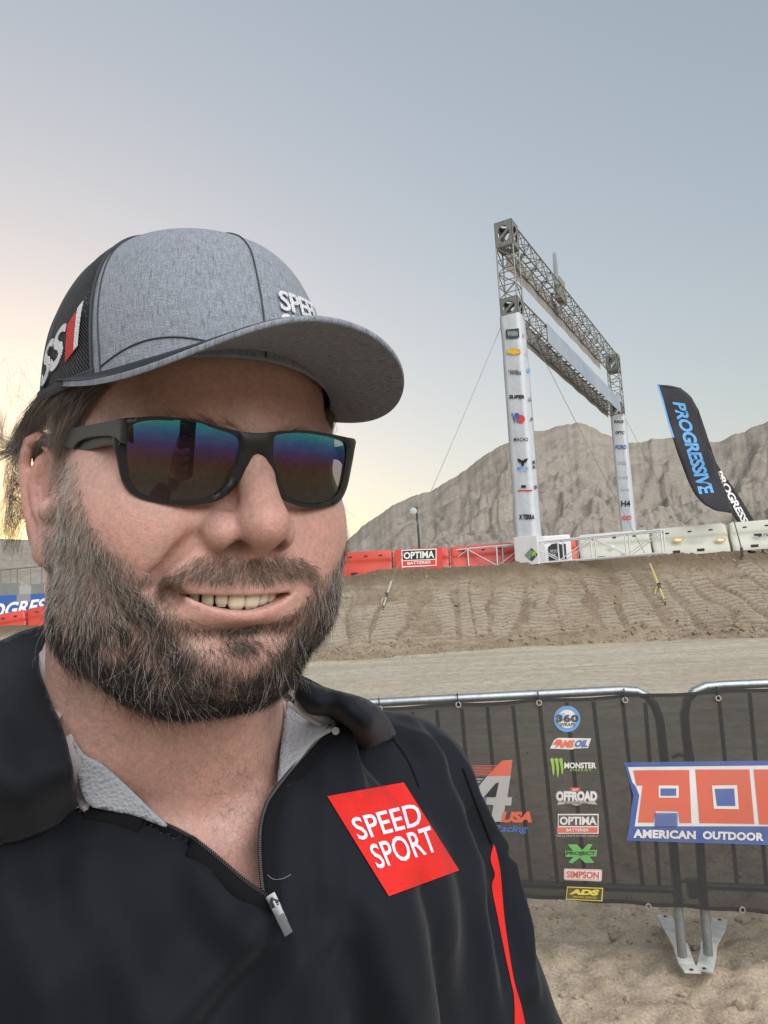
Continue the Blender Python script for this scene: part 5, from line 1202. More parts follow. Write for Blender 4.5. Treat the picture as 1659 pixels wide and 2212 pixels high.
# turned-down collar: image-left wing in front of the shoulder, image-right wing on the far shoulder
cl = [(60, 1640), (150, 1700), (100, 1780), (0, 1810), (-60, 1700)]
colL = patch('collar', [(-140, 1430), (-60, 1404), (0, 1388), (45, 1368), (80, 1358), (108, 1352), (96, 1384), (84, 1420), (84, 1448), (96, 1486), (112, 1530), (128, 1562), (142, 1605), (152, 1655), (160, 1705), (166, 1746), (134, 1772), (98, 1791), (58, 1806), (10, 1820), (-60, 1830), (-140, 1832)],
      [(108, 1354, .502), (60, 1372, .497), (0, 1390, .485), (-120, 1440, .44), (84, 1440, .452), (40, 1430, .455), (105, 1520, .424), (130, 1590, .405), (155, 1680, .388), (165, 1744, sd_(165, 1744)[2] - .006), (100, 1788, sd_(100, 1788)[2] - .006), (20, 1815, sd_(20, 1815)[2] - .006), (-100, 1828, sd_(-60, 1820)[2] - .006), (60, 1640, .378), (0, 1560, .382), (60, 1740, .374), (-100, 1600, .37), (120, 1690, .384), (0, 1470, .425)], M_shirt, shirt, .003)
ribbon('collar_facing', smooth_line([(140, 1592), (156, 1630), (168, 1680), (178, 1742)], 14), .0075, .011, M_facing, shirt)
patch('collar', [(628, 1478), (640, 1462), (665, 1474), (700, 1488), (745, 1500), (790, 1514), (830, 1545), (852, 1586), (824, 1603), (792, 1616), (762, 1613), (738, 1598), (722, 1574), (690, 1555), (655, 1525)],
      [(635, 1466, .486), (700, 1490, .486), (790, 1516, .492), (850, 1584, sd_(850, 1584)[2] - .005), (792, 1614, sd_(792, 1614)[2] - .008), (722, 1574, sd_(722, 1574)[2] - .010), (690, 1525, .455), (750, 1545, .456), (790, 1570, .46), (650, 1505, .466)], M_shirt, shirt, .003)
ribbon('collar_facing', smooth_line([(616, 1494), (650, 1524), (690, 1552), (724, 1573)], 16), .0085, .012, M_facing, shirt, deps=np.linspace(.466, sd_(724, 1576)[2] - .013, 16))
ribbon('collar_piping', smooth_line([(622, 1518), (655, 1545), (690, 1565), (720, 1576)], 16), .003, .0135, M_facing, shirt, deps=np.linspace(.463, sd_(724, 1576)[2] - .015, 16))
mb = MB()
for q in ((722, 1574), (186, 1742)):
    a = cloth_pt(q[0] - 6, q[1] - 5, .013); b = cloth_pt(q[0] + 3, q[1] + 5, .013); mb.tube([a, (a + b) / 2 + (CP - a) * .006, b], .0028, 8)
pp(mb.build('zip_end', M_facing, smooth=True), shirt)
_dR = sd_(724, 1576)[2] - .013
pr = Print(lambda u, v, l: dep(u, v, .466 + (_dR - .466) * (u - 616) / 108 - .0009)); pr.text('RI', [(622, 1498), (640, 1512), (634, 1520), (616, 1506)], P_black if 'P_black' in globals() else M_tape, 1, bold=.04); o = pr.build('facing_print'); pp(o, shirt)

# printed patch and arm stripe lying on the cloth
def shirt_map(off):
    def f(u, v, l):
        h = shirt_hit(u, v)
        if h is None: h = CP + ray(u, v) * .5
        return h + nrm(CP - h) * (off + .0005 * l)
    return f
M_prred = cloth_mat('red_heat_print', (.60, .022, .018), .05, 1100, .6); M_prwhite = cloth_mat('white_heat_print', (.62, .63, .72), .05, 1100, .6)
q = [(707, 1720), (872, 1690), (992, 1880), (840, 1936)]
pr = Print(shirt_map(.0009), 6); pr.grid(q, M_prred, 1, 40, 44)
pr.text('SPEED', [(755, 1768), (903, 1733), (914, 1782), (777, 1816)], M_prwhite, 3, bold=.012, space=1.0); pr.text('SPORT', [(795, 1826), (928, 1783), (948, 1838), (817, 1878)], M_prwhite, 3, bold=.012, space=1.0)
o = pr.build('chest_patch'); pp(o, shirt)
Lp = smooth_line([(1066, 1824), (1060, 1856), (1069, 1890), (1063, 1916), (1077, 1990), (1091, 2060), (1104, 2120), (1111, 2160), (1112, 2240)], 60); Rp = smooth_line([(1070, 1830), (1080, 1876), (1085, 1930), (1090, 1985), (1099, 2050), (1111, 2120), (1126, 2172), (1140, 2240)], 60)
pr = Print(shirt_map(.0006)); V2 = []; F2 = []
for i in range(60):
    for k in range(4): V2.append(Lp[i] * (1 - k / 3) + Rp[i] * k / 3)
pr.raw(V2, [(i * 4 + k, i * 4 + k + 1, (i + 1) * 4 + k + 1, (i + 1) * 4 + k) for i in range(59) for k in range(3)], M_prred, 1); o = pr.build('sleeve_stripe'); pp(o, shirt)
# seams
def seam(pts, r=.0007, off=.0004, m=None):
    mb = MB(); mb.tube([cloth_pt(x, y, off) for x, y in smooth_line(pts, 40)], r, 5); pp(mb.build('seam', m or M_tape, smooth=True), shirt)
seam([(770, 1612), (830, 1660), (900, 1690)]) if False else None
seam([(1000, 1660), (1030, 1740), (1062, 1822)], .0011); seam([(846, 1592), (880, 1640), (905, 1700)], .0008)

# zip slider with its pull tab
M_slider = mat('dark_chrome', (.16, .17, .18), .3, .9); M_tab = mat('grey_rubber_tab', (.07, .078, .09), .5)
a = cloth_pt(586, 1938, .006); b = cloth_pt(600, 1968, .009); c = cloth_pt(620, 2010, .009); ax_t = nrm(c - b); ax_v = nrm(CP - b); ax_s = np.cross(ax_t, ax_v)
mb = MB(); mb.box((a * .6 + b * .4), (.0062, .010, .0042), (ax_s, ax_t, ax_v)); s1 = pp(mb.build('zip_slider', M_slider, smooth=True, bevel=.0012), shirt)
mb = MB(); mb.tube([a * .9 + b * .1 + ax_v * .003, a * .6 + b * .4 + ax_v * .006, a * .3 + b * .7 + ax_v * .004], .0012, 8); mb.tube([b + ax_s * -.0025 - ax_t * .004, b - ax_t * .007 + ax_v * .001, b + ax_s * .0025 - ax_t * .004], .0009, 8); pp(mb.build('slider_bridge', M_slider, smooth=True), shirt)
mb = MB(); mb.box(b * .8 + c * .2, (.0055, .010, .0022), (ax_s, ax_t, ax_v)); pp(mb.build('pull_link', M_slider, smooth=True, bevel=.0007), shirt)
mb = MB(); mb.box(b * .3 + c * .7, (.0052, .0115, .0026), (ax_s, ax_t, ax_v)); pp(mb.build('pull_tab', M_tab, smooth=True, bevel=.0009), shirt)
mb = MB(); mb.tube([cloth_pt(x, y, .004) for x, y in smooth_line([(578, 1890), (590, 1899), (610, 1898), (628, 1889)], 14)], .0002, 4); pp(mb.build('loose_thread', mat('grey_thread', (.2, .2, .21), .8)), shirt)
# ================================================================== CAP
PF = np.array([(0, 157), (20, 156.3), (38, 154), (52, 150), (64, 144.5), (76, 135), (85, 122), (92.5, 108.5), (98, 95), (101, 85), (103, 74.5)], float)
PS = np.array([(0, 157), (16, 156), (31, 152.5), (44, 146.5), (54, 138), (62.5, 127.5), (70, 114), (75.5, 101), (79.5, 88), (82, 70), (83, 49)], float)
PB = np.array([(0, 157), (20, 154.5), (37, 150), (52, 143), (65, 133), (76, 121.5), (85.5, 108), (93, 94), (98.5, 79), (102, 63), (104, 46)], float)
def _sp(P, t):
    n = len(P) - 1; x = np.clip(t, 0, 1) * n; i = np.minimum(x.astype(int), n - 1); u = (x - i)[..., None]
    g_ = lambda k: P[np.clip(i + k, 0, n)]
    p0, p1_, p2_, p3 = g_(-1), g_(0), g_(1), g_(2)
    return .5 * (2 * p1_ + (p2_ - p0) * u + (2 * p0 - 5 * p1_ + 4 * p2_ - p3) * u * u + (3 * p1_ - p0 - 3 * p2_ + p3) * u ** 3)
def crown(th, t, off=0.0):
    """th: 0 front, + to his left; t: 0 button .. 1 rim -> head mm"""
    th = np.asarray(th, float); t = np.asarray(t, float); th, t = np.broadcast_arrays(th, np.clip(t, 0, 1))
    c, s = np.cos(th), np.sin(th); A = np.where((c > 0)[..., None], _sp(PF, t), _sp(PB, t)); B_ = _sp(PS, t)
    r = 1 / np.sqrt((c / np.maximum(A[..., 0], 1e-6)) ** 2 + (s / np.maximum(B_[..., 0], 1e-6)) ** 2 + 1e-12); z = A[..., 1] * c * c + B_[..., 1] * s * s
    r = r + (off + 2.2) * t ** .3; z = z + (off + 2.2) * (1 - t) ** .5
    # slack of the cloth
    r = r + 1.0 * fbm(th * 1.6, t * 2.2, oct=2, seed=70) * sstep(.15, .6, t)
    return np.stack([r * s - 1.5, r * c - 5, z], -1)
def cloth_grid(name, f, u, v, m, par, thick, uvs=(1, 1), offs=1):
    U, V2 = np.meshgrid(u, v); P = f(U, V2); nv, nu = U.shape; i = np.arange(nv * nu).reshape(nv, nu)
    me = mesh_np(name, h2w(P.reshape(-1, 3)), np.stack([i[:-1, :-1], i[:-1, 1:], i[1:, 1:], i[1:, :-1]], -1).reshape(-1, 4), True)
    uv = me.uv_layers.new(name='uv'); vi = np.empty(len(me.loops), np.int32); me.loops.foreach_get('vertex_index', vi)
    uv.data.foreach_set('uv', np.stack([U.ravel()[vi] * uvs[0], V2.ravel()[vi] * uvs[1]], 1).astype(np.float32).ravel())
    o = link(name, me, [m]); 
    md = o.modifiers.new('thickness', 'SOLIDIFY'); md.thickness = thick; md.offset = offs
    if par is not None: o.parent = par; o.matrix_parent_inverse = par.matrix_world.inverted() if False else Matrix.Translation(-par.location)
    return o
def heather():
    m = bpy.data.materials.new('grey_heather_twill'); m.use_nodes = True; nt = m.node_tree; b = nt.nodes['Principled BSDF']; b.inputs['Roughness'].default_value = .85; b.inputs['Sheen Weight'].default_value = .08
    b.inputs['Specular IOR Level'].default_value = .2
    uv = nt.nodes.new('ShaderNodeUVMap'); uv.uv_map = 'uv'
    def layer(sx, sy, lo, hi, det=3):
        mp = nt.nodes.new('ShaderNodeMapping'); mp.inputs['Scale'].default_value = (sx, sy, 1); nt.links.new(uv.outputs[0], mp.inputs[0])
        n = nt.nodes.new('ShaderNodeTexNoise'); n.inputs['Scale'].default_value = 1; n.inputs['Detail'].default_value = det; nt.links.new(mp.outputs[0], n.inputs[0])
        r = nt.nodes.new('ShaderNodeMapRange'); r.inputs[1].default_value = lo; r.inputs[2].default_value = hi; nt.links.new(n.outputs[0], r.inputs[0]); return r.outputs[0]
    a = layer(1.1, .16, .38, .62, 5); c = layer(.16, 1.0, .38, .62, 5); w = layer(1.3, 1.3, .3, .7, 2); t = layer(.75, .12, .56, .72, 4)
    def mix(f, p, q, mode='MIX'):
        x = nt.nodes.new('ShaderNodeMix'); x.data_type = 'RGBA'; x.blend_type = mode
        if isinstance(f, float): x.inputs[0].default_value = f
        else: nt.links.new(f, x.inputs[0])
        for k, e in ((6, p), (7, q)):
            if isinstance(e, tuple): x.inputs[k].default_value = (*e, 1)
            else: nt.links.new(e, x.inputs[k])
        return x.outputs[2]
    col = mix(a, (.255, .278, .315), (.155, .175, .21)); col2 = mix(c, (.255, .278, .315), (.155, .175, .21)); col = mix(.45, col, col2); col = mix(t, col, (.115, .13, .16)); col = mix(.25, col, w, 'OVERLAY')
    nt.links.new(col, b.inputs['Base Color']); u = nt.nodes.new('ShaderNodeBump'); u.inputs['Strength'].default_value = .35; u.inputs['Distance'].default_value = .0006; nt.links.new(w, u.inputs['Height']); nt.links.new(u.outputs[0], b.inputs['Normal'])
    return m
def netting():
    m = bpy.data.materials.new('black_netting'); m.use_nodes = True; nt = m.node_tree; b = nt.nodes['Principled BSDF']; b.inputs['Base Color'].default_value = (.018, .019, .022, 1); b.inputs['Roughness'].default_value = .55
    uv = nt.nodes.new('ShaderNodeUVMap'); uv.uv_map = 'uv'; sp_ = nt.nodes.new('ShaderNodeSeparateXYZ'); nt.links.new(uv.outputs[0], sp_.inputs[0])
    def mth(op, a, b_=None):
        x = nt.nodes.new('ShaderNodeMath'); x.operation = op
        for k, e in ((0, a), (1, b_)):
            if e is None: continue
            if isinstance(e, (int, float)): x.inputs[k].default_value = e
            else: nt.links.new(e, x.inputs[k])
        return x.outputs[0]
    su = mth('SINE', mth('MULTIPLY', sp_.outputs[0], 2 * math.pi / 2.1)); sv_ = mth('SINE', mth('MULTIPLY', sp_.outputs[1], 2 * math.pi / 2.1)); pdt = mth('MULTIPLY', su, sv_)
    hole = mth('GREATER_THAN', pdt, .42); tr = nt.nodes.new('ShaderNodeBsdfTransparent'); mx = nt.nodes.new('ShaderNodeMixShader'); nt.links.new(hole, mx.inputs[0]); nt.links.new(b.outputs[0], mx.inputs[1]); nt.links.new(tr.outputs[0], mx.inputs[2]); nt.links.new(mx.outputs[0], nt.nodes['Material Output'].inputs[0])
    u = nt.nodes.new('ShaderNodeBump'); u.inputs['Strength'].default_value = 1; u.inputs['Distance'].default_value = .0008; u.invert = True; nt.links.new(pdt, u.inputs['Height']); nt.links.new(u.outputs[0], b.inputs['Normal'])
    return m
M_heather = heather(); M_net = netting(); M_thread = mat('dark_thread', (.03, .033, .04), .7); M_pale_thread = mat('pale_thread', (.36, .38, .42), .7)
capc = h2w((0, 0, 70)); cap = empty('cap', tuple(capc)); tag(cap, 'grey cap with black mesh back and curved brim worn by the bearded man', 'cap')
CI = Matrix.Translation(-Vector(capc))
def cp(o): o.parent = cap; o.matrix_parent_inverse = CI; return o
def TH(t): return np.radians(52 + 36 * (1 - np.asarray(t, float)) ** 1.15)
ts = np.linspace(.0, 1, 60)
for a, b_ in ((-1, 0), (0, 1)):
    cloth_grid('front_panel', lambda u, v: crown(u * TH(v), v), np.linspace(a, b_, 50), ts, M_heather, cap, .0022, (85, 150))
for a, b_ in ((0, .30), (.30, 1), (1, 1.7), (1.7, 2)):
    def fpan(u, v, a=a, b_=b_): return crown(TH(v) + u * (math.pi - TH(v)), v, 1.6 * np.sin(np.pi * (u - a) / (b_ - a)) ** .6 * sstep(0, .4, v) - .6)
    cloth_grid('mesh_panel', fpan, np.linspace(a, b_, 44), ts, M_net, cap, .0008, (180, 150))
def crown_line(name, pts, r, m, off=.4, flat=1):
    P = [crown(t_, s_, off) for t_, s_ in pts]; mb = MB(); mb.tube(h2w(np.array([np.ravel(p) for p in P])), r / 1000, 6); return cp(mb.build(name, m, smooth=True))
lin = np.linspace(.06, .985, 50)
crown_line('seam', [(0.0, t_) for t_ in lin], .4, M_thread)
for sg in (-1, 1):
    crown_line('stitching', [(sg * (TH(t_) - .055), t_) for t_ in lin], .42, M_thread, .35)
    crown_line('panel_seam', [(sg * (TH(t_) + .012), t_) for t_ in lin], .8, M_thread, .5)
    crown_line('panel_seam', [(sg * (TH(t_) + .3 * (math.pi - TH(t_))), t_) for t_ in lin], 1.6, M_thread, .6)
    # arc of stitching over the brim on the front panel
    crown_line('stitching', [(sg * (TH(.95) - .07) * (1 - k), .965 - .05 * math.sin(k / .8 * 3.0)) for k in np.linspace(0, .8, 40)], .42, M_thread, .4)
# rim band and button
def band(u, v): p = crown(u, 1 - v * .035, .3); return p
cloth_grid('rim_band', band, np.linspace(TH(1), 2 * math.pi - TH(1), 100), np.linspace(0, 1, 4), mat('black_band_cloth', (.02, .021, .024), .8, bump=(900, .4, .0006)), cap, .0012, (90, 20))
mb = MB(); c = h2w((-1.5, -5, 156)); mb.lathe(c, [(.0088, -.001), (.009, .0015), (.0078, .0034), (.004, .0046), (.0005, .005)], hvec((0, 0, 1)), 20); cp(mb.build('button', M_heather, smooth=True))
# brim: two faces and an edge, arched across
def brim_z(x, y): return 80.5 + .035 * (y - 98) - (x / 75) ** 2 * (16.5 + 20 * np.clip((y - 20) / 146, 0, 1.2)) 
def brim(u, v, dz=0):
    """u -1..1 across, v 0 root .. 1 edge"""
    a = u * math.pi / 2; xr = 83.5 * np.sin(a); yr = -5 + 103.5 * np.sqrt(np.maximum(1 - (xr / 84.5) ** 2, 0))
    yr = np.maximum(yr, 16 + 0 * yr)
    k = np.abs(np.sin(a)); xo = 83 * np.sin(a) * (1 - .015 * v); yo = 14 + 158 * np.maximum(1 - k ** 3.1, 0) ** .5
    x = xr * (1 - v) + xo * v - 1.5; y = yr * (1 - v) + np.maximum(yo, yr) * v
    return np.stack([x, y, brim_z(x + 1.5, y) + dz], -1)
us_ = np.linspace(-1, 1, 121); NR = 26
rows = []
for v_ in np.linspace(0, .985, NR): rows.append(brim(us_, v_, 1.5))
for a_ in np.linspace(0, math.pi, 7)[1:-1]: rows.append(brim(us_, .985 + .015 * math.sin(a_), 1.5 * math.cos(a_)))
for v_ in np.linspace(.985, 0, NR): rows.append(brim(us_, v_, -1.5))
R_b = np.array(rows); nv, nu = R_b.shape[:2]; idx = np.arange(nv * nu).reshape(nv, nu)
me = mesh_np('brim', h2w(R_b.reshape(-1, 3)), np.stack([idx[:-1, :-1], idx[1:, :-1], idx[1:, 1:], idx[:-1, 1:]], -1).reshape(-1, 4), True)
uv = me.uv_layers.new(name='uv'); vi = np.empty(len(me.loops), np.int32); me.loops.foreach_get('vertex_index', vi)
uv.data.foreach_set('uv', R_b.reshape(-1, 3)[vi][:, :2].astype(np.float32).ravel())
br = cp(link('brim', me, [M_heather]))
for v_ in (.12, .24, .36, .48, .6, .72, .84, .95):
    for dz in (1.62,):
        mb = MB(); mb.tube(h2w(brim(np.linspace(-.97, .97, 100), v_, dz)), .00035, 5); st_ = mb.build('stitching', M_thread, smooth=True); st_.parent = br
# sweatband inside
def sweat(u, v): p = crown(u, 1.0 - v * .16, -2.6); return p
cloth_grid('sweatband', sweat, np.linspace(-1.45, 1.45, 60), np.linspace(-.04, 1, 5), mat('dark_sweatband', (.05, .05, .055), .85), cap, .0012, (90, 20))
# raised embroidery
M_emb = cloth_mat('white_embroidery', (.66, .68, .72), .1, 1300, .6, 1.0); M_embk = cloth_mat('black_embroidery', (.015, .015, .017), .1, 1300, .6, 1.0); M_embr = cloth_mat('red_embroidery', (.55, .03, .03), .1, 1300, .6, 1.0)
def emb_map(h): return lambda u, v, l: h2w(crown(np.array(u), np.array(v), h + .35 * l))
def emb(text, quad, m, layer=1, par=cap, name='embroidery', h=1.3, **k):
    pr = Print(emb_map(h)); pr.text(text, quad, m, layer, **k); o = pr.build(name); cp(o); md = o.modifiers.new('relief', 'SOLIDIFY'); md.thickness = .0004; md.offset = 0; return o
emb('SPEED', [(.115, .662), (.57, .628), (.57, .715), (.11, .745)], M_emb, bold=.02, space=.95, h=1.0)
emb('SPORT', [(.105, .757), (.57, .727), (.57, .812), (.10, .838)], M_emb, bold=.02, space=.95, h=1.0)
emb('SS', [(-1.60, .872), (-1.27, .795), (-1.215, .915), (-1.55, .967)], M_emb, 2, bold=.02, shear=.15, space=1.0, h=1.5)
pr = Print(emb_map(1.5), .04); pr.poly([(-1.255, .812), (-1.135, .735), (-1.08, .898), (-1.195, .925)], M_embr, 1); pr.poly([(-1.165, .752), (-1.12, .722), (-1.065, .893), (-1.105, .903)], M_emb, 2); o = cp(pr.build('embroidery'))
cap_bvh = None

# ================================================================== SUNGLASSES
G0 = h2w((-2, 95, 22)); gls = empty('sunglasses', tuple(G0)); tag(gls, 'matte black sunglasses with rainbow mirrored lenses on the bearded man', 'sunglasses'); GI = Matrix.Translation(-Vector(G0))
def gp(o): o.parent = gls; o.matrix_parent_inverse = GI; return o
GY0, GK, GT = 104.5, .0046, .12
def gsurf(x, z, d=0): return np.stack([np.asarray(x, float), GY0 - GK * np.asarray(x, float) ** 2 + GT * (np.asarray(z, float) - 20) + d + 0 * np.asarray(x, float), np.asarray(z, float)], -1)
def ghit(px, py):
    o = w2h(CP); d = w2h(CP + ray(px, py)) - o; lo_, hi_ = .26, .6; f = lambda s: (o + d * s)[1] - (GY0 - GK * (o + d * s)[0] ** 2 + GT * ((o + d * s)[2] - 20))
    S = np.linspace(.25, .55, 600); v = np.array([f(s) for s in S]); i = np.where((v[:-1] > 0) & (v[1:] <= 0))[0][0]; a, b = S[i], S[i + 1]
    for _ in range(25):
        m = (a + b) / 2
        if f(m) > 0: a = m
        else: b = m
    p = o + d * a; return p[0], p[2]
OUT = [(250, 908), (262, 904), (295, 901), (330, 899), (390, 902), (440, 911), (500, 927), (555, 935), (610, 931), (660, 929), (710, 936), (750, 944), (771, 950), (769, 970), (762, 1010), (752, 1055), (735, 1085), (705, 1096), (675, 1098), (640, 1090), (610, 1073), (595, 1050), (582, 1025), (574, 998), (568, 984), (558, 980), (548, 986), (540, 1003), (528, 1026), (510, 1052), (490, 1072), (465, 1085), (430, 1091), (400, 1092), (350, 1087), (312, 1079), (287, 1066), (272, 1048), (264, 1025), (257, 990), (249, 955)]
LL = [(280, 922), (300, 912), (335, 907), (390, 910), (440, 918), (480, 930), (508, 940), (519, 952), (518, 975), (511, 1005), (498, 1034), (480, 1058), (455, 1073), (420, 1080), (380, 1081), (345, 1077), (312, 1068), (292, 1052), (281, 1025), (276, 985), (276, 945)]
LR = [(594, 950), (602, 939), (650, 935), (700, 941), (740, 951), (750, 960), (750, 985), (746, 1020), (738, 1055), (726, 1074), (700, 1085), (675, 1087), (645, 1081), (622, 1068), (608, 1045), (598, 1010), (592, 978)]
def gl2(poly, n):
    q = np.array([ghit(*p) for p in poly]); q = smooth_line(np.concatenate([q, q[:1]]), n + 1)[:-1]; return q
o_, l_, r_ = gl2(OUT, 150), gl2(LL, 80), gl2(LR, 80)
from mathutils.geometry import delaunay_2d_cdt
def holed(loops, step):
    pts = []; es = []
    for L_ in loops: b = len(pts); pts += [tuple(p) for p in L_]; es += [(b + i, b + (i + 1) % len(L_)) for i in range(len(L_))]
    lo, hi = np.array(pts).min(0), np.array(pts).max(0); X_, Y_ = np.meshgrid(np.arange(lo[0], hi[0], step), np.arange(lo[1], hi[1], step)); G_ = np.stack([X_.ravel(), Y_.ravel()], 1)
    keep = inpoly(G_, loops[0]) & (polydist(G_, loops[0]) > step * .5)
    for h in loops[1:]: keep &= ~inpoly(G_, h) & (polydist(G_, h) > step * .5)
    vs, es2, fs, *_ = delaunay_2d_cdt([Vector(p) for p in pts] + [Vector(p) for p in G_[keep]], es, [], 0, 1e-5); V2 = np.array([v[:] for v in vs])
    ff = []
    for f in fs:
        c = V2[list(f)].mean(0)[None]
        if inpoly(c, loops[0])[0] and not any(inpoly(c, h)[0] for h in loops[1:]): ff.append(tuple(f))
    return V2, ff
V2, fs = holed([o_, l_, r_], 3.0)
d_in = np.minimum.reduce([polydist(V2, o_), polydist(V2, l_), polydist(V2, r_)])
front = gsurf(V2[:, 0], V2[:, 1]) + np.stack([0 * d_in, -1.3 * (1 - sstep(0, 1.6, d_in)), 0 * d_in], -1); back = gsurf(V2[:, 0], V2[:, 1], -4.6)
nV = len(V2); F3 = [f for f in fs] + [tuple(i + nV for i in f[::-1]) for f in fs]
ed = {}
for f in fs:
    for a, b in zip(f, f[1:] + f[:1]): ed[(a, b)] = 1
F3 += [(b, a, a + nV, b + nV) for a, b in ed if (b, a) not in ed]
M_frame = mat('matte_black_frame', (.012, .013, .014), .4, spec=.4, bump=(1500, .12, .0004)); M_lug = mat('grey_logo_metal', (.3, .3, .3), .4, .8)
me = mesh_np('frame', h2w(np.concatenate([front, back])), F3, True); bm = bmesh.new(); bm.from_mesh(me); bmesh.ops.recalc_face_normals(bm, faces=bm.faces); bm.to_mesh(me); bm.free(); me.set_sharp_from_angle(angle=math.radians(60)); frm = gp(link('frame', me, [M_frame]))
# lenses: tinted, with a rainbow mirror film graded from top to bottom
def lens_mat():
    m = bpy.data.materials.new('rainbow_mirror_lens'); m.use_nodes = True; nt = m.node_tree; nt.nodes.remove(nt.nodes['Principled BSDF'])
    at_ = nt.nodes.new('ShaderNodeAttribute'); at_.attribute_name = 'film'; cr = nt.nodes.new('ShaderNodeValToRGB'); nt.links.new(at_.outputs['Fac'], cr.inputs[0]); e = cr.color_ramp.elements
    stops = [(0, (.035, .05, .05)), (.22, (.035, .045, .034)), (.36, (.055, .05, .025)), (.47, (.07, .042, .035)), (.58, (.075, .036, .09)), (.70, (.06, .055, .22)), (.84, (.05, .15, .38)), (1, (.04, .36, .44))]
    e[0].position, e[0].color = stops[0][0], (*stops[0][1], 1); e[1].position, e[1].color = stops[-1][0], (*stops[-1][1], 1)
    for p_, c_ in stops[1:-1]: x = e.new(p_); x.color = (*c_, 1)
    gl_ = nt.nodes.new('ShaderNodeBsdfGlossy'); gl_.inputs['Roughness'].default_value = .012; nt.links.new(cr.outputs[0], gl_.inputs['Color'])
    tr = nt.nodes.new('ShaderNodeBsdfTransparent'); tr.inputs[0].default_value = (.24, .24, .25, 1)
    ad = nt.nodes.new('ShaderNodeAddShader'); nt.links.new(gl_.outputs[0], ad.inputs[0]); nt.links.new(tr.outputs[0], ad.inputs[1]); nt.links.new(ad.outputs[0], nt.nodes['Material Output'].inputs[0]); return m
M_lens = lens_mat()
for L_ in (l_, r_):
    c_ = L_.mean(0); big = c_ + (L_ - c_) * 1.035; V2, fs = holed([big], 2.2); P = gsurf(V2[:, 0], V2[:, 1], -2.2)
    cx_ = L_[:, 0].mean(); P[:, 1] += 1.6 - ((V2[:, 0] - cx_) / 30) ** 2 * 1.3 - ((V2[:, 1] - 20) / 22) ** 2 * .9
    me = mesh_np('lens', h2w(P), fs, True); a = me.attributes.new('film', 'FLOAT', 'POINT'); zz_l = (V2[:, 1] - L_[:, 1].min()) / (L_[:, 1].max() - L_[:, 1].min()); a.data.foreach_set('value', np.clip(zz_l, 0, 1).astype(np.float32))
    ln = gp(link('lens', me, [M_lens]))
# temples
PA = np.array((-68.5, 78, 30)); PBk = np.array((-82.5, -8, 30)); tn = nrm((-(PBk - PA)[1], (PBk - PA)[0], 0)); tn = tn if tn[0] < 0 else -tn
def temple(name, poly, thick, inset=0):
    P = [onplane(x, y, h2w(PA + tn * (2.4 - inset)), hvec(tn)) for x, y in poly]; mb = MB(); mb.prism(P, hvec(-tn) * thick / 1000); return P, gp(mb.build(name, M_frame, smooth=True, bevel=.0009))
top_ = [(262, 905), (230, 910), (200, 916), (160, 923), (128, 930), (100, 938), (76, 946)]
bot_ = [(78, 952), (100, 956), (128, 960), (153, 969), (166, 956), (182, 948), (200, 944), (222, 942), (240, 943), (252, 948), (260, 958)]
P, tp = temple('temple', smooth_line(top_, 26).tolist() + smooth_line(bot_, 40).tolist(), 3.2)
temple('temple_ledge', smooth_line([(254, 947), (240, 943), (222, 942), (200, 944), (182, 948), (166, 956), (153, 969)], 24).tolist() + smooth_line([(166, 973), (182, 973), (205, 968), (225, 963), (244, 961), (260, 962)], 20).tolist(), 3.0, 2.2)
# earpiece hooking over the ear, and the other temple, mirrored
mb = MB(); mb.tube(h2w(np.array([(-79.8, 2, 27), (-82, -8, 27.5), (-83.5, -18, 25), (-83, -28, 17), (-80, -36, 6)])), [.0038, .004, .004, .0038, .003], 10); gp(mb.build('earpiece', M_frame, smooth=True))
Ph = np.array([w2h(p) for p in P]); Pm = Ph * (-1, 1, 1) + np.array((-8, -4, 0)); mb = MB(); mb.prism(h2w(Pm), hvec(-tn * np.array((-1, 1, 1))) * .0032); gp(mb.build('temple', M_frame, smooth=True, bevel=.0009))
mb = MB(); mb.tube(h2w(np.array([(77.5, 2, 27), (80, -8, 27.5), (81, -18, 25), (80.5, -28, 17), (78, -36, 6)])), [.0038, .004, .004, .0038, .003], 10); gp(mb.build('earpiece', M_frame, smooth=True))
for sg in (-1, 1):
    mb = MB(); mb.tube(h2w(np.array([(sg * 9 - 3, 99, 22), (sg * 11 - 3, 97, 14), (sg * 13 - 3, 94, 7)])), [.002, .0032, .0022], 8); gp(mb.build('nose_pad', M_frame, smooth=True))
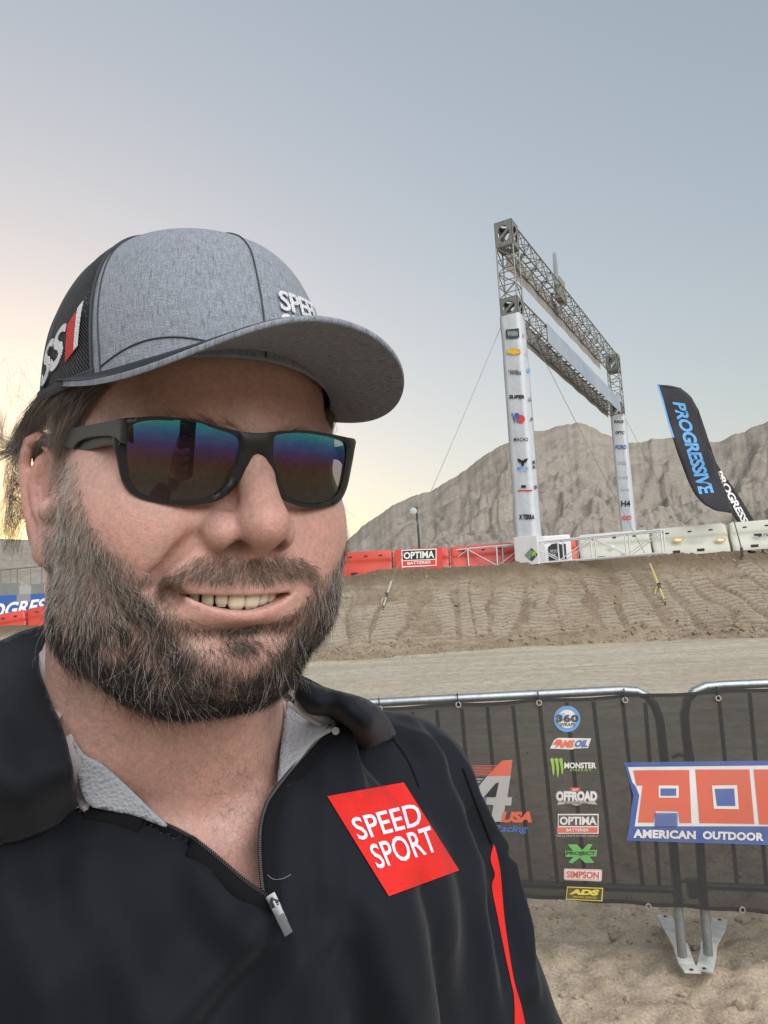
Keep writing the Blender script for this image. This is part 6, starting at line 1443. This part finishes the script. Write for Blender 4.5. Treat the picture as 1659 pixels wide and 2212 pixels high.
# ================================================================== HAIR
def hair_mat(name, rough=.45):
    m = bpy.data.materials.new(name); m.use_nodes = True; nt = m.node_tree; b = nt.nodes['Principled BSDF']; a = nt.nodes.new('ShaderNodeAttribute'); a.attribute_name = 'tone'
    nt.links.new(a.outputs['Color'], b.inputs['Base Color']); b.inputs['Roughness'].default_value = rough; b.inputs['Specular IOR Level'].default_value = .35; return m
M_hair = hair_mat('hair')
def strands(name, P, R, colr, par=None):
    """P (n, k, 3) world points, R (n, k) radii, colr (n, 3): three-sided tapering strands"""
    n, k = P.shape[:2]; T = np.gradient(P, axis=1); T /= np.maximum(np.linalg.norm(T, axis=2, keepdims=True), 1e-12)
    ref = np.array([.3, .8, .52]); U = np.cross(T, ref); U /= np.maximum(np.linalg.norm(U, axis=2, keepdims=True), 1e-9); W2 = np.cross(T, U)
    A = [0, 2 * math.pi / 3, 4 * math.pi / 3]; V = np.stack([P + (U * math.cos(a) + W2 * math.sin(a)) * R[..., None] for a in A], 2).reshape(-1, 3)
    base = (np.arange(n) * k * 3)[:, None, None]; i = np.arange(k - 1)[None, :, None] * 3; j = np.arange(3)[None, None, :]; j2 = (j + 1) % 3
    F = np.stack([base + i + j, base + i + j2, base + i + 3 + j2, base + i + 3 + j], -1).reshape(-1, 4)
    me = bpy.data.meshes.new(name); me.vertices.add(len(V)); me.vertices.foreach_set('co', V.astype(np.float32).ravel()); me.loops.add(F.size); me.loops.foreach_set('vertex_index', F.astype(np.int32).ravel()); me.polygons.add(len(F)); me.polygons.foreach_set('loop_start', np.arange(0, F.size, 4, dtype=np.int32)); me.update(calc_edges=True)
    me.polygons.foreach_set('use_smooth', np.ones(len(F), bool)); tone(me, np.repeat(colr, k * 3, axis=0)); o = pp(link(name, me, [M_hair]), par); o['kind'] = 'stuff'; return o
def grow(mask, n, seed):
    """n roots on the head where mask (per vertex) allows"""
    r = np.random.default_rng(seed); v = hv; q = hq; fm = mask[q].mean(1); ar = np.linalg.norm(np.cross(v[q[:, 2]] - v[q[:, 0]], v[q[:, 3]] - v[q[:, 1]]), axis=1) * .5
    p = fm * ar; p = np.maximum(p, 0); p /= p.sum(); f = r.choice(len(q), n, p=p); a, b = r.random((n, 1)), r.random((n, 1)); Q = v[q[f]]; N_ = hn[q[f]]
    root = (Q[:, 0] * (1 - a) + Q[:, 1] * a) * (1 - b) + (Q[:, 3] * (1 - a) + Q[:, 2] * a) * b; nn = N_.mean(1); nn /= np.linalg.norm(nn, axis=1, keepdims=True); return r, root, nn
def tang(d, nn): d = d - (d * nn).sum(1, keepdims=True) * nn; return d / np.maximum(np.linalg.norm(d, axis=1, keepdims=True), 1e-6)
def bend(root, nn, direc, L, lift, r, k=6, curl=.25, droop=.3):
    t = np.linspace(0, 1, k)[None, :, None]; n = len(root); c1 = r.normal(0, 1, (n, 3)); c2 = r.normal(0, 1, (n, 3)); L = L[:, None, None]
    d = direc[:, None, :]; l = lift[:, None, None]
    P = root[:, None, :] - nn[:, None, :] * .4 + nn[:, None, :] * L * (t * l - t ** 2 * l * .35) + d * L * (t * (1 - l * .35) + t ** 2 * .12) + L * curl * (c1[:, None, :] * t ** 2 * .5 + c2[:, None, :] * np.sin(t * 2.6) * t * .28) + np.array([0, 0, -1]) * L * droop * t ** 2
    return P
def clump(P, root, r, size, amount):
    """neighbouring strands lean together towards their tips"""
    key = np.floor(root / size + r.uniform(0, 1, 3)).astype(np.int64); h = key[:, 0] * 73856093 ^ key[:, 1] * 19349663 ^ key[:, 2] * 83492791; u, inv = np.unique(h, return_inverse=True)
    tip = P[:, -1] - root; m = np.zeros((len(u), 3)); cnt = np.bincount(inv)[:, None]; np.add.at(m, inv, P[:, -1]); m /= cnt; t = np.linspace(0, 1, P.shape[1])[None, :, None] ** 1.5
    return P + (m[inv] - P[:, -1])[:, None, :] * t * amount
# beard: a dense short coat, then longer wiry strands over it
def beard_layer(name, n, seed, l0, l1, rad, curl, gr, lift0, k=6, cl=.3):
    m = np.clip(gb * (1 - .5 * sstep(-45, 0, hv[:, 2])) + .12 * gc, 0, 1); r, root, nn = grow(m ** 1.1, n, seed); N_ = len(root)
    his_left = root[:, 0] > 0
    side = sstep(34, 70, np.abs(root[:, 0])) * sstep(-86, -40, root[:, 2] + r.normal(0, 9, N_)) * np.where(his_left, .4, 1)
    low = sstep(-55, -92, root[:, 2])
    w = 2.2 * np.stack([vnoise(root[:, 0] * .10, root[:, 1] * .10, root[:, 2] * .10, seed=q_) for q_ in (5, 6, 7)], 1) * .35
    direc = np.stack([root[:, 0] * .004, .12 + .35 * (1 - side) - .35 * side, -1.0 + 0 * side], 1) + w + r.normal(0, .30, (N_, 3))
    under = (nn[:, 2] < -.35); direc[under] = np.array([0, .5, -.35]) + r.normal(0, .3, (under.sum(), 3))
    direc = tang(direc, nn); L = (l0 + l1 * r.random(N_)) * (1 + .35 * low) * (1 - .30 * sstep(-35, 5, root[:, 2]))
    P = bend(root, nn, direc, L, np.clip(lift0 + .18 * r.random(N_), .12, .9), r, k, curl, .12); P = clump(P, root, r, 4.0, cl)
    g_ = r.random(N_) < (gr[0] + gr[1] * side)
    dark = (np.array([.014, .013, .013]) * (1 - side[:, None]) + np.array([.15, .115, .092]) * side[:, None]) * r.uniform(.5, 1.6, (N_, 1))
    c = np.where(g_[:, None], np.array([.70, .65, .60]) * r.uniform(.5, 1.15, (N_, 1)), dark)
    strands(name, h2w(P), np.linspace(1, .3, k)[None] * np.where(g_, rad * 1.12, rad)[:, None] / 1000, c)
beard_layer('beard', 32000, 1, 4.9, 3.4, .080, .38, (.04, .56), .26)
beard_layer('beard', 1300, 31, 6.5, 3.5, .072, .5, (.16, .42), .34, 8, .12)
# thin growth on the cheeks, moustache and soul patch
r, root, nn = grow(gc * .8 + .05 * gb, 4200, 2); side = sstep(30, 66, np.abs(root[:, 0]))
direc = tang(np.stack([0 * side, .12 - .2 * side, -1 + 0 * side], 1) + r.normal(0, .28, (len(root), 3)), nn); L = (6.5 + 4.5 * r.random(len(root)))
P = bend(root, nn, direc, L, np.clip(.28 + .2 * r.random(len(root)), .1, .6), r, 6, .3, .15); g_ = r.random(len(root)) < (.15 + .35 * side)
c = np.where(g_[:, None], np.array([.50, .45, .40]) * r.uniform(.6, 1.15, (len(root), 1)), np.array([.085, .058, .044]) * r.uniform(.5, 1.6, (len(root), 1))); strands('beard_fringe', h2w(P), np.linspace(1, .25, 6)[None] * np.full((len(root), 1), .075) / 1000, c)
r, root, nn = grow(gs, 2500, 3); direc = tang(np.stack([(root[:, 0] + 2) * .034, .1 + 0 * root[:, 0], -1 + 0 * root[:, 0]], 1) + r.normal(0, .45, (len(root), 3)), nn); L = 4.4 + 3.2 * r.random(len(root)); L *= np.clip((root[:, 2] - (mzu(root[:, 0]) + 2.5)) / 6.0, .45, 1.1)
P = bend(root, nn, direc, L, np.clip(.42 + .15 * r.random(len(root)), .1, .8), r, 6, .22, .1); g_ = r.random(len(root)) < .16
c = np.where(g_[:, None], np.array([.55, .48, .40]) * r.uniform(.6, 1.1, (len(root), 1)), np.array([.14, .095, .068]) * r.uniform(.45, 1.6, (len(root), 1))); strands('moustache', h2w(P), np.linspace(1, .25, 6)[None] * np.full((len(root), 1), .078) / 1000, c)
r, root, nn = grow(gp_, 1100, 4); direc = tang(np.array([0, .2, -1.]) + r.normal(0, .25, (len(root), 3)), nn); L = 7 + 3.5 * r.random(len(root)); P = bend(root, nn, direc, L, np.clip(.35 + .2 * r.random(len(root)), .1, .8), r, 6, .25, .15); g_ = r.random(len(root)) < .28
c = np.where(g_[:, None], np.array([.58, .50, .42]) * r.uniform(.6, 1.1, (len(root), 1)), np.array([.10, .068, .05]) * r.uniform(.45, 1.6, (len(root), 1))); strands('soul_patch', h2w(P), np.linspace(1, .25, 6)[None] * np.full((len(root), 1), .078) / 1000, c)
# wiry stray hairs standing off the outline
r, root, nn = grow(np.clip(gb, 0, 1), 420, 6); direc = tang(np.array([0, .1, -1.]) + r.normal(0, .5, (len(root), 3)), nn); L = 13 + 11 * r.random(len(root)); side = sstep(38, 74, np.abs(root[:, 0]))
P = bend(root, nn, direc, L, np.clip(.5 + .25 * r.random(len(root)), .1, 1), r, 8, .45, .15); g_ = r.random(len(root)) < .6
c = np.where(g_[:, None], np.array([.60, .56, .52]) * r.uniform(.7, 1.15, (len(root), 1)), np.array([.05, .04, .035])); strands('stray_hair', h2w(P), np.linspace(1, .3, 8)[None] * np.full((len(root), 1), .06) / 1000, c)
# temple hair swept back over the ear from under the cap, the same on both sides
def guided(n, seed, starts, ends, sag, L0, colr, wid=.08, k=9, noise=1.2, both=True, curlr=0., turns=0.):
    r = np.random.default_rng(seed); a = r.random((n, 1)); b = np.clip(a + r.normal(0, .12, (n, 1)), 0, 1); S = np.array(starts, float); E = np.array(ends, float)
    def al(A, t): x = t[:, 0] * (len(A) - 1); i = np.minimum(x.astype(int), len(A) - 2); f = (x - i)[:, None]; return A[i] * (1 - f) + A[i + 1] * f
    s = al(S, a) + r.normal(0, noise, (n, 3)); e = al(E, b) + r.normal(0, noise * 1.6, (n, 3)); t = np.linspace(0, 1, k)[None, :, None]; ln = (r.uniform(.7, 1.1, (n, 1)))[:, None]
    P = s[:, None] + (e - s)[:, None] * t * ln + np.array(sag)[None, None] * np.sin(t * math.pi) * r.uniform(.5, 1.5, (n, 1, 1)) + r.normal(0, noise * .5, (n, 1, 3)) * t * t
    if curlr:
        cid = (a[:, 0] * 7).astype(int); ph = (cid * 2.4 + r.normal(0, .25, n))[:, None, None]; q = ph + t * turns * 6.28 * (1 + .12 * np.sin(cid * 3.0) + r.normal(0, .05, n))[:, None, None]; cr = curlr * (1 + .3 * np.cos(cid * 5.0) + r.normal(0, .12, n))[:, None, None] * sstep(.05, .5, t)
        P = P + cr * (np.cos(q) - np.cos(ph)) * np.array([0, 1, 0]) + cr * (np.sin(q) - np.sin(ph)) * np.array([0, 0, 1.0])
    c = np.array(colr) * r.uniform(.5, 1.6, (n, 1)); gy = r.random(n) < .2; c[gy] = np.array([.38, .34, .31]) * r.uniform(.6, 1.1, (gy.sum(), 1)); out = [P]
    return P, np.linspace(1, .3, k)[None] * np.full((n, 1), wid) / 1000, c
allP = []; allR = []; allC = []
def addg(*a, mirror=True, **k):
    P, R, c = guided(*a, **k); allP.append(P); allR.append(R); allC.append(c)
    if mirror: allP.append(P * np.array([-1, 1, 1])); allR.append(R); allC.append(c)
BRN = (.115, .092, .078)
addg(2600, 11, [(-66.5, 55, 60), (-72, 40, 58), (-78, 22, 58), (-81, 5, 55), (-83, -15, 52), (-84, -30, 50)], [(-78, 22, 38), (-81, 8, 35), (-84, -8, 34), (-87, -22, 34), (-90, -36, 30), (-90, -48, 24)], (-3, 0, -1), 30, BRN, noise=2.0)
addg(900, 12, [(-70, 48, 54), (-78, 22, 50), (-82, 2, 44)], [(-79.5, 16, 22), (-80.5, 10, 18), (-81.5, 4, 20)], (-1, 2, 0), 30, (.17, .135, .115), noise=2.0)
addg(700, 13, [(-84, -20, 40), (-84, -40, 36)], [(-91, -34, 18), (-92, -56, 8)], (-4, 0, 2), 30, BRN, noise=2.5, curlr=3, turns=.6)
# flick behind the temple and curls behind the ear
addg(220, 14, [(-87, -30, 30), (-89, -34, 26)], [(-103, -62, 46), (-106, -66, 44)], (-6, -10, -14), 30, (.05, .038, .03), noise=1.6, mirror=False, wid=.075, k=12)
addg(170, 15, [(-84, -42, 16), (-84, -46, -6)], [(-92, -64, 2), (-90, -64, -22)], (-6, -8, 2), 30, (.05, .036, .026), noise=1.3, curlr=8, turns=1.35, k=22, wid=.07)
addg(170, 16, [(-80, -52, -6), (-78, -50, -18)], [(-92, -62, -30), (-90, -60, -38)], (-8, -10, 0), 30, (.05, .034, .022), noise=1.3, curlr=9, turns=1.25, k=22, wid=.07)
addg(22, 17, [(-84, -20, 50), (-86, -60, 46)], [(-96, -60, 70), (-98, -80, 40)], (-3, -6, 6), 30, (.06, .045, .035), noise=6, curlr=9, turns=.8, k=22, wid=.055)
for k_ in sorted({p.shape[1] for p in allP}):
    sel = [i for i, p in enumerate(allP) if p.shape[1] == k_]
    strands('hair', h2w(np.concatenate([allP[i] for i in sel])), np.concatenate([allR[i] for i in sel]), np.concatenate([allC[i] for i in sel]))
# back of the head below the cap
bk = (sstep(12, -20, hv[:, 1]) * (hv[:, 2] < 62) * (hv[:, 2] > -62) * (np.abs(hv[:, 0]) < 66)); r, root, nn = grow(bk, 5000, 21); direc = tang(np.array([0, -.25, -1.]) + r.normal(0, .2, (len(root), 3)), nn); L = 13 + 8 * r.random(len(root)); P = bend(root, nn, direc, L, np.full(len(root), .22), r, 7, .2, .1)
strands('hair', h2w(P), np.linspace(1, .3, 7)[None] * np.full((len(root), 1), .085) / 1000, np.array(BRN) * r.uniform(.5, 1.5, (len(root), 1)))
# brows
bw = sum(np.exp(-(((hv - np.array((sg * 26 - 2, 90, 35.5))) / np.array((20, 14, 4.5))) ** 2).sum(1)) for sg in (-1, 1)); r, root, nn = grow(np.where(bw > .12, bw, 0), 900, 22); direc = tang(np.stack([np.sign(root[:, 0]) * 1.0, 0 * root[:, 0], .35 + 0 * root[:, 0]], 1) + r.normal(0, .2, (900, 3)), nn); P = bend(root, nn, direc, 6 + 4 * r.random(900), np.full(900, .25), r, 5, .2, 0)
strands('eyebrows', h2w(P), np.linspace(1, .3, 5)[None] * np.full((900, 1), .07) / 1000, np.array((.05, .037, .03)) * r.uniform(.5, 1.6, (900, 1)))
# short dark hairs on the chest and throat
P2c = proj(hwv); CH = [(440, 1690), (520, 1650), (590, 1690), (578, 1860), (575, 1925), (540, 1880), (470, 1800)]; NK = [(120, 1470), (200, 1530), (330, 1600), (450, 1620), (590, 1600), (590, 1680), (400, 1690), (180, 1610)]
fr = ((CP - hwv) * hvec(hn)).sum(1) > 0; mk = (soft(P2c, CH, 30) * .9 + soft(P2c, NK, 20) * .25) * fr * (hv[:, 2] < -110); r, root, nn = grow(mk, 420, 23); direc = tang(np.array([0, .1, -.6]) + r.normal(0, .8, (420, 3)), nn); P = bend(root, nn, direc, 6 + 7 * r.random(420), np.clip(.25 + .2 * r.random(420), 0, 1), r, 7, .4, 0)
strands('chest_hair', h2w(P), np.linspace(1, .3, 7)[None] * np.full((420, 1), .055) / 1000, np.array((.06, .042, .034)) * r.uniform(.4, 1.8, (420, 1)))
# ================================================================== the arm's end: hand and phone, trousers and boots
M_phone = mat('black_phone_glass', (.012, .012, .014), .12, spec=.6); 
PH = np.array([.006, -.008, 1.46]); pax = np.stack([CM[:, 0], CM[:, 1], CM[:, 2]])
mb = MB(); mb.box(PH - CM[:, 2] * -.004, (.074, .158, .009), pax); phone = mb.build('phone', M_phone, bevel=.003); tag(phone, 'dark phone held out at arm length in the right hand of the man', 'phone')
HV = Vol((-75, -75, -60), (95, 95, 75), 2.4)   # x picture right, y picture up, z towards his face; origin at the phone
def fing(a, rs): HV.chain(a, rs, 4)
HV.ell((-40, -38, 22), (24, 40, 17), 12); HV.ell((-48, -20, 8), (14, 30, 14), 12)
for k, y in enumerate((-66, -46, -26, -8)):
    L_ = (.86, 1.0, 1.05, .95)[k]; fing([(-44, y, 14), (-46, y + 2, -8), (-38 + 20 * L_ * .3, y + 3, -20), (-14 + 14 * L_, y + 4, -17)], [9.5, 9, 8.2, 7])
fing([(-46, -24, 20), (-40, 6, 22), (-30, 30, 16), (-26, 44, 12)], [13, 11, 9.5, 7.5])
wr = w2t(np.array([0, 0, 0])) * 0
wrist = (t2w((-140, 470, 1385)) - PH) @ CM * 1000
HV2 = HV; HV.cap((-46, -60, 22), tuple(np.clip(wrist, -70, 90)), 24, 26, 16)
v_, q_ = HV.mesh(); v_ = relax(v_, q_, 1, .4); me = mesh_np('hand', (v_ / 1000) @ CM.T + PH, q_, True); tone(me, np.array([.54, .32, .25]) * np.ones((len(v_), 1))); pp(link('hand', me, [M_skin]))
TV = Vol((-240, -190, 60), (240, 230, 960), 7.0)
TV.ell((0, 0, 900), (185, 135, 120), 30)
for sg in (-1, 1): TV.cap((sg * 88, 0, 850), (sg * 105, 8, 480), 92, 66, 30); TV.cap((sg * 105, 8, 480), (sg * 112, -8, 90), 66, 58, 20)
v_, q_ = TV.mesh(); v_ = relax(v_, q_, 2, .5); pp(link('trousers', mesh_np('trousers', t2w(v_), q_, True), [cloth_mat('dark_denim', (.035, .045, .07), .1, 900, .8)]))
for sg in (-1, 1):
    BV = Vol((sg * 115 - 70, -110, -8), (sg * 115 + 70, 220, 170), 5.0); BV.ell((sg * 116, 60, 32), (50, 140, 34), 10); BV.cap((sg * 113, -30, 40), (sg * 112, -12, 150), 48, 52, 20); BV.op(lambda p: -(p[..., 2] - 2), (sg * 115 - 70, -110, -8), (sg * 115 + 70, 220, 12), 2, 's')
    v_, q_ = BV.mesh(); pp(link('boot', mesh_np('boot', t2w(v_), q_, True), [mat('brown_boot_leather', (.09, .055, .035), .6, bump=(200, .3, .002))]))

# ================================================================== BEHIND THE CAMERA: what the lenses mirror
def ground_thing(name, x, y, rz, label, cat, group=None): return tag(empty(name, (x, y, 0), rz), label, cat, group)
M_tyre = mat('tyre_rubber', (.02, .02, .02), .85); M_trail = mat('charcoal_trailer_skin', (.05, .05, .055), .45, var=(1, .3)); M_tank = mat('pale_tank_plastic', (.62, .66, .70), .5); M_tarp = mat('black_canopy_cloth', (.02, .02, .024), .8, bump=(4, .4, .03))
t = ground_thing('cargo_trailer', -1.5, -15, .08, 'dark enclosed trailer mirrored in the lens on the left', 'trailer')
mb = MB(); mb.box((0, 0, 1.75), (7.5, 2.4, 2.5)); mb.build('body', M_trail, t, bevel=.06)
for x in (-.6, .6):
    for y in (-1.12, 1.12): mb = MB(); mb.lathe((x, y - .12, .36), [(.2, 0), (.35, .02), (.36, .06), (.36, .18), (.35, .22), (.2, .24)], (0, 1, 0), 20); mb.build('wheel', M_tyre, t, smooth=True)
mb = MB(); mb.box((2.4, 1.22, 1.5), (.8, .04, 1.9)); mb.build('door', M_white_steel, t, bevel=.01)
mb = MB(); mb.tube([(3.7, -.6, .5), (5.0, 0, .5), (3.7, .6, .5)], .05, 6); mb.tube([(5, 0, .55), (5, 0, 0)], .04, 6); mb.build('tow_bar', M_truss, t)
t = ground_thing('canopy_tent', 9.0, -16, -.2, 'black pop-up canopy tent mirrored in the sunglasses', 'tent')
mb = MB(); mb.add([(-3, -2, 2.3), (3, -2, 2.3), (3, 2, 2.3), (-3, 2, 2.3), (-.6, 0, 3.4), (.6, 0, 3.4), (-3, -2, 2.0), (3, -2, 2.0), (3, 2, 2.0), (-3, 2, 2.0)], [(0, 1, 5, 4), (2, 3, 4, 5), (1, 2, 5), (3, 0, 4), (0, 6, 7, 1), (1, 7, 8, 2), (2, 8, 9, 3), (3, 9, 6, 0)]); o = mb.build('canopy', M_tarp, t); md = o.modifiers.new('t', 'SOLIDIFY'); md.thickness = .01
for x in (-2.9, 2.9):
    for y in (-1.9, 1.9): mb = MB(); mb.tube([(x, y, 0), (x, y, 2.3)], .03, 6); mb.build('leg', M_white_steel, t)
mb = MB(); mb.box((0, -1.96, 1.0), (5.8, .03, 2.0)); mb.build('side_wall', M_tarp, t)
for i, x in enumerate((15.5, 17.6)):
    t = ground_thing('water_tank', x, -13.5 + i * .3, 0, ('pale upright water tank nearer the canopy tent' if i == 0 else 'pale upright water tank farther from the canopy tent'), 'tank', 'water tanks in a row')
    mb = MB(); mb.lathe((0, 0, 0), [(.75, 0), (.8, .05), (.8, .5), (.77, .55), (.8, .6), (.8, 1.1), (.77, 1.15), (.8, 1.2), (.8, 1.6), (.6, 1.85), (.25, 1.95)], n=24); mb.build('shell', M_tank, t, smooth=True); mb = MB(); mb.lathe((0, 0, 1.94), [(.22, 0), (.22, .08), (.18, .1)], n=16); mb.build('lid', M_dark, t)
t = ground_thing('light_tower', 4.9, -13.5, 0, 'tall light tower with one lit lamp mirrored in the sunglasses', 'light tower')
mb = MB(); mb.box((0, 0, .6), (1.6, 1.0, 1.0)); mb.build('base', M_trail, t, bevel=.05)
mb = MB(); mb.tube([(0, 0, 1.0), (0, 0, 6.0)], .06, 8); mb.tube([(-.8, 0, 6.0), (.8, 0, 6.0)], .04, 6); mb.build('mast', M_truss, t)
for x in (-.6, .6): mb = MB(); mb.box((x, .08, 6.12), (.4, .18, .3)); mb.build('lamp_head', M_truss, t, bevel=.02)
ml = bpy.data.materials.new('lit_lamp'); ml.use_nodes = True; b_ = ml.node_tree.nodes['Principled BSDF']; b_.inputs['Emission Color'].default_value = (1, .85, .6, 1); b_.inputs['Emission Strength'].default_value = 12
mb = MB(); mb.box((.6, .175, 6.12), (.32, .01, .22)); mb.build('lamp_glass', ml, t)
t = ground_thing('pickup_truck', -13.0, -13.0, .4, 'dark pickup truck parked beyond the trailer', 'pickup truck')
mb = MB(); mb.prism([(-2.7, -.95, .55), (2.7, -.95, .55), (2.72, -.95, 1.0), (1.3, -.95, 1.12), (.65, -.95, 1.8), (-.9, -.95, 1.85), (-1.15, -.95, 1.2), (-2.7, -.95, 1.2)], (0, 1.9, 0)); mb.build('body', mat('dark_blue_paint', (.02, .025, .04), .3, coat=.6), t, bevel=.08)
for x in (-1.7, 1.75):
    for y in (-.98, .76): mb = MB(); mb.lathe((x, y, .4), [(.22, 0), (.38, .02), (.4, .06), (.4, .17), (.38, .21), (.22, .22)], (0, 1, 0), 20); mb.build('wheel', M_tyre, t, smooth=True)
for y in (-.962, .962): mb = MB(); mb.prism([(-.8, y, 1.25), (.75, y, 1.22), (.5, y, 1.7), (-.75, y, 1.74)], (0, .012, 0)); mb.build('side_window', mat('dark_glass', (.02, .025, .03), .08), t)
